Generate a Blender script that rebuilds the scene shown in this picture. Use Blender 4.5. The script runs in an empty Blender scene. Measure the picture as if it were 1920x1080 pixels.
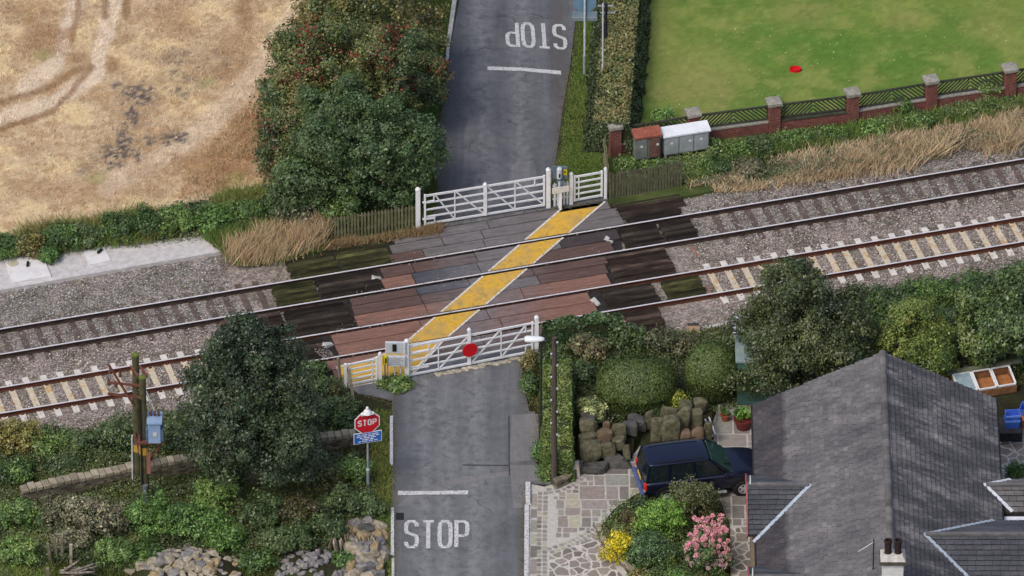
import bpy, bmesh, math, random
import numpy as np
from mathutils import Vector as V
random.seed(7); RNG = np.random.default_rng(11)
SC = bpy.context.scene; COL = SC.collection
PI = math.pi
# ------------------------------------------------------------------ camera and pixel-to-ground helper
PITCH = math.radians(35.5); DIST = 450.0; PPM = 52.0
FW = V((0, math.cos(PITCH), -math.sin(PITCH))); UP = V((0, math.sin(PITCH), math.cos(PITCH)))
CAM = FW * -DIST
def P(px, py, z=0.0):
    r = FW + V((1, 0, 0)) * ((px - 960) / PPM / DIST) + UP * ((540 - py) / PPM / DIST)
    return CAM + r * ((z - CAM.z) / r.z)
VZ = V((0, 0, 1))
cd = bpy.data.cameras.new('camera'); cam = bpy.data.objects.new('camera', cd); COL.objects.link(cam)
cam.location = CAM; cam.rotation_euler = (PI / 2 - PITCH, 0, 0)
cd.lens = 36 * DIST / (1920 / PPM); cd.clip_start = 50; cd.clip_end = 6000
SC.camera = cam
# rail-aligned frame
RL = [(617, -.1664), (666, -.1682), (726, -.1661), (777, -.1695)]
O = P(960, 457.3); U = (P(1920, 297.5) - P(0, 617)).normalized(); N = V((-U.y, U.x, 0))
def AB(a, b, z=0.0): return O + U * a + N * b + VZ * z
def toAB(px, py, z=0.0):
    d = P(px, py, z) - O
    return d.dot(U), d.dot(N)
def apx(px, b):            # a-coordinate where the line b crosses pixel column px
    a = 0.0
    for _ in range(6):
        w = AB(a, b); x = 960 + (w.x) * PPM * DIST / (w - CAM).dot(FW)
        a += (px - x) / PPM / U.x
    return a
RB = [0.0, -1.505, -3.475, -4.985]
# ------------------------------------------------------------------ light
w = bpy.data.worlds.new("World"); SC.world = w; w.use_nodes = True
nt = w.node_tree; bg = nt.nodes['Background']; sky = nt.nodes.new('ShaderNodeTexSky')
sky.sky_type = 'NISHITA'; sky.sun_disc = False
SUN_EL = math.radians(52); SAZ = V((-0.66, -0.75, 0)).normalized()
sky.sun_elevation = SUN_EL; sky.sun_rotation = math.atan2(SAZ.x, SAZ.y)
sky.air_density = 1.0; sky.dust_density = 4.0; sky.ozone_density = 0.6; sky.altitude = 0
nt.links.new(sky.outputs[0], bg.inputs[0]); bg.inputs[1].default_value = 0.15
sl = bpy.data.lights.new('sun', 'SUN'); sl.energy = 1.2; sl.angle = math.radians(16); sl.color = (1, .97, .93)
so = bpy.data.objects.new('sun', sl); COL.objects.link(so)
sd = V((SAZ.x * math.cos(SUN_EL), SAZ.y * math.cos(SUN_EL), math.sin(SUN_EL)))
so.rotation_euler = (-sd).to_track_quat('-Z', 'Y').to_euler(); so.location = sd * 60
SC.view_settings.view_transform = 'Standard'; SC.view_settings.look = 'None'
SC.view_settings.exposure = 0.0; SC.view_settings.gamma = 1
SC.cycles.max_bounces = 5; SC.cycles.diffuse_bounces = 3; SC.cycles.transparent_max_bounces = 6
# ------------------------------------------------------------------ colours and materials
def lin(c): c /= 255.0; return c / 12.92 if c <= .04045 else ((c + .055) / 1.055) ** 2.4
def sr(r, g, b, k=1.0): return (min(1, lin(r) * k), min(1, lin(g) * k), min(1, lin(b) * k))
def c4(c): return (c[0], c[1], c[2], 1)
class NT:
    def __init__(s, name):
        s.m = bpy.data.materials.new(name); s.m.use_nodes = True; s.t = s.m.node_tree; s.b = s.t.nodes['Principled BSDF']
        s.pos = s.t.nodes.new('ShaderNodeNewGeometry')
    def n(s, typ, **kw):
        x = s.t.nodes.new(typ)
        for k, v in kw.items(): setattr(x, k, v)
        return x
    def l(s, a, b): s.t.links.new(a, b)
    def coord(s, rot=0, scale=(1, 1, 1)):
        mp = s.n('ShaderNodeMapping'); mp.inputs['Rotation'].default_value = (0, 0, rot); m2 = s.n('ShaderNodeMapping'); m2.inputs['Scale'].default_value = scale
        s.l(s.pos.outputs['Position'], mp.inputs['Vector']); s.l(mp.outputs[0], m2.inputs['Vector']); return m2.outputs[0]
    def noise(s, scale, detail=5, rough=.6, vec=None, dist=0):
        x = s.n('ShaderNodeTexNoise'); x.inputs['Scale'].default_value = scale; x.inputs['Detail'].default_value = detail
        x.inputs['Roughness'].default_value = rough; x.inputs['Distortion'].default_value = dist
        s.l(vec or s.pos.outputs['Position'], x.inputs['Vector']); return x.outputs['Fac']
    def ramp(s, fac, stops):
        r = s.n('ShaderNodeValToRGB'); e = r.color_ramp.elements
        while len(e) < len(stops): e.new(.5)
        for el, (p, c) in zip(e, stops): el.position = p; el.color = c4(c) if not isinstance(c, (int, float)) else (c, c, c, 1)
        s.l(fac, r.inputs[0]); return r.outputs[0]
    def mix(s, fac, a, b, mode='MIX'):
        x = s.n('ShaderNodeMix', data_type='RGBA', blend_type=mode)
        for inp, v in ((x.inputs[0], fac), (x.inputs[6], a), (x.inputs[7], b)):
            if isinstance(v, (int, float)): inp.default_value = v
            elif isinstance(v, tuple): inp.default_value = c4(v)
            else: s.l(v, inp)
        return x.outputs[2]
    def attr(s, name='Col'):
        x = s.n('ShaderNodeAttribute'); x.attribute_name = name; return x.outputs['Color']
    def island(s): return s.pos.outputs['Random Per Island']
    def bump(s, h, strength, dist=.02):
        x = s.n('ShaderNodeBump'); x.inputs['Strength'].default_value = strength; x.inputs['Distance'].default_value = dist
        s.l(h, x.inputs['Height']); s.l(x.outputs[0], s.b.inputs['Normal'])
    def done(s, col, rough=.85, spec=.3, metal=0):
        if isinstance(col, tuple): s.b.inputs['Base Color'].default_value = c4(col)
        else: s.l(col, s.b.inputs['Base Color'])
        s.b.inputs['Roughness'].default_value = rough; s.b.inputs['Specular IOR Level'].default_value = spec; s.b.inputs['Metallic'].default_value = metal
        return s.m
MATS = {}
def mat(name, c1, c2=None, scale=4, rough=.8, bump=0, bscale=20, isl=0, rot=0, st=(1, 1, 1), spec=.3, metal=0, lo=.35, hi=.65, c3=None):
    if name in MATS: return MATS[name]
    t = NT(name); c2 = c2 or tuple(min(1, x * 1.25) for x in c1)
    vec = t.coord(rot, st)
    stops = [(lo, c1), (hi, c2)] + ([(min(.98, hi + .12), c3)] if c3 else [])
    col = t.ramp(t.noise(scale, 6, .65, vec), stops)
    if isl:
        v = t.ramp(t.island(), [(0, 1 - isl), (1, 1 + isl * .6)])
        col = t.mix(1.0, col, v, 'MULTIPLY')
    if bump: t.bump(t.noise(bscale, 4, .6, vec), bump)
    MATS[name] = t.done(col, rough, spec, metal); return MATS[name]
# ------------------------------------------------------------------ mesh builders
class MB:
    def __init__(s): s.v = []; s.f = []
    def add(s, vs, fs):
        k = len(s.v); s.v += [V(x) for x in vs]; s.f += [tuple(i + k for i in f) for f in fs]; return s
    def box(s, c, d, ax=None):
        c = V(c); X, Y, Z = ax or (V((1, 0, 0)), V((0, 1, 0)), VZ)
        vs = [c + X * (d[0] * .5 * i) + Y * (d[1] * .5 * j) + Z * (d[2] * .5 * k) for k in (-1, 1) for j in (-1, 1) for i in (-1, 1)]
        return s.add(vs, [(0, 2, 3, 1), (4, 5, 7, 6), (0, 1, 5, 4), (2, 6, 7, 3), (0, 4, 6, 2), (1, 3, 7, 5)])
    def abox(s, a0, a1, b0, b1, z0, z1):
        return s.box(AB((a0 + a1) / 2, (b0 + b1) / 2, (z0 + z1) / 2), (abs(a1 - a0), abs(b1 - b0), z1 - z0), (U, N, VZ))
    def beam(s, p, q, w, h, up=VZ):
        p = V(p); q = V(q); x = (q - p); L = x.length; x.normalize(); y = up.cross(x)
        if y.length < 1e-4: y = V((0, 1, 0)).cross(x)
        y.normalize(); return s.box((p + q) / 2, (L, w, h), (x, y, x.cross(y)))
    def tube(s, p, q, r0, r1=None, n=10):
        p = V(p); q = V(q); r1 = r0 if r1 is None else r1; x = (q - p).normalized()
        y = x.orthogonal().normalized(); z = x.cross(y)
        ang = [2 * PI * i / n for i in range(n)]
        vs = [p + (y * math.cos(t) + z * math.sin(t)) * r0 for t in ang] + [q + (y * math.cos(t) + z * math.sin(t)) * r1 for t in ang]
        return s.add(vs, [(i, (i + 1) % n, n + (i + 1) % n, n + i) for i in range(n)] + [tuple(range(n))[::-1], tuple(range(n, 2 * n))])
    def path(s, pts, radii, n=6):
        for i in range(len(pts) - 1): s.tube(pts[i], pts[i + 1], radii[i], radii[i + 1], n)
        return s
    def lathe(s, c, prof, n=16, ax=None):
        c = V(c); X, Y, Z = ax or (V((1, 0, 0)), V((0, 1, 0)), VZ); vs = []; fs = []
        for r, z in prof:
            for i in range(n):
                t = 2 * PI * i / n; vs.append(c + X * (r * math.cos(t)) + Y * (r * math.sin(t)) + Z * z)
        for j in range(len(prof) - 1):
            for i in range(n): fs.append((j * n + i, j * n + (i + 1) % n, (j + 1) * n + (i + 1) % n, (j + 1) * n + i))
        fs += [tuple(range(n))[::-1], tuple(range((len(prof) - 1) * n, len(prof) * n))]
        return s.add(vs, fs)
    def prism(s, poly, z0, z1):
        n = len(poly)
        return s.add([V((p[0], p[1], z0)) for p in poly] + [V((p[0], p[1], z1)) for p in poly],
                     [tuple(range(n))[::-1], tuple(range(n, 2 * n))] + [(i, (i + 1) % n, n + (i + 1) % n, n + i) for i in range(n)])
    def build(s, name, m, parent=None, smooth=False, bevel=0, sub=0):
        me = bpy.data.meshes.new(name)
        if parent is not None: off = parent_world(parent)
        else:
            xs = [p.x for p in s.v]; ys = [p.y for p in s.v]; zs = [p.z for p in s.v]
            off = V(((min(xs) + max(xs)) / 2, (min(ys) + max(ys)) / 2, min(zs)))
        me.from_pydata([p - off for p in s.v], [], s.f)
        bm = bmesh.new(); bm.from_mesh(me); bmesh.ops.recalc_face_normals(bm, faces=bm.faces); bm.to_mesh(me); bm.free()
        if smooth: me.polygons.foreach_set('use_smooth', [True] * len(me.polygons))
        me.materials.append(m)
        o = bpy.data.objects.new(name, me); COL.objects.link(o)
        if parent is None: o.location = off
        else: o.parent = parent
        if bevel:
            b = o.modifiers.new('bevel', 'BEVEL'); b.width = bevel; b.segments = 2; b.limit_method = 'ANGLE'
        if sub:
            b = o.modifiers.new('sub', 'SUBSURF'); b.levels = sub; b.render_levels = sub
        return o
def parent_world(o):
    p = V((0, 0, 0))
    while o is not None: p += o.location; o = o.parent
    return p
def tag(o, label=None, cat=None, group=None, kind=None):
    if label: o['label'] = label
    if cat: o['category'] = cat
    if group: o['group'] = group
    if kind: o['kind'] = kind
    return o
def thing(name, label, cat, loc=(0, 0, 0), group=None, rz=0):
    o = bpy.data.objects.new(name, None); COL.objects.link(o); o.location = loc; o.rotation_euler.z = rz; o.empty_display_size = .2
    return tag(o, label, cat, group)
def copy_tree(o, parent=None):
    c = o.copy(); COL.objects.link(c); c.parent = parent
    for ch in list(o.children): copy_tree(ch, c)
    return c
def sheet(name, pts, z, m, depth=.3, px=True):
    poly = [P(x, y, z) if px else V((x, y, z)) for x, y in pts]
    return tag(MB().prism(poly, z - depth, z).build(name, m), kind='structure')
# numpy noise
def vnoise(x, y, seed=0):
    xi = np.floor(x).astype(np.int64); yi = np.floor(y).astype(np.int64); fx = x - xi; fy = y - yi
    fx = fx * fx * (3 - 2 * fx); fy = fy * fy * (3 - 2 * fy)
    def h(i, j):
        k = (i * 374761393 + j * 668265263 + seed * 974711) & 0x7fffffff
        k = ((k ^ (k >> 13)) * 1274126177) & 0x7fffffff
        return ((k ^ (k >> 16)) & 0xffff) / 65535.0
    return (h(xi, yi) * (1 - fx) + h(xi + 1, yi) * fx) * (1 - fy) + (h(xi, yi + 1) * (1 - fx) + h(xi + 1, yi + 1) * fx) * fy
def fbm(x, y, seed=0, oct=4):
    s = 0; a = .5; t = 0
    for i in range(oct): s = s + a * vnoise(x * 2 ** i, y * 2 ** i, seed + i); t += a; a *= .55
    return s / t
def inpoly(x, y, poly):
    r = np.zeros(x.shape, bool); n = len(poly)
    for i in range(n):
        x0, y0 = poly[i][0], poly[i][1]; x1, y1 = poly[(i + 1) % n][0], poly[(i + 1) % n][1]
        if y0 == y1: continue
        c = ((y0 > y) != (y1 > y)) & (x < (x1 - x0) * (y - y0) / (y1 - y0) + x0); r ^= c
    return r
def seg_dist(x, y, pts):
    d = np.full(x.shape, 1e9)
    for (ax, ay), (bx, by) in zip(pts[:-1], pts[1:]):
        ux, uy = bx - ax, by - ay; t = np.clip(((x - ax) * ux + (y - ay) * uy) / (ux * ux + uy * uy), 0, 1)
        d = np.minimum(d, np.hypot(x - ax - t * ux, y - ay - t * uy))
    return d
def topx(x, y, z=0.0):       # numpy world -> pixel
    dx = x; dy = y - CAM.y; dz = z - CAM.z
    dep = dy * FW.y + dz * FW.z; k = PPM * DIST / dep
    return 960 + dx * k, 540 - (dy * UP.y + dz * UP.z) * k
def quads_mesh(name, verts, cols, m, parent=None, per=4, kind=None):
    """verts (n,per,3) world; cols (n,3) -> one face each, colour attribute Col"""
    n = verts.shape[0]; vv = verts.reshape(-1, 3)
    off = np.array(parent_world(parent)) if parent is not None else np.array([vv[:, 0].mean(), vv[:, 1].mean(), vv[:, 2].min()])
    me = bpy.data.meshes.new(name)
    me.vertices.add(n * per); me.vertices.foreach_set('co', (vv - off).astype(np.float32).ravel())
    me.loops.add(n * per); me.loops.foreach_set('vertex_index', np.arange(n * per, dtype=np.int32))
    me.polygons.add(n); me.polygons.foreach_set('loop_start', np.arange(0, n * per, per, dtype=np.int32))
    me.update(calc_edges=True)
    at = me.attributes.new('Col', 'FLOAT_COLOR', 'POINT')
    c = np.ones((n, per, 4), np.float32); c[:, :, :3] = cols[:, None, :]; at.data.foreach_set('color', c.ravel())
    me.materials.append(m); o = bpy.data.objects.new(name, me); COL.objects.link(o)
    if parent is not None: o.parent = parent
    else: o.location = V(off)
    return o
def norm(a): return a / np.maximum(np.linalg.norm(a, axis=1, keepdims=True), 1e-6)
t = NT('leaf'); LEAF = t.done(t.attr(), .42, .5)
LEAF.node_tree.nodes['Principled BSDF'].inputs['Subsurface Weight'].default_value = 0
t = NT('dry_blade'); BLADE = t.done(t.attr(), .8, .2)
t = NT('bark'); BARK = t.done(t.ramp(t.noise(9, 5, .7), [(.35, sr(62, 54, 44)), (.7, sr(104, 96, 84))]), .9, .2); 
def leaf_quads(C, Nr, size, asp=.62):
    n = len(C); r = norm(RNG.normal(size=(n, 3))); T = norm(np.cross(Nr, r)); B = np.cross(Nr, T)
    s = size[:, None]
    return np.stack([C + T * s * .5, C + B * s * .5 * asp, C - T * s * .5, C - B * s * .5 * asp], 1)
def pal_pick(pal, k, jit=.22):
    pal = np.array(pal); n = len(k); i = np.clip(k, 0, .999) * (len(pal) - 1); i0 = i.astype(int); f = (i - i0)[:, None]
    c = pal[i0] * (1 - f) + pal[np.minimum(i0 + 1, len(pal) - 1)] * f
    return np.clip(c * (1 + RNG.normal(0, jit, (n, 1))).clip(.4, 1.8) * (1 + RNG.normal(0, .06, (n, 3))), 0.004, .9)
def crown_points(blobs, n, clump_r, fill=.18, low=-.35):
    """blobs: list of (centre, (rx,ry,rz)); leaves gathered in clumps over the blobs' outsides"""
    ar = np.array([b[1][0] * b[1][1] + b[1][0] * b[1][2] + b[1][1] * b[1][2] for b in blobs]); ar = ar / ar.sum()
    Cs = []; Ns = []; K = []
    for (c, r), wgt in zip(blobs, ar):
        c = np.array(c); r = np.array(r); m = int(n * wgt * (1 - fill))
        nc = max(6, int(1.1 * (r[0] * r[1] + r[0] * r[2] + r[1] * r[2]) * 4 / (clump_r * clump_r * 3.0)))
        d = norm(RNG.normal(size=(nc * 2, 3))); d = d[d[:, 2] > low - .3 * RNG.random(len(d))][:nc]; nc = len(d)
        rad = .66 + .36 * RNG.random((nc, 1)) ** .8
        cc = c + d * r * rad; cr = clump_r * (.55 + .75 * RNG.random(nc)); ck = RNG.random(nc)
        wt = cr ** 2; idx = RNG.choice(nc, m, p=wt / wt.sum())
        q = norm(RNG.normal(size=(m, 3)) + d[idx] * .5); rr = RNG.random((m, 1)) ** .45
        pts = cc[idx] + q * rr * cr[idx][:, None] * np.array([1, 1, .75])
        Cs.append(pts); Ns.append(norm(q * .5 + d[idx] * .45 + RNG.normal(0, .42, (m, 3)) + np.array([0, 0, .35]))); K.append(ck[idx])
        m2 = int(n * wgt * fill); q = norm(RNG.normal(size=(m2, 3))); Cs.append(c + q * r * (RNG.random((m2, 1)) ** .4 * .8))
        Ns.append(norm(q + RNG.normal(0, .6, (m2, 3)))); K.append(RNG.random(m2))
    return np.concatenate(Cs), np.concatenate(Ns), np.concatenate(K)
def foliage(name, blobs, n, pal, leaf=.12, clump=.4, parent=None, fill=.18, zmin=0.02, jit=.22, low=-.35, m=None):
    n = int(n * 1.65); leaf *= .77
    C, Nr, K = crown_points(blobs, n, clump, fill, low)
    k = C[:, 2] > zmin; C, Nr, K = C[k], Nr[k], K[k]
    big = fbm(C[:, 0] * .9 + C[:, 2] * .4, C[:, 1] * .9 + C[:, 2] * .5, 5, 2)
    kk = np.clip(.5 * K + .9 * (big - .25) + RNG.normal(0, .1, len(K)), 0, .999)
    return quads_mesh(name, leaf_quads(C, Nr, leaf * np.exp(RNG.normal(-.08, .36, len(C))).clip(.4, 2.0) * (.75 + .5 * fbm(C[:, 0] * 1.7 + 9, C[:, 1] * 1.7 + C[:, 2] * 1.9, 61, 2))), pal_pick(pal, kk, jit) * np.where(RNG.random(len(C)) < .05, 1.55, 1.0)[:, None], m or LEAF, parent), (C, Nr)  # a few leaves paler at random: highlights put into the leaf colour
def pxblobs(L): return [(P(x, y, z), (rx, ry, rz)) for x, y, z, rx, ry, rz in L]
def trunk(root, base, blobs, r0, n=6):
    mb = MB(); base = V(base); top = sum((V(b[0]) for b in blobs), V((0, 0, 0))) / len(blobs)
    mid = base.lerp(top, .55) + V((random.uniform(-.12, .12), random.uniform(-.1, .1), 0))
    mb.path([base - VZ * .15, base.lerp(mid, .5) + V((.06, 0, 0)), mid, top], [r0 * 1.25, r0 * .9, r0 * .7, r0 * .3], 8)
    for c, r in blobs:
        c = V(c); m2 = mid.lerp(c, .5) + V((random.uniform(-.15, .15), random.uniform(-.15, .15), .12))
        mb.path([mid, m2, c], [r0 * .5, r0 * .32, r0 * .16], 6)
        for _ in range(7):
            e = c + V((random.uniform(-.8, .8) * r[0], random.uniform(-.8, .8) * r[1], random.uniform(-.2, .85) * r[2]))
            mb.path([m2, m2.lerp(e, .55) + VZ * .1, e], [r0 * .22, r0 * .14, r0 * .05], 5)
    return mb.build('trunk', BARK, root, smooth=True)
def ragged(B, k=4, lo=.22, hi=.42):
    out = list(B)
    for c, r in B:
        for _ in range(k):
            d = V((random.gauss(0, 1), random.gauss(0, 1), random.gauss(.25, .8))).normalized(); q = random.uniform(lo, hi); m = sum(r) / 3
            out.append((V(c) + V((d.x * r[0], d.y * r[1], d.z * r[2])) * random.uniform(.85, 1.12), (m * q, m * q, m * q * random.uniform(.8, 1.3))))
    return out
def tree(name, label, cat, blobs, n, pal, leaf=.13, clump=.5, r0=.16, group=None, base=None, fill=.16, jit=.24):
    B = pxblobs(blobs); g = sum((V(b[0]) for b in B), V((0, 0, 0))) / len(B); base = V((g.x, g.y, 0)) if base is None else base
    root = thing(name, label, cat, base, group); trunk(root, base, B, r0)
    o, pts = foliage('crown', ragged(B), n, pal, leaf, clump, root, fill, jit=jit); return root, B, pts
def shrub_blobs(base, w, h, d, lobes=5, lump=.45):
    base = V(base); B = [(base + VZ * (h * .45), (w * .42, d * .42, h * .48))]
    for i in range(lobes):
        t = 2 * PI * (i + random.random() * .7) / lobes; k = random.uniform(.5, .95)
        B.append((base + V((math.cos(t) * w * .30 * k, math.sin(t) * d * .30 * k, h * random.uniform(.28, .68))), (w * lump * .5, d * lump * .5, h * random.uniform(.22, .34))))
    return B
def shrub(name, label, cat, px, py, w, h, d, pal, n=3500, leaf=.1, clump=.24, group=None, lobes=5, z=0, jit=.22, fill=.2, stem=True):
    base = P(px, py, z); root = thing(name, label, cat, base, group); B = shrub_blobs(base, w, h, d, lobes)
    if stem:
        mb = MB()
        for c, r in B[1:]: mb.path([base - VZ * .1, base.lerp(V(c), .5), V(c) + VZ * r[2] * .5], [.035, .025, .01], 5)
        mb.build('stem', BARK, root)
    foliage('leaves', ragged(B, 2), n, pal, leaf, clump, root, fill, zmin=z + .01, jit=jit, low=-.7); return root, B
def undergrowth(name, poly, n, h, pal, leaf=.1, z=-.04, patch=.5, spill=.8):
    n = int(n * 1.7); leaf *= .76
    W = np.array([[*P(x, y, 0)] for x, y in poly]); lo = W.min(0); hi = W.max(0); X = np.zeros(0); Y = np.zeros(0)
    while len(X) < n:
        x = RNG.uniform(lo[0], hi[0], n * 2); y = RNG.uniform(lo[1], hi[1], n * 2); k = inpoly(x + RNG.normal(0, .12, len(x)), y + RNG.normal(0, .12, len(x)), W); X = np.concatenate([X, x[k]]); Y = np.concatenate([Y, y[k]])
    X = X[:n]; Y = Y[:n]; top = h * np.clip(.25 + 2.2 * (fbm(X * 1.1, Y * 1.1, 51, 3) - .3) + .5 * (fbm(X * 4, Y * 4, 52, 2) - .5), .12, 1.6)
    Z = z + top * RNG.random(n) ** .45; C = np.stack([X, Y, Z], 1); Nr = norm(RNG.normal(0, .55, (n, 3)) + np.array([0, -.25, .8]))
    k = np.clip(1.1 * (fbm(X * .6, Y * .6, 53, 3) - .25) + .45 * (RNG.random(n) - .3), 0, .999)
    return tag(quads_mesh(name, leaf_quads(C, Nr, leaf * (.6 + .8 * RNG.random(n))), pal_pick(pal, k, .24), LEAF), kind='stuff')
def blades(name, poly, n, h, wid, pal, z=0.0, lean=.5, dirv=(0, 0), parent=None, dens=None, hvar=.5, label=None, px=True, clumps=0, colfn=None, edge=.06):
    W = np.array([[*P(x, y, z)] for x, y in poly]) if px else np.array([[x, y, z] for x, y in poly])
    lo = W.min(0); hi = W.max(0); X = np.zeros(0); Y = np.zeros(0)
    while len(X) < n:
        x = RNG.uniform(lo[0], hi[0], n * 2); y = RNG.uniform(lo[1], hi[1], n * 2); k = inpoly(x + RNG.normal(0, edge, len(x)), y + RNG.normal(0, edge, len(x)), W)
        if clumps: k &= fbm(x * clumps, y * clumps, 3, 2) > .47 + RNG.normal(0, .07, len(x))
        X = np.concatenate([X, x[k]]); Y = np.concatenate([Y, y[k]])
    X = X[:n]; Y = Y[:n]; H = h * (1 - hvar + hvar * 1.6 * RNG.random(n)) * (.6 + .8 * fbm(X * 1.2, Y * 1.2, 9, 2))
    t = RNG.random(n) * 2 * PI; L = lean * H * RNG.random(n)
    dx = np.cos(t) * L + dirv[0] * H; dy = np.sin(t) * L + dirv[1] * H
    s = RNG.random(n) * PI; wx = np.cos(s) * wid * .5; wy = np.sin(s) * wid * .5 * .5
    b0 = np.stack([X - wx, Y - wy, np.full(n, z)], 1); b1 = np.stack([X + wx, Y + wy, np.full(n, z)], 1)
    m1 = np.stack([X + wx * .9 + dx * .5, Y + wy * .9 + dy * .5, z + H * (1 - .25 * lean) * .55], 1); tp = np.stack([X + dx, Y + dy, z + H * (1 - .25 * lean)], 1)
    k = np.clip(.55 * fbm(X * .8, Y * .8, 21, 3) + .5 * RNG.random(n), 0, 1)
    o = quads_mesh(name, np.stack([b0, b1, m1, tp], 1), pal_pick(pal, k, .18) if colfn is None else np.clip(colfn(X, Y) * (1.08 + RNG.normal(0, .3, (n, 1))).clip(.45, 1.7), 0, .9), BLADE, parent)
    return tag(o, label, None, None, 'stuff') if parent is None else o
LET = {'S': [([(1, .80), (.93, .93), (.72, 1), (.28, 1), (.07, .93), (0, .80), (0, .66), (.1, .56), (.9, .44), (1, .34), (1, .2), (.93, .07), (.72, 0), (.28, 0), (.07, .07), (0, .2)], False)],
       'T': [([(0, 1), (1, 1)], False), ([(.5, .5), (.5, 0)], 'stem')],
       'O': [([(.3, 0), (.08, .08), (0, .25), (0, .75), (.08, .92), (.3, 1), (.7, 1), (.92, .92), (1, .75), (1, .25), (.92, .08), (.7, 0)], True)],
       'P': [([(0, 0), (0, 1), (.7, 1), (.93, .94), (1, .82), (1, .62), (.93, .5), (.7, .44)], False), ([(.7, .44), (.0, .44)], 'bar')]}
def lettering(mb, text, org, ex, ey, lw, lh, gap, wd):
    """strokes of width wd; letters lw x lh metres on the plane org + ex*x + ey*y"""
    org = V(org); x0 = 0
    for ch in text:
        for pts, mode in LET[ch]:
            q = [V((wd / 2 + p[0] * (lw - wd), wd / 2 + p[1] * (lh - wd))) for p in pts]
            if mode == 'stem': q = [V((lw / 2, lh - wd)), V((lw / 2, 0))]
            if mode == 'bar': q = [q[0], V((wd, q[0].y))]
            n = len(q); closed = mode is True; L = []; R = []
            for i in range(n):
                a = q[(i - 1) % n] if (closed or i > 0) else None; b = q[(i + 1) % n] if (closed or i < n - 1) else None
                d0 = (q[i] - a).normalized() if a is not None else None; d1 = (b - q[i]).normalized() if b is not None else None
                if d0 is None: d0 = d1
                if d1 is None: d1 = d0
                tn = (d0 + d1).normalized(); nn = V((-tn.y, tn.x)); k = 1 / max(.5, nn.dot(V((-d0.y, d0.x))))
                L.append(q[i] + nn * wd / 2 * k); R.append(q[i] - nn * wd / 2 * k)
            f = lambda p: org + ex * (x0 + p.x) + ey * p.y
            m = n if closed else n - 1
            mb.add([f(p) for p in L] + [f(p) for p in R], [(i, (i + 1) % n, n + (i + 1) % n, n + i) for i in range(m)])
        x0 += lw + gap
    return x0 - gap
def ordinal(i): return ['first', 'second', 'third', 'fourth', 'fifth', 'sixth', 'seventh', 'eighth', 'ninth', 'tenth'][i]
# ================================================================== SETTING
def ground_mat(name, stops, scale=.7, fine=18, bump=.5):
    t = NT(name); a = t.noise(scale, 6, .62); f = t.noise(fine, 4, .7)
    col = t.mix(.55, t.ramp(a, stops), t.ramp(f, [(.3, .35), (.7, .95)]), 'MULTIPLY'); t.bump(f, bump, .05); return t.done(col, .95, .15)
G_VERGE = ground_mat('verge_earth', [(.30, sr(58, 56, 40)), (.45, sr(74, 88, 46)), (.6, sr(92, 104, 58)), (.75, sr(120, 110, 74))])
G_EARTH = ground_mat('garden_earth', [(.3, sr(40, 36, 28)), (.5, sr(56, 54, 38)), (.7, sr(64, 76, 42))])

gb = MB().prism([(-1500, -1500), (1500, -1500), (1500, 2500), (-1500, 2500)], -.9, -.42).build('ground', G_VERGE); tag(gb, kind='structure')
def abpoly(L): return [AB(a, b) for a, b in L]
aL, aR = -120, 120; a_c0 = apx(540, 1.5); a_c1 = apx(1290, 1.2)
pn = abpoly([(aL, 2.9), (apx(425, 2.7), 2.8), (a_c0, 1.6), (a_c1, 1.2), (apx(1500, 1.4), 1.5), (aR, 1.55), (aR, 140), (aL, 140)])
tag(MB().prism(pn, -.42, -.04).build('north_verge', G_VERGE), kind='structure')
ps = abpoly([(aL, -7.4), (apx(560, -7.2), -7.2), (apx(640, -6.3), -6.3), (apx(1150, -6.6), -6.6), (apx(1260, -7.3), -7.3), (aR, -7.4), (aR, -60), (aL, -60)])
tag(MB().prism(ps, -.42, -.04).build('south_verge', G_EARTH), kind='structure')
# ballast
t = NT('ballast'); vo = t.n('ShaderNodeTexVoronoi'); vo.inputs['Scale'].default_value = 13; t.l(t.pos.outputs['Position'], vo.inputs['Vector'])
sep = t.n('ShaderNodeSeparateColor'); t.l(vo.outputs['Color'], sep.inputs[0])
big = t.noise(.55, 4, .6)
base = t.ramp(t.noise(.9, 5, .65, t.coord(0, (1, 1, 1))), [(.34, sr(112, 104, 92)), (.5, sr(146, 136, 126)), (.66, sr(170, 156, 150))])
st = t.ramp(sep.outputs[0], [(0, .45), (.45, .8), (.8, 1.03), (1, 1.4)])
col = t.mix(1, base, st, 'MULTIPLY'); vd = t.n('ShaderNodeTexVoronoi', feature='DISTANCE_TO_EDGE'); vd.inputs['Scale'].default_value = 13; t.l(t.pos.outputs['Position'], vd.inputs['Vector'])
t.bump(vd.outputs['Distance'], .9, .05); BALLAST = t.done(col, .9, .2)
MB().abox(aL, aR, -7.6, 3.1, -.42, -.17).build('ballast', BALLAST)['kind'] = 'structure'
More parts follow.
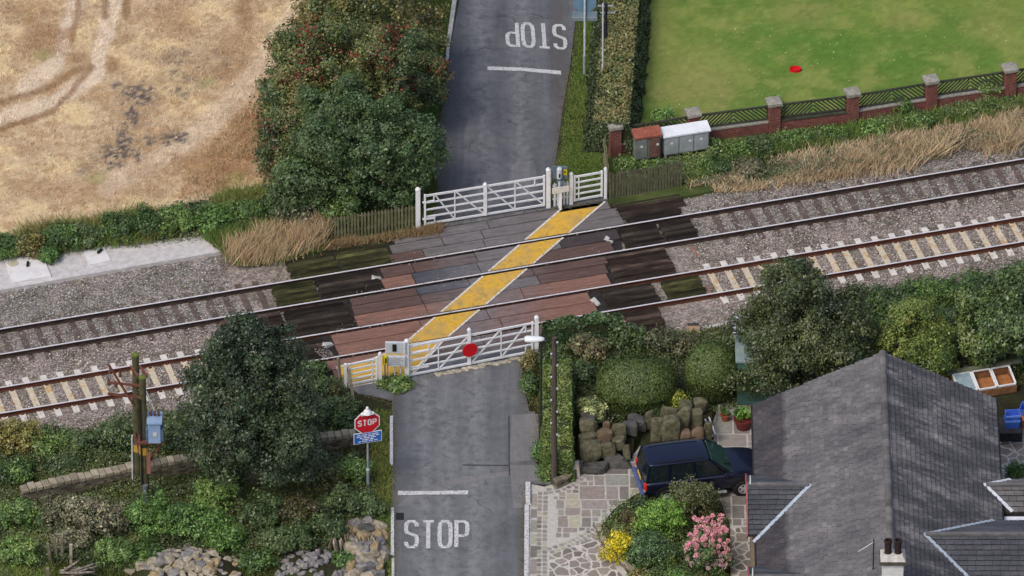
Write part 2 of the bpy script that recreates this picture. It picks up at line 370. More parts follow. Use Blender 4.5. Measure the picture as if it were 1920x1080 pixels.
# loose ballast stones on top (real relief, uncountable)
def stones_mesh(name, X, Y, Z, size, pal, m, kind='stuff'):
    n = len(X); oc = np.array([[1, 0, 0], [0, 1, 0], [-1, 0, 0], [0, -1, 0], [0, 0, 1], [0, 0, -1]], float)
    tri = [(0, 1, 4), (1, 2, 4), (2, 3, 4), (3, 0, 4)]
    a = RNG.random(n) * 2 * PI; ca, sa = np.cos(a), np.sin(a)
    s = size * (.55 + .9 * RNG.random((n, 3))); s[:, 2] *= .75
    v = oc[None] * s[:, None, :] + RNG.normal(0, .25, (n, 6, 3)) * size * .5
    x = v[:, :, 0] * ca[:, None] - v[:, :, 1] * sa[:, None]; y = v[:, :, 0] * sa[:, None] + v[:, :, 1] * ca[:, None]
    w = np.stack([x + X[:, None], y + Y[:, None], v[:, :, 2] + Z[:, None]], 2)
    V3 = np.concatenate([w[:, list(tr)][:, None] for tr in tri], 1).reshape(-1, 3, 3)
    c = np.repeat(pal_pick(pal, RNG.random(n), .25), 4, 0)
    o = quads_mesh(name, V3, c, m, per=3); return tag(o, kind=kind)
STONEC = NT('loose_stone'); STONEC = STONEC.done(STONEC.attr(), .9, .2)
def scatter_ab(n, a0, a1, b0, b1, skip=None):
    a = RNG.uniform(a0, a1, n); b = RNG.uniform(b0, b1, n); X = O.x + U.x * a + N.x * b; Y = O.y + U.y * a + N.y * b
    if skip is not None:
        k = ~skip(a, b, X, Y); X, Y, a, b = X[k], Y[k], a[k], b[k]
    return X, Y, a, b
adk0, adk1 = apx(640, -1.5), apx(1130, -1.5)
def near_rail(a, b): return np.minimum.reduce([np.abs(b - r) for r in RB])
def skipper(a, b, X, Y):
    deck = (a > adk0 - 3.6) & (a < adk1 + 3.0) & (b > -6.2); 
    sn = np.abs((a - .1 + .3175) % .635 - .3175); sf = np.abs((a + .3175) % .635 - .3175); ok = RNG.random(len(a)) < .12
    return deck | (near_rail(a, b) < .16) | ((sn < .135) & (np.abs(b + 4.23) < 1.3) & ~ok) | ((sf < .12) & (np.abs(b + .7525) < .95) & (RNG.random(len(a)) < .62)) | ((b > 1.6) & (a > apx(430, 2)))
X, Y, a, b = scatter_ab(84000, -22, 22, -7.3, 2.75, skipper)
pal_near = [sr(104, 97, 92), sr(144, 135, 129), sr(170, 160, 153), sr(194, 186, 180), sr(134, 118, 109)]
pal_far = [sr(94, 93, 89), sr(128, 127, 123), sr(154, 153, 150), sr(184, 184, 183), sr(124, 117, 108)]
near = (b < -1.7 + .5 * (fbm(a * .7, b, 4, 2) - .5)); keep = RNG.random(len(a)) < .9
for nm, k, pl in (('pinkish_ballast_stones', near & keep, pal_near), ('grey_ballast_stones', ~near & keep, pal_far)):
    Z = -.165 + .03 * RNG.random(k.sum()); stones_mesh(nm, X[k], Y[k], Z, .031, pl, STONEC)
# ---- painted field (stubble)
def grid_sheet(name, pxpoly, z, step, colfn, m, relief=.0, px=True):
    W = np.array([[*P(x, y, z)] for x, y in pxpoly]); lo = W.min(0); hi = W.max(0)
    nx = int((hi[0] - lo[0]) / step) + 1; ny = int((hi[1] - lo[1]) / step) + 1
    gx, gy = np.meshgrid(lo[0] + np.arange(nx + 1) * step, lo[1] + np.arange(ny + 1) * step)
    cx = gx[:-1, :-1] + step / 2; cy = gy[:-1, :-1] + step / 2; ins = inpoly(cx.ravel(), cy.ravel(), W)
    vz = z + relief * (fbm(gx * 1.1, gy * 1.1, 31, 4) - .5) * 2
    idx = np.arange((nx + 1) * (ny + 1)).reshape(ny + 1, nx + 1)
    q = np.stack([idx[:-1, :-1], idx[:-1, 1:], idx[1:, 1:], idx[1:, :-1]], -1).reshape(-1, 4)[ins]
    me = bpy.data.meshes.new(name); me.vertices.add(gx.size); me.vertices.foreach_set('co', np.stack([gx, gy, vz], -1).astype(np.float32).ravel())
    me.loops.add(q.size); me.loops.foreach_set('vertex_index', q.astype(np.int32).ravel()); me.polygons.add(len(q))
    me.polygons.foreach_set('loop_start', np.arange(0, q.size, 4, dtype=np.int32)); me.update(calc_edges=True)
    me.polygons.foreach_set('use_smooth', np.ones(len(q), bool))
    at = me.attributes.new('Col', 'FLOAT_COLOR', 'POINT'); c = np.ones((gx.size, 4), np.float32); c[:, :3] = colfn(gx.ravel(), gy.ravel()); at.data.foreach_set('color', c.ravel())
    me.materials.append(m); o = bpy.data.objects.new(name, me); COL.objects.link(o); return tag(o, kind='structure')
def lerp(c, d, k): return c * (1 - k[:, None]) + np.array(d) * k[:, None]
def sm(x, a, b): t = np.clip((x - a) / (b - a), 0, 1); return t * t * (3 - 2 * t)
def field_col(x, y):
    px, py = topx(x, y); nz = fbm(x * .8, y * .8, 2, 5); n2 = fbm(x * 3, y * 3, 8, 4); n3 = fbm(x * 9, y * 9, 12, 3)
    c = np.tile(np.array(sr(196, 172, 138)), (len(x), 1)); c = lerp(c, sr(214, 190, 148), sm(nz, .5, .68)); c = lerp(c, sr(168, 138, 102), sm(n2 + .35 * (.5 - nz), .5, .64) * .6)
    w = 5 * (nz - .5) * 2
    for pts, wd, s in (([(120, -250), (160, -60), (125, 60), (100, 125), (40, 170)], 20, .8), ([(230, -250), (225, -30), (196, 70), (178, 140), (100, 195), (0, 222), (-200, 262)], 20, .85), ([(640, -200), (560, 20), (480, 130), (420, 210), (330, 280), (200, 350)], 26, .5)):
        d = seg_dist(px + w, (py + w) , pts); c = lerp(c, sr(214, 194, 168), (1 - sm(d, wd * .5, wd)) * np.minimum(1, s * 1.15))
    for pts, wd, s in (([(142, -200), (148, 0), (136, 78)], 8, .6), ([(200, -200), (198, 32)], 9, .6), ([(238, -200), (236, 30)], 9, .6), ([(-200, 300), (0, 240), (100, 212), (150, 150), (170, 125)], 8, .6), ([(0, 192), (90, 165), (150, 128)], 8, .6), ([(450, -100), (462, 50)], 18, .4)):
        d = seg_dist(px + w, py + w, pts); c = lerp(c, sr(132, 98, 64), (1 - sm(d, wd * .35, wd * 1.2)) * s * (.6 + n3))
    for bx, by, rx, ry, s in ((85, 75, 60, 40, .8), (210, 123, 22, 16, .9), (330, 40, 50, 40, .5), (440, 95, 50, 40, .5), (470, 250, 45, 60, .95), (400, 310, 90, 40, .8), (440, 330, 70, 30, .7), (60, 20, 70, 25, .6), (140, 110, 30, 14, .6), (270, 320, 40, 20, .5), (150, 360, 160, 22, .35), (420, 140, 30, 22, .5)):
        d = np.hypot((px - bx) / rx, (py - by) / ry) + (n2 - .5) * 1.6; c = lerp(c, sr(150, 114, 78), (1 - sm(d, .45, 1.1)) * s * .8)
    for bx, by, rx, ry, s in ((265, 178, 50, 34, .95), (335, 172, 26, 16, .8), (250, 225, 28, 26, .85), (215, 290, 44, 26, .95), (235, 262, 24, 26, .8), (320, 262, 60, 14, .9), (330, 110, 50, 20, .6), (160, 320, 30, 12, .6), (330, 145, 60, 20, .5), (390, 120, 60, 30, .35)):
        d = np.hypot((px - bx) / rx, (py - by) / ry) + (n2 - .5) * 1.8; c = lerp(c, sr(88, 80, 78), (1 - sm(d, .35, 1.15)) * s * sm(n3, .36, .56))
    for bx, by, r in ((75, 105, 26), (390, 155, 24), (180, 335, 30), (440, 335, 30)):
        d = np.hypot(px - bx, (py - by) * 1.6) + (n2 - .5) * 26; c = lerp(c, sr(148, 146, 88), (1 - sm(d, r * .3, r)) * .5)
    return np.clip(c * np.array([.99, 1.0, 1.035]) * (.78 + .6 * n3)[:, None], 0, 1)
t = NT('field_straw'); f1 = t.noise(26, 5, .75); f2 = t.noise(60, 3, .7, t.coord(.6, (1, .25, 1)))
col = t.mix(.6, t.mix(1, t.attr(), t.ramp(f1, [(.28, .45), (.5, 1.0), (.72, 1.35)]), 'MULTIPLY'), t.mix(1, t.attr(), t.ramp(f2, [(.3, .55), (.6, 1.25)]), 'MULTIPLY'))
t.bump(f1, .6, .05); FIELD = t.done(col, .95, .1)
fpoly = [(-300, -330), (690, -330), (620, -40), (560, 150), (535, 345), (300, 392), (0, 448), (-300, 500)]
grid_sheet('stubble_field', fpoly, .03, .11, field_col, FIELD, .05)
blades('straw_stubble', [(-60, -50), (640, -50), (590, 60), (505, 330), (300, 375), (-60, 440)], 42000, .11, .03, None, .03, 1.4, hvar=.6, colfn=field_col)
blades('long_dead_grass', [(440, 215), (520, 180), (540, 345), (330, 375), (350, 330)], 6000, .2, .025, [sr(140, 108, 76), sr(172, 138, 102), sr(200, 172, 134), sr(138, 124, 84)], .03, 1.3, clumps=.9)
# ---- lawn
def lawn_col(x, y):
    px, py = topx(x, y); nz = fbm(x * .35, y * .35, 3, 4); n2 = fbm(x * 1.3, y * 1.3, 17, 4); n3 = fbm(x * 7, y * 7, 6, 3)
    c = np.tile(np.array(sr(98, 118, 52)), (len(x), 1)); c = lerp(c, sr(82, 110, 46), sm(nz, .48, .62)); c = lerp(c, sr(132, 136, 74), sm(n2, .46, .70) * .6)
    for bx, by, rx, ry, s in ((1300, 150, 110, 70, .7), (1500, 30, 70, 30, .6), (1700, 40, 60, 24, .6), (1240, 60, 40, 70, .4), (1320, 215, 60, 18, .5), (1860, 60, 60, 60, .3)):
        d = np.hypot((px - bx) / rx, (py - by) / ry) + (n2 - .5) * 1.8; c = lerp(c, sr(138, 130, 80), (1 - sm(d, .2, 1.2)) * s)
    for bx, by, rx, ry in ((1480, 75, 160, 50), (1700, 80, 150, 40), (1860, 110, 70, 24), (1600, 110, 220, 30)):
        d = np.hypot((px - bx) / rx, (py - by) / ry) + (n2 - .5) * 1.2; c = lerp(c, sr(70, 108, 40), (1 - sm(d, .2, 1.2)) * .6)
    sp = sm(fbm(x * 4, y * 4, 77, 3), .66, .8); c = lerp(c, sr(140, 142, 84), sp * .3)
    return np.clip((c * .8 + np.array(sr(112, 130, 58)) * .2) * (.76 + .5 * n3)[:, None] * 1.24, 0, 1)
t = NT('lawn_grass'); f1 = t.noise(40, 4, .75); col = t.mix(1, t.attr(), t.ramp(f1, [(.3, .62), (.7, 1.3)]), 'MULTIPLY'); t.bump(f1, .5, .03); LAWN = t.done(col, .9, .15)
lpoly = [(1235, -420), (2300, -420), (2300, 90), (1930, 165), (1300, 262), (1180, 285), (1150, 290), (1180, 0)]
grid_sheet('lawn', lpoly, .02, .13, lawn_col, LAWN, .02)
# ---- roads
def asphalt(name, a, b, c, tracks=(), edges=()):
    t = NT(name); n1 = t.noise(.5, 5, .6); n2 = t.noise(1.1, 5, .65, t.coord(0, (1.7, .10, 1))); n3 = t.noise(26, 4, .85); n4 = t.noise(3.2, 6, .7)
    col = t.mix(.5, t.ramp(n1, [(.3, a), (.5, b), (.7, c)]), t.ramp(n2, [(.28, a), (.5, b), (.72, c)]))
    col = t.mix(.45, col, t.ramp(n4, [(.33, .62), (.5, .97), (.7, 1.28)]), 'MULTIPLY')
    sx = t.n('ShaderNodeSeparateXYZ'); t.l(t.pos.outputs['Position'], sx.inputs[0]); wob = t.noise(.7, 3, .6)
    def band(x0, wd):
        w1 = t.n('ShaderNodeMath', operation='MULTIPLY_ADD'); t.l(wob, w1.inputs[0]); w1.inputs[1].default_value = .5; t.l(sx.outputs[0], w1.inputs[2])
        s1 = t.n('ShaderNodeMath', operation='SUBTRACT'); t.l(w1.outputs[0], s1.inputs[0]); s1.inputs[1].default_value = x0 + .25
        ab = t.n('ShaderNodeMath', operation='ABSOLUTE'); t.l(s1.outputs[0], ab.inputs[0]); k = t.n('ShaderNodeMath', operation='MULTIPLY_ADD', use_clamp=True); t.l(ab.outputs[0], k.inputs[0]); k.inputs[1].default_value = -1 / wd; k.inputs[2].default_value = 1
        m_ = t.n('ShaderNodeMath', operation='MULTIPLY'); t.l(k.outputs[0], m_.inputs[0]); t.l(t.ramp(n4, [(.38, .1), (.62, .9)]), m_.inputs[1]); return m_.outputs[0]
    for x0, wd in tracks: col = t.mix(band(x0, wd), col, tuple(x * 1.12 for x in c))
    for x0, wd in edges: col = t.mix(band(x0, wd), col, sr(84, 78, 66))
    vd = t.n('ShaderNodeTexVoronoi', feature='DISTANCE_TO_EDGE'); vd.inputs['Scale'].default_value = .38; wv = t.n('ShaderNodeVectorMath', operation='ADD'); nz = t.n('ShaderNodeTexNoise'); nz.inputs['Scale'].default_value = 1.3; nz.inputs['Detail'].default_value = 6; t.l(t.pos.outputs['Position'], nz.inputs['Vector']); t.l(nz.outputs['Color'], wv.inputs[0]); t.l(t.pos.outputs['Position'], wv.inputs[1]); t.l(wv.outputs[0], vd.inputs['Vector'])
    crk = t.mix(1, t.ramp(vd.outputs['Distance'], [(.004, .55), (.012, 0.0)]), t.ramp(t.noise(.45, 3, .6), [(.50, 0.0), (.6, 1.0)]), 'MULTIPLY'); col = t.mix(crk, col, tuple(x * .45 for x in a))
    col = t.mix(t.ramp(t.noise(5, 3, .7), [(.72, 0.0), (.77, .5)]), col, tuple(x * .5 for x in a)); col = t.mix(t.ramp(t.noise(17, 3, .8), [(.70, 0.0), (.75, .5)]), col, sr(168, 166, 160))
    col = t.mix(.8, col, t.ramp(n3, [(.32, .55), (.5, .98), (.68, 1.4)]), 'MULTIPLY'); t.bump(n3, .3, .01); return t.done(col, .88, .3)
ASPH = asphalt('asphalt', sr(78, 80, 86), sr(97, 99, 104), sr(121, 122, 126), ((-1.2, .7), (.35, .6)), ((-2.55, .5), (1.75, .4))); ASPHS = asphalt('asphalt_south', sr(84, 86, 91), sr(104, 106, 110), sr(128, 129, 131), ((-3.1, .5), (-2.3, .45), (-1.3, .6)), ((-4.25, .4), (.45, .4))); ASPH2 = asphalt('asphalt_patch', sr(106, 106, 108), sr(120, 119, 120), sr(136, 135, 135))
ASPHK = asphalt('asphalt_seam', sr(50, 50, 54), sr(62, 62, 66), sr(80, 80, 82)); ASPHD = asphalt('asphalt_dark', sr(72, 72, 78), sr(86, 86, 92), sr(104, 102, 104)); ASPHP = asphalt('asphalt_pale', sr(92, 94, 99), sr(112, 113, 117), sr(134, 134, 136))
rn = [(900, -260), (862, 0), (849, 60), (836, 150), (827, 220), (806, 268), (800, 292), (814, 330), (824, 372), (800, 425)]
rn2 = [(1026, 383), (1034, 345), (1042, 300), (1056, 200), (1068, 130), (1079, 40), (1088, 0), (1120, -260)]
bn = [P(790, 447), P(735, 456)]; 
def wpoly(L): return [p if isinstance(p, V) else P(*p) for p in L]
def wsheet(name, L, z, m, depth=.3): return tag(MB().prism(wpoly(L), z - depth, z).build(name, m), kind='structure')
wsheet('north_road', rn + [AB(apx(735, 1.72), 1.72), AB(apx(1140, 1.72), 1.72), AB(apx(1138, 2.0), 1.9), AB(apx(1060, 2.0), 2.05)] + rn2, 0, ASPH)
wsheet('south_road', [(736, 1300), (736, 1080), (735, 780), (735, 750), (700, 742), (672, 738), (655, 724), AB(apx(622, -6.28), -6.28), AB(apx(1010, -6.28), -6.28), (985, 668), (978, 690), (992, 770), (1012, 778), (1016, 830), (1004, 868), (1030, 895), (1046, 908), (990, 906), (988, 1080), (988, 1300)], 0, ASPHS)
def patch(L, m, z): wsheet('road_patch', L, z, m, .003)
patch([(960, 778), (1002, 776), (1010, 800), (1006, 838), (992, 864), (955, 866)], ASPH2, .004)
patch([(744, 950), (770, 926), (830, 902), (880, 892), (955, 884), (958, 893), (890, 902), (840, 912), (796, 934), (760, 948)], ASPH2, .004)
patch([(957, 872), (1000, 872), (1024, 896), (986, 905), (985, 950), (962, 954), (958, 900)], ASPH2, .004)
patch([(812, 690), (852, 684), (856, 740), (830, 780), (818, 770)], ASPHP, .004)
patch([(953, 780), (955, 780), (956, 892), (954, 892)], ASPHK, .008); patch([(868, 871), (955, 872), (955, 874), (868, 873)], ASPHK, .006)
patch([(870, 250), (885, 200), (900, 196), (895, 330), (868, 345)], ASPHP, .004)
patch([(960, 310), (1000, 300), (1010, 345), (950, 350)], ASPHP, .004)
patch([(800, 292), (826, 262), (830, 372), (822, 372), (814, 330)], ASPHD, .012)
# white edge kerbs, painted
WPAINT = NT('worn_white_paint'); tt = WPAINT; nn = tt.noise(14, 5, .75); 
WPAINT = tt.done(tt.ramp(nn, [(.38, sr(120, 120, 122)), (.47, sr(192, 193, 194)), (.7, sr(224, 224, 226))]), .7, .3)
CONC = mat('pale_concrete', sr(168, 166, 160), sr(204, 201, 196), 3, .9, .2, 40, c3=sr(140, 138, 130))
def kerb(L0, L1, wd, z, m, name='white_kerb'):
    p, q = P(*L0), P(*L1); mb = MB(); mb.beam(p + VZ * (z / 2 - .1), q + VZ * (z / 2 - .1), wd, z + .2); return tag(mb.build(name, m, bevel=.01), kind='structure')
kerb((734, 782), (734, 872), .12, .07, WPAINT); kerb((736, 954), (736, 1042), .12, .06, WPAINT); kerb((737, 1048), (737, 1220), .10, .05, CONC, 'kerb'); kerb((990, 908), (990, 945), .17, .12, WPAINT)
kerb((988, 948), (986, 1220), .16, .06, WPAINT); kerb((857, -30), (841, 82), .16, .1, CONC, 'kerb'); kerb((841, 84), (838, 115), .12, .06, WPAINT)
# road writing and stop lines
for nm, org, ex, ey, lw in (('stop_lettering', P(757, 1028, .018), V((1, 0, 0)), V((0, 1, 0)), .53), ('stop_lettering', P(1061, 46, .012), V((-1, .10, 0)).normalized(), V((.04, -1, 0)).normalized(), .53)):
    mb = MB(); lettering(mb, 'STOP', org, ex, ey, lw, 1.66, .06, .145); tag(mb.build(nm, WPAINT), kind='structure')
wsheet('stop_line', [(746, 929), (746, 921), (800, 921.5), (878, 920), (878, 927.5), (800, 928)], .018, WPAINT, .003)
wsheet('stop_line', [(914, 131), (914, 124.5), (980, 127), (1052, 133), (1052, 140), (980, 133)], .006, WPAINT, .003)
BLK = mat('black_iron', sr(30, 30, 32), sr(44, 44, 46), 8, .6)
wsheet('gully_grate', [(742, 962), (757, 962), (757, 975), (742, 975)], .014, BLK, .01)
# ================================================================== RAILWAY
RUST = NT('rail_rust'); RUST = RUST.done(RUST.ramp(RUST.noise(4, 5, .7, RUST.coord(-math.atan2(U.y, U.x), (.5, 3, 3))), [(.35, sr(64, 40, 32)), (.65, sr(104, 62, 46))]), .85, .3)
DARKRUST = NT('rail_dark'); DARKRUST = DARKRUST.done(DARKRUST.ramp(DARKRUST.noise(5, 4, .6), [(.35, sr(44, 36, 34)), (.65, sr(72, 56, 50))]), .85, .3)
STEEL = mat('polished_rail', sr(206, 202, 204), sr(232, 228, 230), 9, .4, spec=.5, metal=.15)  # rail-top shine put into a pale, barely metallic colour
RNAME = ['far rail of the far track', 'near rail of the far track', 'far rail of the near track', 'near rail of the near track']
for i, b in enumerate(RB):
    m = DARKRUST if i < 2 else RUST
    r = thing('steel_rail', ('dark-sided' if i < 2 else 'rust-red') + ' steel rail with bright top, ' + RNAME[i], 'rail', AB(0, b, -.15), 'running rails')
    w = MB(); w.abox(-70, 70, b - .07, b + .07, -.15, -.132); w.abox(-70, 70, b - .012, b + .012, -.132, -.03); w.abox(-70, 70, b - .034, b + .034, -.03, .004); w.build('rail_web', m, r)
    MB().abox(-70, 70, b - .033, b + .033, .0045, .010).build('running_surface', STEEL, r)
# sleepers
t = NT('pale_sleeper'); 
ps_ = t.ramp(t.noise(2.6, 5, .7), [(.33, sr(196, 180, 150)), (.5, sr(206, 196, 176)), (.62, sr(196, 158, 104)), (.72, sr(168, 116, 70))])
pe_ = t.mix(.35, ps_, t.ramp(t.noise(12, 5, .7), [(.35, .5), (.65, 1.2)]), 'MULTIPLY'); PALES = t.done(pe_, .9, .2)
SLE_W = mat('sleeper_end', sr(196, 190, 182), sr(222, 218, 210), 5, .9)
DARKS = mat('soiled_sleeper', sr(80, 70, 65), sr(108, 93, 86), 3, .9, c3=sr(94, 84, 76), isl=.2)
def sleeper(b0, m, name, label, group, ends):
    c = (b0 + b0 - 1.505) / 2; r = thing(name, label, 'sleeper', AB(0, c, -.3), group)
    w = MB(); w.abox(-.115, .115, c - .70, c + .70, -.3, -.142); w.build('sleeper_body', m, r)
    for s in (-1, 1):
        w = MB(); w.abox(-.115, .115, c + s * .70, c + s * 1.27, -.3, -.138 if ends else -.15); w.build('sleeper_end', ends or m, r)
        w = MB(); w.abox(-.06, .06, c + s * .7525 - .13, c + s * .7525 + .13, -.145, -.115); w.build('rail_chair', RUST if ends else DARKRUST, r)
    return r
g_ = {0: [apx(500, -.7), apx(1322, -.7)], 2: [apx(560, -4.2), apx(1326, -4.2)]}
for b0, m, nm, lab, grp, ends in ((0.0, DARKS, 'dark_sleeper', 'brown soiled concrete sleeper half sunk in grey ballast under the far track', 'dark sleepers of the far track', None),
                            (-3.475, PALES, 'pale_sleeper', 'cream concrete sleeper stained orange by rust under the near track', 'pale sleepers of the near track', SLE_W)):
    proto = sleeper(b0, m, nm, lab, grp, ends); first = True; x0, x1 = g_[0 if b0 == 0 else 2]
    for k in range(-36, 37):
        a = k * .635 + (.1 if b0 else 0)
        if x0 < a < x1: continue
        o = proto if first else copy_tree(proto); first = False; c = b0 - .7525
        o.location = AB(a, c + random.uniform(-.03, .03), -.3 + random.uniform(-.008, .004)); o.rotation_euler.z = random.uniform(-.015, .015)
# crossing deck
wsheet('crossing_bed', [AB(apx(600, 1.7), 1.72), AB(apx(1165, 1.7), 1.72), AB(apx(1165, -6.2), -6.27), AB(apx(590, -6.2), -6.27)], -.10, mat('crossing_bed', sr(34, 32, 32), sr(56, 52, 50), 6, .95), .3)
def panel_mat(name, c):
    t = NT(name); rot = -math.atan2(U.y, U.x); v = t.coord(rot, (.35, 3.2, 1)); n1 = t.noise(2.4, 6, .7, v); n2 = t.noise(10, 5, .75, v); n3 = t.noise(.8, 4, .6)
    cc = t.ramp(n1, [(.3, tuple(x * .68 for x in c)), (.5, c), (.7, tuple(min(1, x * 1.35) for x in c))])
    sx = t.n('ShaderNodeSeparateXYZ'); t.l(t.pos.outputs['Position'], sx.inputs[0])
    mr = t.n('ShaderNodeMath', operation='MULTIPLY_ADD', use_clamp=True); mr.inputs[1].default_value = -.42; mr.inputs[2].default_value = 1.05   # traffic-worn grey along the road's line
    ab = t.n('ShaderNodeMath', operation='ABSOLUTE'); sb = t.n('ShaderNodeMath', operation='SUBTRACT'); t.l(sx.outputs[0], sb.inputs[0]); sb.inputs[1].default_value = -1.0; t.l(sb.outputs[0], ab.inputs[0])
    t.l(ab.outputs[0], mr.inputs[0])
    mm = t.n('ShaderNodeMath', operation='MULTIPLY'); t.l(mr.outputs[0], mm.inputs[0]); t.l(t.ramp(n3, [(.35, .45), (.6, 1.0)]), mm.inputs[1])
    cc = t.mix(mm.outputs[0], cc, t.ramp(n1, [(.3, sr(96, 94, 98)), (.7, sr(134, 130, 132))]))
    cc = t.mix(.75, cc, t.ramp(n2, [(.32, .45), (.5, .95), (.68, 1.2)]), 'MULTIPLY'); t.bump(n2, .5, .02); return t.done(cc, .85, .3)
PC = {'reddish': panel_mat('reddish_board', sr(134, 100, 88)), 'brown': panel_mat('brown_board', sr(96, 76, 70)), 'dark': panel_mat('dark_board', sr(70, 62, 62)), 'grey': panel_mat('grey_board', sr(112, 107, 106)), 'slate': panel_mat('slate_board', sr(76, 78, 86))}
# strips: (b0, b1, list of (px edge, ...), colours)
STR = [(1.68, 1.18, [738, 915, 1060, 1142], ['grey', 'grey', 'grey'], 'next to the far gate'), (1.16, .62, [733, 830, 905, 1060, 1160], ['grey', 'grey', 'grey', 'grey'], 'beyond the far track'),
       (.60, .10, [731, 795, 908, 1040, 1168], ['brown', 'grey', 'grey', 'grey'], 'along the far rail of the far track'),
       (-.135, -.74, [716, 775, 893, 1050, 1160], ['brown', 'brown', 'grey', 'dark'], 'upper row inside the far track'), (-.76, -1.42, [718, 776, 898, 1000, 1148], ['reddish', 'slate', 'grey', 'brown'], 'lower row inside the far track'),
       (-1.65, -2.1, [658, 782, 880, 1000, 1138], ['brown', 'slate', 'brown', 'brown'], 'upper row between the tracks'), (-2.12, -2.68, [662, 790, 900, 1010, 1138], ['brown', 'brown', 'grey', 'brown'], 'middle row between the tracks'), (-2.70, -3.38, [668, 800, 980, 1142], ['reddish', 'reddish', 'reddish'], 'lower row between the tracks'),
       (-3.62, -4.24, [624, 790, 915, 1106], ['reddish', 'reddish', 'reddish'], 'upper row inside the near track'), (-4.26, -4.90, [632, 800, 940, 1118], ['reddish', 'reddish', 'reddish'], 'lower row inside the near track'),
       (-5.13, -5.68, [612, 760, 905, 1050], ['reddish', 'brown', 'brown'], 'upper row beside the near gate'), (-5.70, -6.25, [626, 770, 900, 1040], ['brown', 'dark', 'brown'], 'lower row beside the near gate')]
for b0, b1, xs, cols, where in STR:
    bm_ = (b0 + b1) / 2
    for i, cn in enumerate(cols):
        mb = MB(); dz = random.uniform(-.012, .0); mb.abox(apx(xs[i], bm_) + .014, apx(xs[i + 1], bm_) - .014, b1 + .012, b0 - .012, -.099, dz)
        tag(mb.build('crossing_board', PC[cn], bevel=.012), f"{cn} crossing board, {ordinal(i)} from left, {where}", 'crossing board', 'boards of the crossing deck')
# painted walkway
t = NT('yellow_paint'); y1 = t.noise(1.3, 5, .6); y2 = t.noise(5, 4, .65); y3 = t.noise(1.0, 3, .5, t.coord(.4, (1, 1, 1)))
cc = t.ramp(y1, [(.32, sr(170, 146, 90)), (.45, sr(200, 162, 84)), (.58, sr(216, 170, 58)), (.72, sr(176, 152, 96))])
cc = t.mix(.7, cc, t.ramp(y2, [(.3, .62), (.48, .95), (.7, 1.06)]), 'MULTIPLY'); cc = t.mix(t.ramp(t.noise(2.2, 5, .8), [(.60, 0.0), (.74, .75)]), cc, sr(96, 88, 70)); YEL = t.done(cc, .7, .3)
WLINE = mat('white_line', sr(150, 136, 106), sr(216, 212, 204), 11, .7, lo=.36, hi=.5)
def wline(x0, y0, x1, y1): return (P(x0, y0), P(x1, y1))
LW = wline(1043, 400, 763, 640); RW = wline(1125, 386, 850, 623)
def at_b(l, b):
    p, q = l; bp = (p - O).dot(N); bq = (q - O).dot(N); k = (b - bp) / (bq - bp); r = p + (q - p) * k; r.z = 0; return r
yb = MB(); wb = MB()
def yq(q, edge=(1, 1)):      # q: top-left, top-right, bottom-right, bottom-left
    yb.add([V((p.x, p.y, .006)) for p in q], [(0, 1, 2, 3)])
def edge(p, q, wd=.075):
    d = (q - p).normalized(); n = V((-d.y, d.x, 0)) * wd / 2; wb.add([V((v.x, v.y, .010)) for v in (p + n, q + n, q - n, p - n)], [(0, 1, 2, 3)])
for b0, b1 in ((1.62, .10), (-.135, -1.42), (-1.65, -3.38), (-3.62, -4.90)):
    q = [at_b(LW, b0), at_b(RW, b0), at_b(RW, b1), at_b(LW, b1)]; yq(q); edge(q[0], q[3]); edge(q[1], q[2])
tp = [P(1125, 386), P(1040, 401)]; yb.add([V((p.x, p.y, .006)) for p in (at_b(LW, 1.62), at_b(RW, 1.62), P(1125, 386), P(1043, 399))], [(0, 1, 2, 3)])
l4, r4 = at_b(LW, -5.13), at_b(RW, -5.13); e1 = P(775, 702); s0, s1 = P(632, 688), P(648, 728); m0 = P(694, 674)
yb.add([V((p.x, p.y, .006)) for p in (l4, r4, e1, s1, s0, m0)], [(0, 1, 2, 3, 4, 5)])
edge(m0, l4); edge(r4, e1); edge(s0, m0); edge(s0, s1); edge(s1, e1)
tag(yb.build('yellow_walkway', YEL), kind='structure'); tag(wb.build('walkway_edge_line', WLINE), kind='structure')
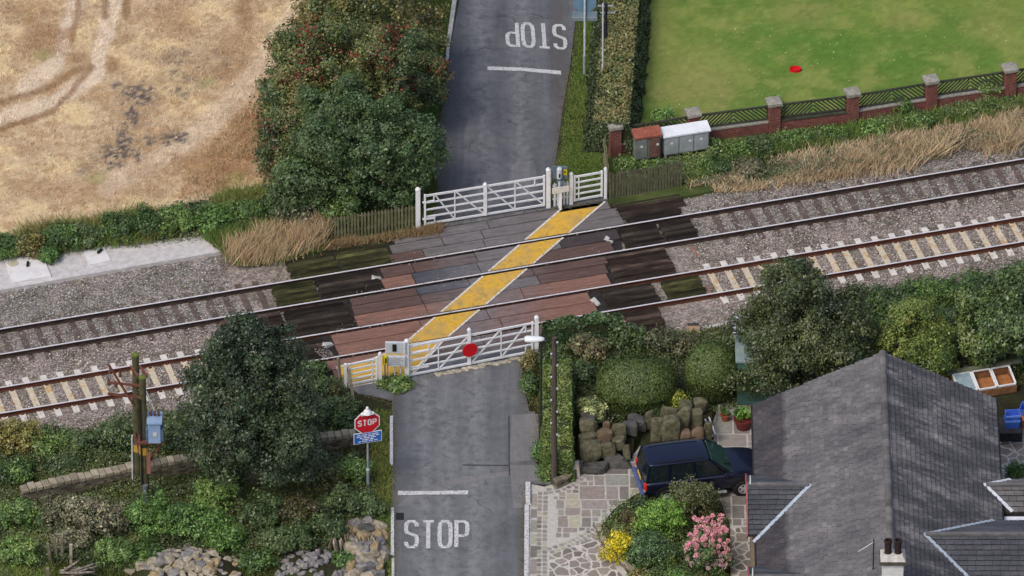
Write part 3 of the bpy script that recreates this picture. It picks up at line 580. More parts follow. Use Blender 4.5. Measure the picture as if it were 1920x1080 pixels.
# trespass guards: ridged dark timber panels
def guard_mat(name, a, b, c):
    t = NT(name); v = t.coord(-math.atan2(U.y, U.x), (.5, 6, 1)); n1 = t.noise(1.8, 6, .75, v); return t.done(t.mix(1, t.ramp(n1, [(.32, a), (.5, b), (.68, c)]), t.ramp(t.island(), [(0, .3), (.5, .85), (.8, 1.3), (1, 2.6)]), 'MULTIPLY'), .9, .25)
GM = {'mossy': guard_mat('mossy_timber', sr(34, 33, 24), sr(56, 56, 36), sr(90, 92, 52)), 'black': guard_mat('black_timber', sr(30, 26, 26), sr(50, 44, 40), sr(74, 66, 58)), 'dark brown': guard_mat('dark_brown_timber', sr(38, 32, 30), sr(60, 50, 46), sr(88, 76, 66))}
GD = [('mossy', 1.48, .12, 540, 632, 'above the far track left of deck, outer'), ('mossy', 1.52, .12, 634, 732, 'above the far track left of deck, inner'),
      ('mossy', -.12, -1.40, 515, 596, 'inside the far track left of deck, outer'), ('black', -.12, -1.40, 598, 714, 'inside the far track left of deck, inner'),
      ('dark brown', -1.66, -3.30, 420, 536, 'between the tracks left of deck, outer'), ('black', -1.72, -3.32, 540, 656, 'between the tracks left of deck, inner'), ('black', -3.6, -4.88, 520, 610, 'inside the near track left of deck, behind the round tree'), ('black', -5.1, -6.3, 560, 610, 'below the near track left of deck'),
      ('dark brown', 1.40, .72, 1150, 1282, 'beyond the far track right of deck, outer row'), ('black', .70, .12, 1172, 1276, 'beyond the far track right of deck, inner row'),
      ('black', -.12, -1.40, 1166, 1240, 'inside the far track right of deck, inner'), ('black', -.12, -1.40, 1242, 1304, 'inside the far track right of deck, outer'),
      ('dark brown', -1.64, -3.34, 1144, 1258, 'between the tracks right of deck'), ('black', -3.62, -4.84, 1132, 1232, 'inside the near track right of deck, inner'), ('mossy', -3.62, -4.84, 1246, 1318, 'inside the near track right of deck, outer'), ('dark brown', -5.12, -6.5, 1176, 1242, 'below the near track right of the ivy')]
for cn, b0, b1, x0, x1, where in GD:
    mb = MB(); bm_ = (b0 + b1) / 2; a0, a1 = apx(x0, bm_), apx(x1, bm_); n = max(3, round((b0 - b1) / .19)); st = (b0 - b1) / n
    for i in range(n):
        bb = b1 + st * (i + .5); h = .03 + random.uniform(-.02, .02); e0 = random.uniform(-.05, .05); e1 = random.uniform(-.05, .05)
        vs = [AB(a0 + e0, bb - st * .40, -.15), AB(a1 + e1, bb - st * .40, -.15), AB(a1 + e1, bb + st * .40, -.15), AB(a0 + e0, bb + st * .40, -.15), AB(a0 + e0 + .05, bb, h), AB(a1 + e1 - .05, bb, h)]
        mb.add(vs, [(0, 1, 5, 4), (2, 3, 4, 5), (0, 4, 3), (1, 2, 5), (3, 2, 1, 0)])
    tag(mb.build('trespass_guard', GM[cn]), f"{cn} ridged guard {where}", 'trespass guard', 'ridged guards beside the deck')
DEFL = mat('pale_steel', sr(176, 176, 170), sr(206, 206, 200), 12, .6)
for px, py, w_, rz, lab in ((1141, 450, .42, -.35, 'inside the far track at the deck right end'), (706, 521, .44, .5, 'inside the far track at the deck left end'), (615, 646, .5, .6, 'inside the near track at the deck left end'), (1116, 566, .46, -.75, 'inside the near track at the deck right end')):
    p = P(px, py, -.05); mb = MB(); x = V((math.cos(rz), math.sin(rz), 0)); y = V((-x.y, x.x, 0))
    mb.add([p + x * (w_ / 2) + y * .09 - VZ * .1, p + x * (w_ / 2) - y * .09 - VZ * .1, p - x * (w_ / 2) - y * .14 - VZ * .1, p - x * (w_ / 2) + y * .14 - VZ * .1, p + x * (w_ * .35) + y * .07 + VZ * .0, p + x * (w_ * .35) - y * .07 + VZ * .0, p - x * (w_ * .3) - y * .11 + VZ * .1, p - x * (w_ * .3) + y * .11 + VZ * .1], [(0, 1, 5, 4), (2, 3, 7, 6), (4, 5, 6, 7), (1, 2, 6, 5), (3, 0, 4, 7), (3, 2, 1, 0)])
    tag(mb.build('deflector_ramp', DEFL), f'pale steel deflector ramp {lab}', 'deflector', 'pale deflector ramps')
# concrete cable walkway at left
WCON = mat('white_concrete', sr(206, 204, 204), sr(226, 224, 224), 2.5, .9, .1, 40, c3=sr(190, 188, 188)); WC2 = mat('grey_white_concrete', sr(180, 176, 174), sr(208, 204, 204), 4, .9, .25, 50)
wsheet('concrete_walkway', [(-200, 524), (0, 488), (200, 455), (398, 441), (419, 470), (200, 507), (0, 543), (-200, 580)], -.02, WC2, .4)
wsheet('manhole_slab', [(8, 486), (78, 477), (96, 519), (24, 532)], .05, WCON, .1); wsheet('manhole_slab', [(156, 471), (196, 465), (208, 489), (167, 498)], .03, WCON, .1)
for p, rz, lab in ((P(187, 473, .03), 1.0, 'small black handle block on the smaller white slab'), (P(52, 497, .05), 1.5, 'small black handle block on the larger white slab')):
    tag(MB().box(p + VZ * .05, (.26, .09, .1), (V((math.cos(rz), math.sin(rz), 0)), V((-math.sin(rz), math.cos(rz), 0)), VZ)).build('lifting_handle', BLK, bevel=.02), lab, 'handle')
tag(MB().lathe(P(24, 494, .053), [(.2, 0), (.2, .015), (.17, .02)], 20).build('manhole_cover', mat('stained_concrete', sr(168, 166, 140), sr(190, 188, 168), 5)), 'round stained cover on the larger white slab', 'cover')
# ================================================================== GATES, FENCES, SIGNS
WHITE = mat('white_gate_paint', sr(206, 208, 210), sr(228, 229, 230), 6, .55, lo=.3, hi=.5)
def onpole(px, py, h): return P(px, py, 0) + VZ * h
def gate_leaf(root, p, q, zb, zt, mid, verts, diag, nr=5, capz=.14):
    p = V(p); q = V(q)
    def at(k, z): r = p.lerp(q, k); return V((r.x, r.y, z))
    for i in range(nr):
        z = zb + (zt - zb) * i / (nr - 1); w = .075 if i in (0, nr - 1) else .055
        MB().beam(at(0, z), at(1, z), .05, w).build('gate_bar', WHITE, root)
    for k in (0.0, 1.0): MB().beam(at(k, zb - .04), at(k, zt + .06), .075, .075, V((0, 1, 0))).build('stile', WHITE, root)
    for k in verts: MB().beam(at(k, zb), at(k, zt), .045, .045, V((0, 1, 0))).build('upright', WHITE, root)
    if mid is not None:
        mb = MB(); mb.beam(at(mid, zb - .03), at(mid, zt + capz - .06), .13, .10, V((0, 1, 0))); c = at(mid, zt + capz - .06); mb.lathe(c, [(.085, 0), (.06, .05), (.015, .1)], 10); mb.build('middle_post', WHITE, root)
    for k0, z0, k1, z1 in diag: MB().beam(at(k0, z0), at(k1, z1), .045, .05).build('brace', WHITE, root)
    return at
def post(root, p, h, w=.15, name='post', m=None, cap=True):
    mb = MB(); p = V(p); mb.box(p + VZ * (h / 2 - .1), (w, w, h + .2)); 
    if cap: mb.lathe(p + VZ * (h + .003), [(w * .62, 0), (w * .62, .05), (w * .3, .11), (.01, .13)], 10)
    return mb.build(name, m or WHITE, root)
# far gate
gp, gq = P(797, 425), P(1020, 389); root = thing('level_crossing_gate', 'long white barred gate across the road beyond the far track', 'gate', gp, 'white level crossing gates')
at = gate_leaf(root, gp, gq, .12, 1.36, .505, [.25, .755], [(.09, 1.3, .245, .16), (.26, 1.33, .495, .16), (.53, 1.3, .745, .16), (.765, 1.33, .99, .18)])
for k, z in ((.035, 1.08), (.035, .34)): MB().beam(at(-.02, z), at(.08, z + .0), .09, .05).build('hinge_strap', WHITE, root)
for k in (.08, .92): MB().beam(at(k, .16 if k < .5 else 1.06), at(k, .42 if k < .5 else 1.32), .05, .05, V((0, 1, 0))).build('upright', WHITE, root)
MB().beam(at(.075, 1.06), at(.075, 1.32), .05, .05, V((0, 1, 0))).build('upright', WHITE, root)
tag(post(None, P(784, 425), 1.62, .17, 'gate_post'), 'white hanging post at the picket fence end of the far gate', 'gate post', 'white gate posts')
tag(post(None, P(1028, 388), 1.62, .16, 'gate_post'), 'white latch post between far gate and control box', 'gate post', 'white gate posts')
# far wicket fence between posts
def rail_fence(name, lab, cat, p, q, h, npale, nrail, m, grp=None, pw=.05, zr=None, pale='pale', wobble=.0):
    p = V(p); q = V(q); r = thing(name, lab, cat, p, grp)
    for z in (zr or [h * .25, h * .8])[:nrail]: MB().beam(p + VZ * z, q + VZ * z, .05, .07).build('fence_bar', m, r)
    for i in range(npale):
        c = p.lerp(q, (i + .5) / npale); hh = h * (1 + random.uniform(-wobble, wobble)); dx = random.uniform(-wobble, wobble) * .5
        mb = MB(); d = (q - p).normalized(); n = V((-d.y, d.x, 0)); b = c - n * .04
        mb.add([b - d * pw - VZ * .1, b + d * pw - VZ * .1, b + d * (pw + dx) + VZ * (hh - .07), b + d * dx + VZ * hh, b + d * (dx - pw) + VZ * (hh - .07)] + [b - d * pw - VZ * .1 - n * .025, b + d * pw - VZ * .1 - n * .025, b + d * (pw + dx) + VZ * (hh - .07) - n * .025, b + d * dx + VZ * hh - n * .025, b + d * (dx - pw) + VZ * (hh - .07) - n * .025],
               [(0, 1, 2, 3, 4), (9, 8, 7, 6, 5), (0, 5, 6, 1), (1, 6, 7, 2), (2, 7, 8, 3), (3, 8, 9, 4), (4, 9, 5, 0)])
        mb.build(pale, m, r)
    return r
rail_fence('wicket_fence', 'short white pale fence beside the far control box', 'fence', P(1036, 386), P(1066, 381), 1.05, 5, 2, WHITE, None, .035, [.3, .88])
wp, wq = P(1077, 381), P(1128, 372)
root = thing('pedestrian_gate', 'small white pedestrian gate right of the far control box', 'gate', wp, 'white pedestrian gates')
at = gate_leaf(root, wp, wq, .14, 1.16, None, [.16], [], 5)
tag(post(None, P(1071, 382), 1.28, .13, 'gate_post'), 'white post left of the far pedestrian gate', 'gate post', 'white gate posts')
tag(post(None, P(1135, 371), 1.24, .11, 'gate_post'), 'white end post where far pedestrian gate meets dark picket fence', 'gate post', 'white gate posts')
GREYB = mat('grey_blue_steel', sr(88, 104, 114), sr(108, 124, 132), 5, .5); PALEG = mat('pale_grey_steel', sr(186, 192, 198), sr(208, 212, 218), 5, .45)
YELP = mat('yellow_enamel', sr(212, 190, 30), sr(228, 208, 50), 5, .5)
# far control box
c = P(1049, 390); r = thing('crossing_control_box', 'grey blue control box with yellow notice behind the far gate latch', 'control box', c)
MB().tube(c, c + VZ * 1.2, .045).build('stand', PALEG, r); mb = MB(); mb.box(c + VZ * 1.50 + V((0, .12, 0)), (.56, .07, .52)); mb.build('backboard', GREYB, r)
MB().box(c + VZ * 1.1 + V((.03, .06, 0)), (.26, .16, .28)).build('lower_case', GREYB, r)
mb = MB(); mb.lathe(c + VZ * 1.34, [(.10, 0), (.10, .40), (.07, .45), (.02, .47)], 14); mb.build('lamp_case', PALEG, r, smooth=False)
MB().box(c + VZ * 1.5 + V((.0, -.105, 0)), (.055, .02, .17)).build('lens', BLK, r); MB().box(c + VZ * 1.53 + V((.2, .075, 0)), (.13, .015, .24)).build('notice', YELP, r)
MB().box(c + VZ * 1.53 + V((.2, .065, .02)), (.05, .008, .10)).build('notice_symbol', BLK, r)
c = P(1051, 392); r = thing('notice_stand', 'pale notice board on a short white stand in front of far wicket fence', 'sign', c)
MB().box(c + VZ * .4, (.09, .09, .85)).build('stand', WHITE, r); MB().box(c + VZ * .9 + V((0, -.06, 0)), (.62, .03, .24), (V((1, .1, .12)).normalized(), V((-.1, 1, 0)).normalized(), VZ)).build('board', mat('pale_board', sr(204, 200, 190), sr(220, 218, 210), 8), r)
# near gate
gp, gq = P(768, 708), P(998, 664); root = thing('level_crossing_gate', 'long white barred gate with red disc nearest the house', 'gate', gp, 'white level crossing gates')
at = gate_leaf(root, gp, gq, .12, 1.36, .485, [.235, .745], [(.03, .18, .235, 1.3), (.245, .16, .47, 1.3), (.51, .16, .735, 1.32), (.755, .16, .94, 1.3)], capz=.30)
MB().beam(at(.155, 1.05), at(.155, 1.33), .05, .05, V((0, 1, 0))).build('upright', WHITE, root)
for k, z in ((.0, 1.06), (.0, .36)): MB().beam(at(-.02, z), at(.155, z), .09, .05).build('hinge_strap', WHITE, root)
MB().beam(at(.945, .16), at(.945, .42), .05, .05, V((0, 1, 0))).build('upright', WHITE, root)
MB().beam(at(.945, 1.06), at(.945, 1.32), .05, .05, V((0, 1, 0))).build('upright', WHITE, root)
RED = mat('red_enamel', sr(196, 16, 28), sr(212, 24, 36), 3, .5)
d = (gq - gp).normalized(); nn = V((d.y, -d.x, 0)); mb = MB(); mb.lathe(at(.485, .78) + nn * .09, [(.285, 0), (.285, .03)], 28, (d, VZ, nn)); mb.build('red_disc', RED, root)
tag(post(None, P(763, 709), 1.6, .16, 'gate_post'), 'white hanging post right of the near lamp panels', 'gate post', 'white gate posts')
tag(post(None, P(1006, 664), 1.58, .15, 'gate_post'), 'white end post of the red disc gate beside the ivy', 'gate post', 'white gate posts')
# near pedestrian gate
wp, wq = P(655, 727), P(706, 716); root = thing('pedestrian_gate', 'small white pedestrian gate left of the near lamp panels', 'gate', wp, 'white pedestrian gates')
gate_leaf(root, wp, wq, .14, 1.0, None, [.84], [], 5)
tag(post(None, P(648, 730), 1.12, .10, 'gate_post', cap=False), 'white end post left of the near pedestrian gate', 'gate post', 'white gate posts')
tag(post(None, P(713, 719), 1.26, .12, 'gate_post'), 'white post right of the near pedestrian gate', 'gate post', 'white gate posts')
c = P(740, 712); r = thing('crossing_lamp_panel', 'white lamp panels with a black lens beside the near gate post', 'signal panel', c)
for dx in (-.25, .0, .22): MB().tube(c + V((dx, .02, 0)), c + V((dx, .02, 1.0)), .025).build('stand', PALEG, r)
MB().box(c + V((.04, 0, 1.42)), (.74, .10, .48)).build('upper_panel', PALEG, r, bevel=.015); MB().box(c + V((.06, -.03, .86)), (.66, .12, .42)).build('lower_panel', PALEG, r, bevel=.015)
MB().box(c + V((.0, -.06, 1.44)), (.15, .03, .32)).build('lens', BLK, r, bevel=.02); MB().box(c + V((.35, -.04, 1.42)), (.05, .04, .46)).build('panel_edge', WHITE, r)
mb = MB()
for k in range(4): mb.box(c + V((.06 + random.uniform(-.04, .04), -.092, .74 + k * .08)), (.46 - .1 * (k % 2), .006, .02))
mb.build('small_print', mat('grey_print', sr(120, 124, 128), sr(140, 144, 148)), r)
c = P(722, 716); r = thing('telephone_box', 'small yellow telephone box on a thin post left of the lamp panels', 'telephone', c)
MB().tube(c, c + VZ * .8, .025).build('stand', GREYB, r); MB().box(c + VZ * .98, (.15, .14, .36)).build('case', YELP, r, bevel=.02); MB().box(c + V((.03, -.075, .98)), (.05, .01, .2)).build('handset_symbol', BLK, r)
# cobbles under the near gate
STONEM = mat('pale_stone', sr(150, 142, 124), sr(190, 182, 166), 6, .95, .3, 20, isl=.3)
mb = MB()
for i in range(46):
    k = i / 45; p = P(818, 703).lerp(P(1000, 668), k) + V((0, random.uniform(-.08, .10), 0)); p.z = .0
    mb.lathe(p - VZ * .03, [(.11 * random.uniform(.7, 1.2), 0), (.1 * random.uniform(.7, 1.2), .05), (.03, .07)], 7)
tag(mb.build('cobble_edging', STONEM), kind='structure')
# picket fences
DPALE = mat('weathered_pale', sr(96, 94, 70), sr(128, 126, 96), 5, .95, c3=sr(140, 144, 100)); DPALE2 = mat('dark_pale', sr(84, 82, 64), sr(112, 110, 86), 5, .95, c3=sr(128, 130, 96))
rail_fence('picket_fence', 'weathered dark picket fence left of the far gate', 'fence', P(618, 448), P(782, 424), 1.02, 26, 2, DPALE, 'dark picket fences', .035, wobble=.04)
rail_fence('picket_fence', 'weathered dark picket fence right of the far pedestrian gate', 'fence', P(1141, 370), P(1278, 346), 1.12, 25, 2, DPALE2, 'dark picket fences', .04, wobble=.06)
rail_fence('picket_fence', 'narrow picket fence running back from far end post to hedge', 'fence', P(1138, 362), P(1131, 300), 1.15, 9, 2, DPALE, 'dark picket fences', .045, wobble=.04)
# leaning fence at left of near pedestrian gate
r = thing('post_and_rail', 'leaning weathered post and rail left of the near pedestrian gate', 'fence', P(664, 758)); W0 = mat('grey_weathered_wood', sr(104, 98, 84), sr(140, 132, 116), 6, .95)
MB().beam(P(664, 758), P(655, 742) + VZ * 1.15, .09, .07, V((0, 1, 0))).build('post', W0, r); MB().beam(P(651, 722) + VZ * .75, P(660, 756) + VZ * .8, .04, .09).build('fence_bar', W0, r)
mb = MB(); mb.tube(P(638, 715), P(634, 712) + VZ * .95, .06); mb.build('post', W0, r)
# brick pillars and chevron fence
t = NT('red_brick'); bk = t.n('ShaderNodeTexBrick'); sx = t.n('ShaderNodeSeparateXYZ'); t.l(t.pos.outputs['Position'], sx.inputs[0]); ad = t.n('ShaderNodeMath', operation='ADD'); t.l(sx.outputs[0], ad.inputs[0]); t.l(sx.outputs[1], ad.inputs[1]); cb = t.n('ShaderNodeCombineXYZ'); t.l(ad.outputs[0], cb.inputs[0]); t.l(sx.outputs[2], cb.inputs[1]); t.l(cb.outputs[0], bk.inputs['Vector'])
bk.inputs['Scale'].default_value = 1; bk.inputs['Brick Width'].default_value = .22; bk.inputs['Row Height'].default_value = .075; bk.inputs['Mortar Size'].default_value = .008
bk.inputs['Color1'].default_value = c4(sr(112, 58, 52)); bk.inputs['Color2'].default_value = c4(sr(134, 74, 64)); bk.inputs['Mortar'].default_value = c4(sr(140, 116, 108))
BRICK = t.done(t.mix(.6, bk.outputs[0], t.ramp(t.noise(5, 5, .7), [(.3, .5), (.6, 1.15)]), 'MULTIPLY'), .9, .2)
CAPST = mat('lichen_stone', sr(128, 124, 114), sr(164, 160, 150), 9, .95, .3, 30, c3=sr(184, 180, 172)); DWOOD = mat('dark_stained_wood', sr(52, 54, 44), sr(78, 80, 64), 6, .9)
PPX = [(1152, 288), (1299, 264), (1450, 244), (1597, 226), (1744, 202), (1892, 180), (2040, 156)]
plab = ['beside the clipped hedge', 'half hidden behind the white-topped cabinet', 'at the end of brambles right of the cabinets', 'directly below the red tray', 'second from the right edge', 'nearest the right edge', 'beyond the right edge']
for i, (x, y) in enumerate(PPX[:6]):
    b = P(x, y, -.03); r = thing('brick_pillar', 'red brick pillar with stone cap ' + plab[i], 'pillar', b, 'brick pillars of the garden wall')
    X, Y = U, N; MB().box(b + VZ * .60, (.41, .41, 1.2), (X, Y, VZ)).build('shaft', BRICK, r)
    mb = MB(); mb.box(b + VZ * 1.26, (.53, .53, .11), (X, Y, VZ)); mb.add([b + X * (.25 * i_) + Y * (.25 * j_) + VZ * 1.318 for i_, j_ in ((-1, -1), (1, -1), (1, 1), (-1, 1))] + [b + VZ * 1.37], [(0, 1, 4), (1, 2, 4), (2, 3, 4), (3, 0, 4)]); mb.build('cap', CAPST, r)
for i in range(6):
    p = P(*PPX[i], -.03); q = P(*PPX[i + 1], -.03); d = (q - p).normalized(); L = (q - p).length; n = V((-d.y, d.x, 0))
    r = thing('chevron_fence_panel', f"dark chevron slatted panel on low brick wall, {ordinal(i)} panel from the hedge", 'fence panel', p, 'chevron panels between brick pillars')
    mb = MB(); mb.beam(p + d * .215 + VZ * .21, q - d * .215 + VZ * .21, .22, .42); mb.build('low_wall', BRICK, r); mb = MB(); mb.beam(p + d * .215 + VZ * .45, q - d * .215 + VZ * .45, .27, .055); mb.build('coping', CAPST if i != 2 else DWOOD, r)
    s = p + d * .22; e = q - d * .22; l2 = (e - s).length; MB().beam(s + VZ * 1.10, e + VZ * 1.10, .07, .07).build('top_bar', DWOOD, r); MB().beam(s + VZ * .55, e + VZ * .55, .06, .05).build('bottom_bar', DWOOD, r)
    for sgn in (-1, 1):
        for k in range(9):
            x0 = l2 / 2 + sgn * k * .165; dx = sgn * .5; z0, z1 = 1.07, .58
            x1 = x0 + dx
            if not 0 < x1 < l2:
                f = ((0 if x1 <= 0 else l2) - x0) / dx
                if f < .12: continue
                x1 = x0 + dx * f; z1 = z0 + (z1 - z0) * f
            MB().beam(s + d * x0 + VZ * z0, s + d * x1 + VZ * z1, .03, .05).build('slat', DWOOD, r)
        for k in range(1, 3):
            z0 = 1.07 - k * .162; x1 = l2 / 2 + sgn * (z0 - .58) / .98; MB().beam(s + d * (l2 / 2 + sgn * .02) + VZ * z0, s + d * x1 + VZ * .58, .03, .05).build('slat', DWOOD, r)
# cabinets
RUSTR = mat('rusty_roof', sr(128, 72, 56), sr(160, 96, 78), 5, .9, c3=sr(180, 130, 110)); CABG = mat('grey_green_cabinet', sr(104, 112, 106), sr(132, 138, 134), 4, .7, c3=sr(110, 100, 84)); CABW = mat('pale_grey_cabinet', sr(144, 152, 154), sr(168, 174, 176), 3, .6)
def cabinet(lab, L, R_, hgt, dep, roofm, bodym, doors, zb, tilt=.10, rustdoor=None):
    p = P(*L, -.02); q = P(*R_, -.02); d = (q - p).normalized(); n = V((-d.y, d.x, 0)); wd = (q - p).length; r = thing('equipment_cabinet', lab, 'cabinet', p, 'trackside equipment cabinets'); c = p.lerp(q, .5) + n * dep / 2
    MB().box(c + VZ * (hgt / 2 + zb), (wd, dep, hgt), (d, n, VZ)).build('body', bodym, r)
    mb = MB(); o = .06; T = lambda x, y, z: c + d * x + n * y + VZ * z; z0 = hgt + zb + .003
    pts = [(-wd / 2 - o, -dep / 2 - o, 0), (wd / 2 + o, -dep / 2 - o, 0), (wd / 2 + o, dep / 2 + o, tilt), (-wd / 2 - o, dep / 2 + o, tilt)]
    mb.add([T(x, y, z0) for x, y, z in pts] + [T(x, y, z0 + .06 + z) for x, y, z in pts], [(3, 2, 1, 0), (4, 5, 6, 7), (0, 1, 5, 4), (1, 2, 6, 5), (2, 3, 7, 6), (3, 0, 4, 7)]); mb.build('roof', roofm, r)
    for i in range(doors):
        w = wd / doors; cc = T(-wd / 2 + w * (i + .5), -dep / 2 - .015, hgt / 2 + zb)
        o_ = MB().box(cc, (w - .07, .03, hgt - .1), (d, n, VZ)).build('door', rustdoor if (rustdoor and i == doors - 1) else bodym, r, bevel=.008)
        MB().box(cc - n * .02 + VZ * .12 + d * (.12 if i % 2 else -.02), (.09, .012, .08), (d, n, VZ)).build('label_plate', WHITE, o_)
    for x in (-wd / 2 + .05, wd / 2 - .05): MB().box(T(x, -dep / 2 + .05, zb / 2), (.07, .07, zb), (d, n, VZ)).build('leg', bodym, r)
cabinet('rusty-roofed grey equipment cabinet with one rust red door', (1192, 306), (1238, 299), .95, .36, RUSTR, CABG, 2, .12, .12, mat('rusty_door', sr(96, 62, 54), sr(130, 100, 90), 6, .9))
cabinet('white-roofed pale grey equipment cabinet with three doors', (1246, 298), (1329, 285), .80, .42, mat('white_roof_paint', sr(214, 218, 224), sr(230, 233, 238), 3, .6), CABW, 3, .14, .10)
# signs and poles
GALV = mat('galvanised_pole', sr(134, 142, 146), sr(164, 170, 174), 7, .5); DPOLE = mat('dark_pole', sr(36, 40, 38), sr(56, 58, 54), 6, .7)
b = P(690, 918); r = thing('stop_sign', 'red octagonal stop sign above blue plate on grey pole', 'road sign', b)
MB().tube(b - VZ * .1, b + VZ * .85, .055, n=12).build('pole_base', GALV, r); MB().lathe(b + VZ * .85, [(.065, 0), (.065, .06), (.04, .08)], 12).build('collar', PALEG, r); MB().tube(b + VZ * .9, b + VZ * 3.35, .038, n=12).build('pole', GALV, r)
fx = V((1, .26, 0)).normalized(); fn = V((fx.y, -fx.x, 0)); sc = b + VZ * 2.98 + V((-.03, 0, 0)) + fn * .06
def ngon(c, R_, k, th, X, nrm, rot=0, name='', m=None, root=None):
    mb = MB(); a = [rot + 2 * PI * i / k for i in range(k)]; f = [c + X * R_ * math.cos(t) + VZ * R_ * math.sin(t) for t in a]
    mb.add(f + [p + nrm * th for p in f], [tuple(range(k))[::-1], tuple(range(k, 2 * k))] + [(i, (i + 1) % k, k + (i + 1) % k, k + i) for i in range(k)]); return mb.build(name, m, root)
pl = ngon(sc, .495, 8, .02, fx, fn, PI / 8, 'octagon_plate', WHITE, r); ngon(sc + fn * .0225, .455, 8, .004, fx, fn, PI / 8, 'red_face', mat('sign_red', sr(192, 24, 40), sr(204, 32, 46), 2, .45), r)
mb = MB(); lettering(mb, 'STOP', sc + fn * .0295 - fx * .34 - VZ * .12, fx, VZ, .15, .26, .028, .046); mb.build('lettering', WHITE, r)
mb = MB(); mb.box(sc + fn * .05 + VZ * .40, (.46, .1, .07), (fx, fn, VZ)); mb.lathe(sc + fn * .05 + VZ * .436, [(.17, 0), (.12, .10), (.06, .16), (.05, .24), (.015, .28)], 12); mb.build('sign_lamp', WHITE, r)
bc = b + VZ * 2.33 + fn * .06 + V((-.01, 0, 0)); BLUE = mat('sign_blue', sr(36, 98, 186), sr(50, 112, 198), 2, .45)
MB().box(bc, (1.02, .02, .46), (fx, fn, VZ)).build('blue_plate_border', WHITE, r); MB().box(bc + fn * .0145, (.97, .006, .41), (fx, fn, VZ)).build('blue_plate', BLUE, r)
mb = MB()
for row, (z, words) in enumerate(((.14, [.12, .2, .1, .22]), (.07, [.2, .14, .24, .12]), (.0, [.1, .22, .18]), (-.07, [.24, .14]), (-.14, [.1, .2, .16, .12]))):
    x = -sum(words) / 2 - .02 * (len(words) - 1)
    for wd_ in words: mb.box(bc + fn * .0205 + fx * (x + wd_ / 2) + VZ * z, (wd_, .004, .032), (fx, fn, VZ)); x += wd_ + .04
mb.build('plate_text', WHITE, r)
tag(MB().tube(P(676, 893), P(676, 893) + VZ * 2.3, .055, .05, 10).build('dark_post', DPOLE), 'dark upright post standing just behind the stop sign', 'post')
b = P(1096, 137); r = thing('road_sign', 'back of road sign with round and rectangular plates on pale pole', 'road sign', b); MB().tube(b - VZ * .1, b + VZ * .8, .06, n=12).build('pole_base', GALV, r); MB().tube(b + VZ * .8, b + VZ * 3.6, .04, n=12).build('pole', PALEG, r)
SBACK = mat('sign_back', sr(96, 128, 154), sr(116, 146, 168), 4, .5); ngon(b + VZ * 3.1 + V((0, .06, 0)), .45, 8, .02, V((1, 0, 0)), V((0, 1, 0)), PI / 8, 'octagon_back', SBACK, r); MB().box(b + VZ * 2.50 + V((0, .07, 0)), (.90, .02, .40)).build('plate_back', mat('sign_back_grey', sr(116, 138, 154), sr(134, 152, 164), 4, .5), r)
MB().box(b + VZ * 2.44 + V((0, .045, 0)), (.94, .02, .05)).build('bracket', GALV, r)
b = P(1130, 150, .9); r = thing('slender_pole', 'slender pale pole rising from the clipped hedge with a small crossarm', 'pole', b); MB().tube(b - VZ * .9, b + VZ * 3.4, .035, .03, 10).build('pole', PALEG, r); MB().tube(b + VZ * 1.9 + V((.11, 0, 0)), b + VZ * 3.4 + V((.11, 0, 0)), .06, .06, 8).build('dark_conduit', BLK, r); MB().beam(b + V((-.2, 0, 3.3)), b + V((.4, 0, 3.3)), .04, .05).build('crossarm', GALV, r); MB().beam(b + V((-.1, 0, 3.0)), b + V((.45, 0, 3.0)), .04, .05).build('crossarm', GALV, r)
# street lamp
b = P(1014, 822); r = thing('street_lamp', 'street lamp with white lantern on a slim dark column', 'street lamp', b); MB().tube(b - VZ * .1, b + VZ * .95, .075, n=12).build('column_base', DPOLE, r); MB().lathe(b + VZ * .92, [(.10, 0), (.10, .14), (.06, .2)], 12).build('door_collar', DPOLE, r); MB().tube(b + VZ * .95, b + VZ * 4.30, .056, .048, 12).build('column', DPOLE, r)
mb = MB(); hd = b + VZ * 4.34; X = V((-1, 0, 0))
prof = [(-.12, .07), (0, .11), (.2, .15), (.5, .15), (.58, .10)]
vs = []; n_ = 10
for x, rr in prof:
    for i in range(n_): t_ = 2 * PI * i / n_; vs.append(hd + X * x + V((0, 1, 0)) * rr * math.cos(t_) + VZ * rr * .75 * math.sin(t_))
mb.add(vs, [(j * n_ + i, j * n_ + (i + 1) % n_, (j + 1) * n_ + (i + 1) % n_, (j + 1) * n_ + i) for j in range(len(prof) - 1) for i in range(n_)] + [tuple(range(n_))[::-1], tuple(range((len(prof) - 1) * n_, len(prof) * n_))]); mb.build('lantern', mat('lantern_white', sr(220, 226, 230), sr(234, 238, 240), 3, .35), r, smooth=True)
# telegraph pole
WPOLE = NT('pole_wood'); WPOLE = WPOLE.done(WPOLE.ramp(WPOLE.noise(6, 5, .7, WPOLE.coord(0, (3, 3, .4))), [(.35, sr(60, 54, 50)), (.65, sr(96, 88, 80))]), .9, .2)
b = P(1039, 907); r = thing('telegraph_pole', 'brown wooden telegraph pole with pale step bolts beside the near hedge', 'pole', b); MB().tube(b - VZ * .2, b + VZ * 6.35, .115, .085, 14).build('pole', WPOLE, r)
for i in range(9): MB().box(b + V((.11 * (-1 if i % 2 else .9), -.07, 2.2 + i * .5)), (.06, .05, .05)).build('step_bolt', PALEG, r)
MB().tube(b + V((-.35, .05, 6.2)), b + V((.1, .05, 6.2)), .02).build('bracket', DPOLE, r)
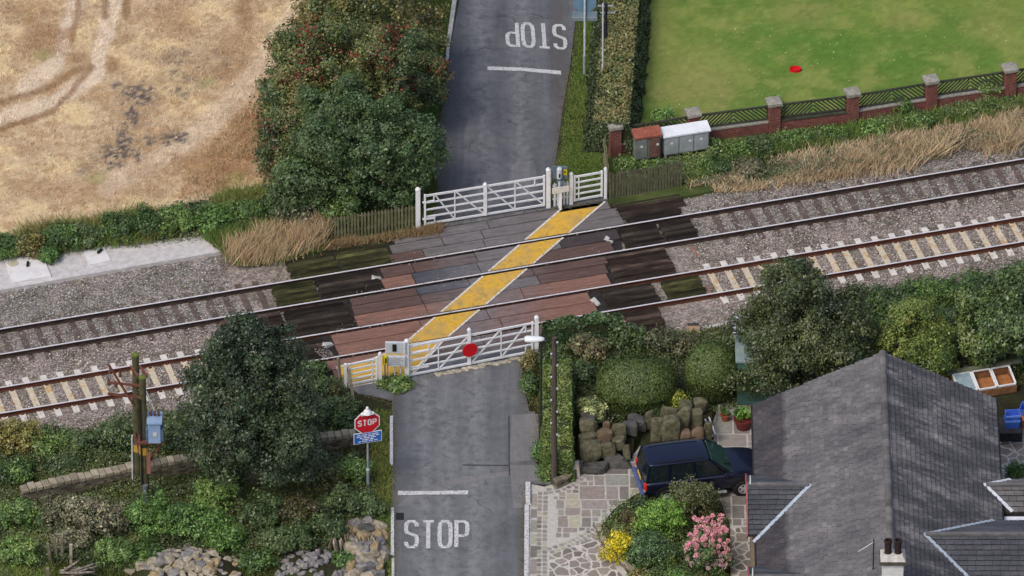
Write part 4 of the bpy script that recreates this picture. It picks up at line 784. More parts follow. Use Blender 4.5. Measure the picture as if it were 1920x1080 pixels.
# utility H-pole with transformer
MOSSW = mat('mossy_pole_wood', sr(66, 64, 46), sr(96, 94, 66), 4, .95, c3=sr(110, 108, 90)); RSTEEL = mat('rusty_steel', sr(92, 54, 44), sr(126, 82, 70), 6, .9)
b1 = P(259, 908); b2 = P(272, 946); r = thing('transformer_pole', 'two-legged mossy wooden power pole carrying a pale blue transformer', 'power pole', b2)
for b, h in ((b1, 5.6), (b2, 5.5)):
    MB().tube(b - VZ * .2, b + VZ * h, .16, .125, 12).build('pole', MOSSW, r); MB().lathe(b + VZ * (h + .003), [(.14, 0), (.13, .06), (.02, .10)], 10).build('pole_cap', mat('moss', sr(84, 96, 40), sr(108, 118, 56), 8), r)
    MB().lathe(b + VZ * (2.25 if b is b2 else 1.5), [(.165, 0), (.16, .3)], 12).build('yellow_band', mat('yellow_band', sr(176, 138, 56), sr(196, 156, 70), 5), r)
MB().tube(b2 + V((.03, -.2, -.1)), b2 + V((.03, -.2, 1.0)), .10, n=10).build('cable_guard', mat('grey_guard', sr(92, 96, 102), sr(110, 114, 120), 5), r)
MB().tube(b2 + V((-.08, -.19, 1.0)), b2 + V((-.1, -.17, 4.7)), .03).build('cable', BLK, r); MB().tube(b1 + V((-.19, -.1, 0.1)), b1 + V((-.17, -.1, 2.2)), .03).build('cable', PALEG, r)
for dx in (-.16, .16): MB().beam(b1 + V((dx, -.3, 5.35)), b2 + V((dx, .3, 5.35)), .05, .1).build('cross_beam', RSTEEL, r)
for z in (4.4, 3.9): MB().beam(b1 + V((.3, -.17, z)), b1 + V((-1.0, -.1, z + .12)), .06, .08).build('bracket_arm', RSTEEL, r)
MB().beam(b1 + V((-.1, -.17, 3.6)), b1 + V((-.95, -.1, 5.3)), .06, .07).build('bracket_arm', RSTEEL, r); MB().beam(b1 + V((-.1, -.2, 2.4)), b2 + V((0.1, .2, 1.0)), .06, .07).build('bracket_arm', RSTEEL, r)
for x, z in ((-.9, 5.35), (-.7, 4.75), (-.55, 5.2), (-.95, 4.85)):
    MB().lathe(b1 + V((x, -.05, z - .5)), [(.03, 0), (.07, .05), (.04, .09), (.07, .13), (.04, .17), (.02, .3)], 8).build('insulator', mat('dark_insulator', sr(70, 48, 44), sr(96, 70, 64), 6, .4), r)
tc = P(293, 948) + VZ * 3.35; BLUEG = mat('transformer_blue', sr(128, 152, 186), sr(150, 174, 204), 3, .45); BLUED = mat('transformer_cooler', sr(74, 96, 128), sr(96, 118, 148), 4, .5)
tr_ = MB().box(tc, (.44, .62, .86)).build('transformer_tank', BLUEG, r, bevel=.03); MB().box(tc + VZ * .46, (.54, .72, .05)).build('tank_lid', BLUEG, tr_); MB().box(tc + V((.02, -.325, -.02)), (.14, .02, .14)).build('rating_plate', PALEG, tr_)
for s in (-1, 1): MB().box(tc + V((s * .27, -.05, -.1)), (.08, .5, .5)).build('cooling_fin', BLUED, tr_)
for k in range(3): MB().lathe(tc + V((-.14 + .14 * k, .1, .487)), [(.04, 0), (.06, .06), (.035, .1), (.05, .16), (.015, .22)], 8).build('bushing', mat('brown_bushing', sr(80, 56, 52), sr(96, 70, 66), 6, .4), tr_)
MB().beam(tc + V((-.6, .0, -.47)), tc + V((.34, 0, -.47)), .5, .07).build('platform_arm', RSTEEL, r); MB().beam(tc + V((.28, 0, -.5)), b2 + V((.1, 0, 1.7)), .06, .07).build('platform_brace', RSTEEL, r); MB().box(b2 + V((.16, -.1, 1.9)), (.14, .12, .9)).build('fuse_case', mat('terracotta_case', sr(134, 90, 76), sr(150, 104, 88), 5), r)
MB().tube(b1 + V((.1, 0, 4.9)), tc + V((0, .1, .7)), .012).build('lead_wire', PALEG, r); MB().tube(b1 + V((.1, -.1, 4.2)), P(405, 800, 1.0), .012).build('stay_wire', PALEG, r)
# bits
tag(MB().lathe(P(1491, 132, .022), [(.16, 0), (.22, .0), (.22, .10), (.19, .10), (.17, .03), (.02, .03)], 20, (V((1, 0, 0)), V((0, .75, 0)), VZ)).build('tray', RED), 'small red plastic tray lying on the lawn', 'tray')
tag(MB().box(P(829, 74, .15), (.26, .2, .34)).build('marker_block', STONEM, bevel=.02), 'pale stone block at the left verge of the far road', 'block')
tag(MB().box(P(620, 945, .3), (.34, .05, .55), (V((1, .25, 0)).normalized(), V((-.25, 1, 0)).normalized(), V((.1, 0, 1)).normalized())).build('board', mat('ochre_board', sr(150, 128, 78), sr(168, 146, 92), 4), bevel=.01), 'ochre board standing in the bushes below the stop sign', 'board')
r = thing('lidded_box', 'squat dark box with a brown lid on the ballast near the topiary', 'box', P(1300, 618, -.17)); MB().box(P(1300, 618, -.0), (.42, .34, .34)).build('body', mat('dark_case', sr(52, 52, 50), sr(70, 70, 66)), r); MB().box(P(1300, 618, .205), (.46, .38, .06)).build('lid', mat('tan_lid', sr(152, 124, 96), sr(170, 142, 112)), r)  # box with a lid, standing on the ballast
tag(MB().beam(P(1312, 618, -.1), P(1366, 607, -.1), .16, .12).build('trough_lid', CONC, bevel=.01), 'low concrete trough lid on ballast right of the dark box', 'trough')
r = thing('lineside_cabinet', 'pale grey lineside cabinet half hidden by the dark tree', 'cabinet', P(1386, 618, -.1)); MB().box(P(1386, 618, .38), (.40, .4, .95)).build('body', PALEG, r); MB().box(P(1386, 618, .88), (.48, .48, .05)).build('lid', PALEG, r)
r = thing('shed', 'green shed mostly hidden behind the tall clipped bush and dark tree', 'shed', P(1432, 760, 0)); sp = P(1432, 760)
MB().box(sp + V((0, .8, .95)), (1.9, 1.6, 1.9)).build('wall', mat('shed_green', sr(58, 96, 88), sr(74, 112, 102), 3, .7), r); MB().box(sp + V((0, .8, 1.935)), (2.05, 1.75, .07)).build('roof', mat('shed_roof', sr(120, 138, 138), sr(144, 160, 158), 3, .7), r); MB().box(sp + V((-.5, -.015, .9)), (.7, .03, 1.7)).build('door', mat('shed_green', sr(58, 96, 88)), r)
for px, py, dx, dy in ((1296, 462, .16, -.5), (1326, 535, .14, -.62)):
    tag(MB().tube(P(px, py, -.1), P(px, py, -.1) + V((dx * 1.2, dy, .0)), .02, .02, 6).build('orange_cable', mat('orange_cable', sr(176, 96, 76), sr(190, 116, 92))), 'short orange bond cable ' + ('in the ballast between the tracks' if py < 500 else 'across the near track beside the first sleeper'), 'cable')
# ================================================================== HOUSE
def slate_mat(name, c1, c2, c3, dark=None):
    t = NT(name); n1 = t.noise(.9, 6, .7, t.coord(0, (.35, 1.6, 1)) if dark is None else t.coord(0, (.5, 1.2, 1))); n2 = t.noise(11, 5, .75)
    cc = t.ramp(n1, [(.32, c1), (.5, c2), (.68, c3)]); cc = t.mix(1, cc, t.ramp(t.island(), [(0, .84), (.5, .98), (.95, 1.05), (.97, 1.2), (1, 1.32)]), 'MULTIPLY')
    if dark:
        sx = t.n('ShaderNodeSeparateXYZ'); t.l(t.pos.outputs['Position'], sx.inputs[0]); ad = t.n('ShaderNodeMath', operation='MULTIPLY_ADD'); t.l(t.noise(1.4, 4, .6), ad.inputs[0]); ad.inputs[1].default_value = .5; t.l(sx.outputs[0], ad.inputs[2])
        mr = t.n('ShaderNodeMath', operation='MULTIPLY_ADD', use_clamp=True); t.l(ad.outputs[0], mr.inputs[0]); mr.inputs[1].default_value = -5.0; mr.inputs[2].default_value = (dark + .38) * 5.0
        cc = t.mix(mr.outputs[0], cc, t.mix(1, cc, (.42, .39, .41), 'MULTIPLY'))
    cc = t.mix(.5, cc, t.ramp(n2, [(.3, .55), (.65, 1.25)]), 'MULTIPLY'); cc = t.mix(t.ramp(t.noise(7, 4, .8), [(.70, 0.0), (.76, .8)]), cc, sr(158, 156, 134)); return t.done(cc, .68, .4)
TAN = .507; RF = P(1655, 660, 5.1); XR_, YF, ZR = RF.x, RF.y, 5.1; XL = P(1413, 760, 2.74).x; XE = P(1865, 745, 3.05).x; YN = YF - 18
def zroof(x): return ZR - abs(x - XR_) * TAN
SL1 = slate_mat('slate_west', sr(88, 86, 88), sr(109, 107, 108), sr(132, 128, 126), XL + 1.0); SL2 = slate_mat('slate_east_shaded', sr(66, 64, 67), sr(84, 82, 85), sr(138, 134, 132)); SL3 = slate_mat('slate_porch', sr(56, 58, 64), sr(76, 78, 84), sr(98, 98, 102))  # east slates darker: part of that slope's shade is put into the colour
hr = thing('slate_roof_house', 'grey slate-roofed cottage with twin-pot chimney beside the parked car', 'house', V((XR_, (YF + YN) / 2, 0)))
def slates(o, e, d, L, S, w=.31, g=.185, keep=None):
    mb = MB(); nrm = e.cross(d); nrm = nrm if nrm.z > 0 else -nrm; rows = int(S / g + .5); g = S / rows
    for j in range(rows):
        x = -w * random.random(); ww = w * random.uniform(.92, 1.08)
        while x < L:
            x0, x1 = max(0, x) + .006, min(L, x + ww) - .006; x += ww
            if x1 - x0 < .05: continue
            if keep and not keep((x0 + x1) / 2, (j + .5) * g): continue
            jz = random.uniform(0, .010); sk = random.uniform(-.012, .012); s1 = (j + 1) * g - random.uniform(.006, .022)  # short slates bare the dark board, in place of each course's shadow line
            a = o + e * x0 + d * (j * g) + nrm * (.012); b = o + e * x1 + d * (j * g) + nrm * (.012); c = o + e * x1 + d * (s1 + sk) + nrm * (.042 + jz); f = o + e * x0 + d * (s1 - sk) + nrm * (.042 + jz + random.uniform(-.004, .004))
            mb.add([a, b, c, f, c - nrm * .03, f - nrm * .03], [(0, 1, 2, 3), (3, 2, 4, 5)])
    return mb
dl = V((-1, 0, -TAN)).normalized(); dr = V((1, 0, -TAN)).normalized(); Lr = YF - YN; SLn = (XR_ - XL) / -dl.x; SRn = (XE - XR_) / dr.x
roof = MB(); roof.add([V((XL, YF, zroof(XL))), V((XR_, YF, ZR)), V((XE, YF, zroof(XE))), V((XL, YN, zroof(XL))), V((XR_, YN, ZR)), V((XE, YN, zroof(XE)))] + [V((XL, YF, zroof(XL) - .1)), V((XR_, YF, ZR - .1)), V((XE, YF, zroof(XE) - .1)), V((XL, YN, zroof(XL) - .1)), V((XR_, YN, ZR - .1)), V((XE, YN, zroof(XE) - .1))],
    [(0, 1, 4, 3), (1, 2, 5, 4), (6, 9, 10, 7), (7, 10, 11, 8), (0, 6, 7, 1), (1, 7, 8, 2), (0, 3, 9, 6), (2, 8, 11, 5)])
ro = roof.build('roof', mat('roof_board', sr(48, 46, 48), sr(60, 58, 60)), hr)  # dark board colour in the slate gaps stands in for shadow lines
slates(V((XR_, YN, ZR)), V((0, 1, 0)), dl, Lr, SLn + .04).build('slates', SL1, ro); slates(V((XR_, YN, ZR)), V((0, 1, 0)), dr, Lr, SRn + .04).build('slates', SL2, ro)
mb = MB(); y = YF + .02; k = 0
while y > YN:
    ln = .44; r_ = .125 + .006 * (k % 2); m = 7; vs = []
    for yy in (y, y - ln + .01):
        for i in range(m): a = PI * (i / (m - 1)) ; vs.append(V((XR_ + math.cos(a) * r_, yy, ZR - .015 + math.sin(a) * r_ * .8)))
    mb.add(vs, [(i, i + 1, m + i + 1, m + i) for i in range(m - 1)] + [tuple(range(m)), tuple(range(m, 2 * m))]); y -= ln; k += 1
mb.build('ridge_tile', mat('ridge_stone', sr(92, 90, 92), sr(116, 114, 112), 2.5, .9, c3=sr(132, 128, 110), isl=.3), ro)
WALLST = mat('house_stone', sr(120, 108, 92), sr(150, 138, 120), 3, .95, .3, 12); LEAD = mat('lead_flashing', sr(158, 170, 184), sr(184, 194, 206), 4, .5); LEADW = mat('pale_flashing', sr(206, 212, 220), sr(226, 230, 236), 5, .5)
GUT = mat('black_gutter', sr(30, 30, 32), sr(42, 42, 44), 5, .5)
xw0, xw1 = XL + .30, XE - .30; mb = MB(); mb.prism([(xw0, YF - .12), (xw1, YF - .12), (xw1, YN), (xw0, YN)], -.1, min(zroof(xw0), zroof(xw1)) - .14); mb.build('wall', WALLST, hr)
mb = MB(); mb.add([V((xw0, YF - .122, 2.4)), V((xw1, YF - .122, 2.4)), V((xw1, YF - .122, zroof(xw1) - .12)), V((XR_, YF - .122, ZR - .12)), V((xw0, YF - .122, zroof(xw0) - .12))], [(0, 1, 2, 3, 4)]); mb.build('gable_wall', WALLST, hr)
for x, sg in ((XL, -1), (XE, 1)): MB().tube(V((x + sg * .05, YF, zroof(x) - .06)), V((x + sg * .05, YN, zroof(x) - .06)), .055, n=8).build('gutter', GUT, ro)
GLASS = mat('dark_glass', sr(34, 42, 50), sr(48, 56, 64), 2, .08, spec=.6)
for yy in (YF - 3.2, YF - 12.0):
    f = MB().box(V((xw0 - .012, yy, 1.45)), (.05, 1.3, 1.1)).build('window', WHITE, hr); MB().box(V((xw0 - .042, yy, 1.45)), (.012, 1.1, .9)).build('pane', GLASS, f)
f = MB().box(V((xw1 + .012, YF - 6.2, 1.5)), (.05, 1.2, 1.0)).build('window', WHITE, hr); MB().box(V((xw1 + .042, YF - 6.2, 1.5)), (.012, 1.0, .8)).build('pane', GLASS, f)
def cross_gable(name, apex, sg, length, hw, slm, walls=True, board=None, valley_near=True, valley_far=True, lead=LEAD, vn=None):
    r = MB(); a = V(apex); e = V((sg, 0, 0)); q = lambda l, y: a + e * l + V((0, y, -abs(y) * TAN))
    r.add([q(0, hw), q(0, 0), q(0, -hw), q(length, hw), q(length, 0), q(length, -hw)] + [p - VZ * .08 for p in (q(0, hw), q(0, 0), q(0, -hw), q(length, hw), q(length, 0), q(length, -hw))], [(0, 1, 4, 3), (1, 2, 5, 4), (6, 9, 10, 7), (7, 10, 11, 8), (3, 4, 10, 9), (4, 5, 11, 10), (0, 3, 9, 6), (2, 8, 11, 5)])
    o = r.build(name, mat('roof_board', sr(48, 46, 48)), hr); S = hw * math.hypot(1, TAN)
    for s in (1, -1):
        d = V((0, s, -TAN)).normalized()
        def keep(u, v, s=s): return u > v / math.hypot(1, TAN) - .12
        slates(a, e, d, length, S, .3, .2, keep).build('slates', slm, o)
    MB().beam(a + e * .05 + VZ * .04, a + e * length + VZ * .04, .17, .08).build('ridge_tile', mat('ridge_stone', sr(92, 90, 92)), o)
    for s, on in ((-1, valley_near), (1, valley_far)):
        if on:
            w = vn or hw; p = a + VZ * .05; e_ = a + e * w + V((0, s * w, -w * TAN + .05)); up = V((0, 0, 1)); MB().beam(p, e_, .13, .03, up).build('valley_flashing', lead, o)
    if board:
        for s in (1, -1): MB().beam(q(length + .02, 0) - VZ * .02, q(length + .02, s * (hw + .06)) - VZ * .02, .05, .2).build('bargeboard', board, o)
        MB().tube(q(length - .1, 0) , q(length - .1, 0) + VZ * .42, .035, .015).build('finial', WHITE, o)
    if walls:
        mb = MB(); zz = a.z - hw * TAN - .02; mb.prism([(a.x, a.y - hw + .15), (a.x + sg * (length - .15), a.y - hw + .15), (a.x + sg * (length - .15), a.y + hw - .15), (a.x, a.y + hw - .15)], -.1, zz)
        xx = a.x + sg * (length - .15); mb.add([V((xx, a.y - hw + .15, zz)), V((xx, a.y + hw - .15, zz)), V((xx, a.y, a.z - .12))], [(0, 1, 2)]); mb.build('wing_wall', WALLST, hr)
    return o
REDW = mat('red_bargeboard', sr(146, 78, 80), sr(166, 98, 98), 5, .6)
ap1 = P(1520, 910, zroof(P(1520, 910, 3.78).x)); cross_gable('porch_roof', ap1, -1, 2.2, 1.72, SL3, True, REDW, vn=2.0, valley_far=False)
ap2 = ap1 + V((0, -5.35, 0)); cross_gable('porch_roof', ap2, -1, 2.2, 1.72, SL3, True, REDW, vn=2.0, valley_far=False)
ap3 = P(1733, 1003, zroof(P(1733, 1003, 4.34).x)); cross_gable('wing_roof', ap3, 1, 7.5, 2.5, SL3)
ap4 = P(1846, 910, zroof(P(1846, 910, 3.24).x)); cross_gable('small_wing_roof', ap4, 1, 4.5, .95, slate_mat('slate_small', sr(84, 82, 84), sr(104, 102, 102), sr(120, 118, 116)), lead=LEADW)
MB().beam(V((XE + .1, ap4.y - 1.3, ap4.z - .55)), V((XE + 5, ap4.y - 1.3, ap4.z - .55)), .28, .12).build('parapet', LEADW, hr)
# chimney
cc = P(1661, 1058, 5.95); ch = MB(); ch.box(V((XR_, cc.y, 5.45)), (.72, .6, 1.5)); cho = ch.build('chimney', mat('white_render', sr(206, 206, 204), sr(226, 226, 224), 5, .8), hr)
MB().box(V((XR_, cc.y, 6.24)), (.92, .78, .13)).build('chimney_ledge', mat('dark_stone_ledge', sr(70, 66, 58), sr(96, 90, 80), 6), cho)
mb = MB(); z0 = 6.308; mb.add([V((XR_ + sx * .43, cc.y + sy * .36, z0)) for sx, sy in ((-1, -1), (1, -1), (1, 1), (-1, 1))] + [V((XR_ + sx * .32, cc.y + sy * .2, z0 + .15)) for sx, sy in ((-1, -1), (1, -1), (1, 1), (-1, 1))], [(3, 2, 1, 0), (4, 5, 6, 7), (0, 1, 5, 4), (1, 2, 6, 5), (2, 3, 7, 6), (3, 0, 4, 7)]); mb.build('flaunching', mat('cement_cap', sr(170, 164, 158), sr(206, 204, 198), 6, .9, c3=sr(120, 112, 104)), cho)
POT = mat('sooty_pot', sr(36, 29, 27), sr(58, 44, 40), 6, .85)
for dx in (-.17, .17): MB().lathe(V((XR_ + dx, cc.y, z0 + .12)), [(.14, 0), (.12, .1), (.115, .42), (.145, .46), (.145, .54), (.12, .56), (.10, .56), (.09, .3)], 16).build('chimney_pot', POT, cho)
ae = V((XR_ - .62, cc.y + 1.2, zroof(XR_ - .62))); r = MB(); r.tube(ae, ae + VZ * 1.35, .022); ro2 = r.build('aerial', GUT, hr); mb = MB(); mb.tube(ae + V((-.52, .12, .72)), ae + V((.0, 0, 1.22)), .014)
mb.build('aerial_arm', PALEG, ro2)
# ================================================================== CAR
def car():
    r = thing('parked_car', 'dark blue estate four-wheel-drive car with roof rails parked on the paved drive', 'car', P(1311, 910, .012), None, math.radians(11))
    rw = parent_world(r)
    PAINT = NT('navy_paint'); PAINT = PAINT.done(sr(27, 31, 58), .30, .7, .55); PAINT.node_tree.nodes['Principled BSDF'].inputs['Coat Weight'].default_value = .6
    DG = mat('car_glass', sr(20, 28, 32), sr(28, 38, 42), 2, .04, spec=.8); TYRE = mat('tyre', sr(24, 24, 25), sr(34, 34, 35), 9, .85); RIM = mat('alloy', sr(190, 192, 196), sr(214, 216, 220), 3, .3, metal=.6); TRIM = mat('black_trim', sr(22, 22, 25), sr(32, 32, 34), 6, .6); TL = mat('tail_red', sr(190, 36, 24), sr(214, 52, 30), 3, .25); CHR = mat('bumper_grey', sr(70, 80, 120), sr(88, 98, 140), 3, .3); WIN = mat('wind_screen', sr(40, 66, 64), sr(56, 84, 80), 2, .06, spec=.8)
    w = lambda x, y, z: rw + V((x, y, z))
    def loft(st, name, m, parent, sec, sub=2):
        mb = MB(); vs = []; n = None
        for s in st: pts = sec(*s); n = len(pts); vs += [w(*p) for p in pts]
        fs = [(j * n + i, j * n + (i + 1) % n, (j + 1) * n + (i + 1) % n, (j + 1) * n + i) for j in range(len(st) - 1) for i in range(n)] + [tuple(range(n))[::-1], tuple(range((len(st) - 1) * n, len(st) * n))]
        return mb.add(vs, fs).build(name, m, parent, smooth=True, sub=sub)
    def bsec(x, hw, zl, zt): h = zt - zl; return [(x, -hw * .9, zl), (x, -hw, zl + h * .2), (x, -hw * 1.01, zl + h * .55), (x, -hw * .985, zl + h * .86), (x, -hw * .9, zt), (x, -hw * .4, zt + .012), (x, hw * .4, zt + .012), (x, hw * .9, zt), (x, hw * .985, zl + h * .86), (x, hw * 1.01, zl + h * .55), (x, hw, zl + h * .2), (x, hw * .9, zl)]
    loft([(-2.14, .70, .44, .92), (-2.10, .80, .36, 1.0), (-1.95, .86, .33, 1.03), (-1.2, .885, .32, 1.04), (-.3, .89, .32, 1.03), (.6, .89, .32, 1.03), (.95, .885, .32, 1.05), (1.3, .875, .33, 1.03), (1.8, .85, .35, .97), (2.05, .79, .38, .90), (2.17, .68, .42, .78), (2.19, .6, .46, .72)], 'body', PAINT, r, bsec)
    # cabin: roof slab, pillars, panes
    def rsec(x, hw, zl, zt): return [(x, -hw, zl), (x, -hw * .985, (zl + zt) / 2), (x, -hw * .86, zt), (x, 0, zt + .02), (x, hw * .86, zt), (x, hw * .985, (zl + zt) / 2), (x, hw, zl)]
    rf = loft([(-1.98, .62, 1.63, 1.665), (-1.90, .665, 1.625, 1.70), (-1.2, .69, 1.63, 1.725), (-.3, .69, 1.63, 1.73), (.15, .675, 1.62, 1.71), (.30, .65, 1.60, 1.665)], 'roof', PAINT, r, rsec, 1)
    for s in (-1, 1):
        MB().tube(w(-1.75, s * .60, 1.775), w(.0, s * .60, 1.785), .022, n=8).build('roof_rail', TRIM, rf)
    zb, ztop = 1.035, 1.64; B = lambda x, s: w(x, s * .80, zb); T = lambda x, s: w(x, s * .665, ztop)
    xb = [-2.05, -1.22, -.30, .95]; xt = [-1.93, -1.20, -.34, .27]
    for s in (-1, 1):
        for i, (k0, k1) in enumerate(((0, 1), (1, 2), (2, 3))):
            g = MB(); i0, i1 = .05, .05; q = [B(xb[k0] + i0, s), B(xb[k1] - (i1 if k1 < 3 else .18), s), T(xt[k1] - (i1 if k1 < 3 else .06), s), T(xt[k0] + i0, s)]; n_ = V((0, s * .02, 0)); g.add(q + [p - n_ * 1.5 for p in q], [(0, 1, 2, 3), (7, 6, 5, 4), (0, 4, 5, 1), (1, 5, 6, 2), (2, 6, 7, 3), (3, 7, 4, 0)]); g.build('side_window', DG, r)
        for k in range(4): MB().beam(B(xb[k], s * .985), T(xt[k], s * .985), .07 if k in (1, 2) else .09, .05, V((0, 1, 0))).build('pillar', PAINT, r)
        for x0, x1 in ((-1.18, -.34), (-.27, .72)):
            d_ = MB().box(w((x0 + x1) / 2, s * .893, .70), (x1 - x0, .016, .58)).build('door', PAINT, r, bevel=.006); MB().box(w(x0 + .14, s * .907, .86), (.16, .016, .035)).build('handle', TRIM, d_)
        MB().box(w(.78, s * .93, 1.09), (.10, .17, .13)).build('wing_mirror', PAINT, r, bevel=.03)
        MB().box(w(-2.09, s * .76, .83), (.10, .15, .30)).build('tail_light', TL, r, bevel=.03); MB().box(w(-2.12, s * .76, .645), (.08, .14, .06)).build('reverse_light', RIM, r, bevel=.02)
        MB().box(w(2.10, s * .62, .74), (.16, .26, .13)).build('headlight', RIM, r, bevel=.03); MB().box(w(0, s * .93, .33), (1.6, .14, .05)).build('side_step', RIM, r, bevel=.02)
        for xw in (-1.32, 1.42):
            ax = (V((1, 0, 0)), VZ, V((0, s, 0))); MB().lathe(w(xw, s * .80, .40), [(.43, 0), (.43, .10), (.40, .105)], 24, ax).build('wheel_arch', TRIM, r)
            t_ = MB().lathe(w(xw, s * .72, .345), [(.30, 0), (.345, .03), (.345, .19), (.31, .225), (.215, .225), (.2, .15)], 26, ax).build('wheel', TYRE, r, smooth=False)
            mb = MB(); mb.lathe(w(xw, s * .925, .345), [(.215, -.04), (.215, .02), (.19, .024), (.185, -.02)], 22, ax); mb.lathe(w(xw, s * .925, .345), [(.06, 0), (.06, .03)], 10, ax)
            for k in range(5): a = 2 * PI * k / 5; dv = V((math.cos(a), 0, math.sin(a))); mb.beam(w(xw, s * .935, .345) + dv * .055, w(xw, s * .935, .345) + dv * .19, .075, .03, V((0, 1, 0)))
            mb.build('rim', RIM, t_)
    r.scale = (1, 1, .93)
    def pane(name, q, m, th):
        g = MB(); g.add(q + [p - th for p in q], [(0, 1, 2, 3), (7, 6, 5, 4), (0, 4, 5, 1), (1, 5, 6, 2), (2, 6, 7, 3), (3, 7, 4, 0)]); return g.build(name, m, r)
    pane('windscreen', [w(1.06, -.72, 1.045), w(1.06, .72, 1.045), w(.33, .60, 1.645), w(.33, -.60, 1.645)], WIN, V((.03, 0, .03))); pane('rear_window', [w(-2.09, -.70, 1.03), w(-2.09, .70, 1.03), w(-1.97, .58, 1.62), w(-1.97, -.58, 1.62)], DG, V((-.03, 0, .01)))
    MB().beam(w(1.07, -.25, 1.06), w(.72, -.55, 1.36), .02, .015).build('wiper', TRIM, r)
    MB().box(w(-2.19, 0, .50), (.16, 1.66, .17)).build('rear_bumper', CHR, r, bevel=.05); MB().box(w(2.20, 0, .47), (.14, 1.5, .2)).build('front_bumper', PAINT, r, bevel=.05); MB().box(w(-2.165, .0, .84), (.02, .52, .11)).build('number_plate', mat('plate_yellow', sr(196, 170, 70), sr(210, 184, 84)), r)
    mb = MB(); mb.box(w(-.5, 0, 1.05), (2.6, 1.4, .06)); [mb.box(w(x, y, 1.15), (.14, .5, .5)) for x in (-1.0, .1) for y in (-.36, .36)]; mb.build('seats', TRIM, r)
car()
# ================================================================== GARDEN: paving, rocks, walls
SLAB = NT('paving_slab'); cc_ = SLAB.ramp(SLAB.island(), [(0, sr(112, 108, 102)), (.22, sr(136, 130, 124)), (.45, sr(152, 144, 138)), (.6, sr(146, 134, 126)), (.75, sr(146, 148, 138)), (.88, sr(176, 170, 150)), (1, sr(120, 118, 116))])
SLAB = SLAB.done(SLAB.mix(.6, cc_, SLAB.ramp(SLAB.noise(6, 5, .7), [(.3, .6), (.65, 1.2)]), 'MULTIPLY'), .85, .3)
MORT = mat('pale_mortar', sr(170, 166, 158), sr(196, 192, 186), 8, .9, .15, 40, c3=sr(160, 154, 146))
drive = [(990, 907), (1020, 913), (1046, 906), (1090, 880), (1132, 868), (1190, 850), (1205, 830), (1330, 806), (1345, 770), (1350, 742), (1432, 742), (1440, 1300), (990, 1300)]
wsheet('paved_drive', drive, .012, MORT, .3)
t = NT('crazy_paving'); vd = t.n('ShaderNodeTexVoronoi', feature='DISTANCE_TO_EDGE'); vc = t.n('ShaderNodeTexVoronoi')
wv = t.n('ShaderNodeVectorMath', operation='ADD'); nz_ = t.n('ShaderNodeTexNoise'); nz_.inputs['Scale'].default_value = 2; t.l(t.pos.outputs['Position'], nz_.inputs['Vector']); sc_ = t.n('ShaderNodeVectorMath', operation='SCALE'); sc_.inputs['Scale'].default_value = .3; t.l(nz_.outputs['Color'], sc_.inputs[0]); t.l(t.pos.outputs['Position'], wv.inputs[0]); t.l(sc_.outputs[0], wv.inputs[1])
for v_ in (vd, vc): v_.inputs['Scale'].default_value = 2.5; t.l(wv.outputs[0], v_.inputs['Vector'])
sp = t.n('ShaderNodeSeparateColor'); t.l(vc.outputs['Color'], sp.inputs[0]); st_ = t.ramp(sp.outputs[0], [(0, sr(112, 106, 98)), (.4, sr(138, 130, 120)), (.7, sr(152, 142, 134)), (1, sr(128, 122, 118))]); st_ = t.mix(.5, st_, t.ramp(t.noise(9, 5, .7), [(.3, .6), (.65, 1.2)]), 'MULTIPLY')
CRAZY = t.done(t.mix(t.ramp(vd.outputs['Distance'], [(.05, 1.0), (.085, 0.0)]), st_, sr(196, 191, 184)), .9, .25)
wsheet('crazy_paving', [(1030, 1043), (1080, 1022), (1130, 996), (1150, 1060), (1200, 1120), (1200, 1300), (1030, 1300)], .018, CRAZY, .005)
wsheet('crazy_paving', [(1368, 992), (1432, 985), (1436, 1300), (1368, 1300)], .018, CRAZY, .005)
wsheet('crazy_paving', [(1860, 798), (2000, 790), (2000, 930), (1860, 930)], .018, CRAZY, .3)
DW = [tuple(P(x, y)) for x, y in drive]
def rect_slabs(mb, pxrect, inside, mn=.32, z=.016):
    a = P(pxrect[0], pxrect[3]); b = P(pxrect[2], pxrect[1]); st = [(a.x, a.y, b.x, b.y)]
    while st:
        x0, y0, x1, y1 = st.pop(); w_, h_ = x1 - x0, y1 - y0
        cq = [bool(inside((np.array([x]), np.array([y])))) for x in (x0, x1) for y in (y0, y1)]
        if (w_ * h_ > random.uniform(.2, 1.0) and max(w_, h_) > 2 * mn) or (sum(cq) < 4 and max(w_, h_) > .34):
            if w_ > h_: s = x0 + w_ * random.uniform(.36, .64); st += [(x0, y0, s, y1), (s, y0, x1, y1)]
            else: s = y0 + h_ * random.uniform(.36, .64); st += [(x0, y0, x1, s), (x0, s, x1, y1)]
        else:
            c = np.array([(x0 + x1) / 2]), np.array([(y0 + y1) / 2])
            cs = [(np.array([x]), np.array([y])) for x in (x0, x1) for y in (y0, y1)]
            if not inside(c) or sum(inside(q) for q in cs) < 3: continue
            g = .028; jj = lambda: random.uniform(-.012, .012); mb.add([V((x0 + g + jj(), y0 + g + jj(), z)), V((x1 - g + jj(), y0 + g + jj(), z)), V((x1 - g + jj(), y1 - g + jj(), z)), V((x0 + g + jj(), y1 - g + jj(), z))], [(0, 1, 2, 3)])
mb = MB()
za = [tuple(P(x, y)) for x, y in [(1032, 928), (1060, 922), (1100, 898), (1120, 880), (1210, 850), (1330, 815), (1348, 745), (1430, 745), (1430, 985), (1366, 990), (1300, 900), (1200, 925), (1150, 962), (1115, 990), (1032, 1022)]]
rect_slabs(mb, (1028, 742, 1432, 1030), lambda c: bool(inpoly(c[0], c[1], za)[0]))
zb_ = [tuple(P(x, y)) for x, y in [(995, 918), (1008, 922), (1008, 1200), (993, 1200)]]
y = 925
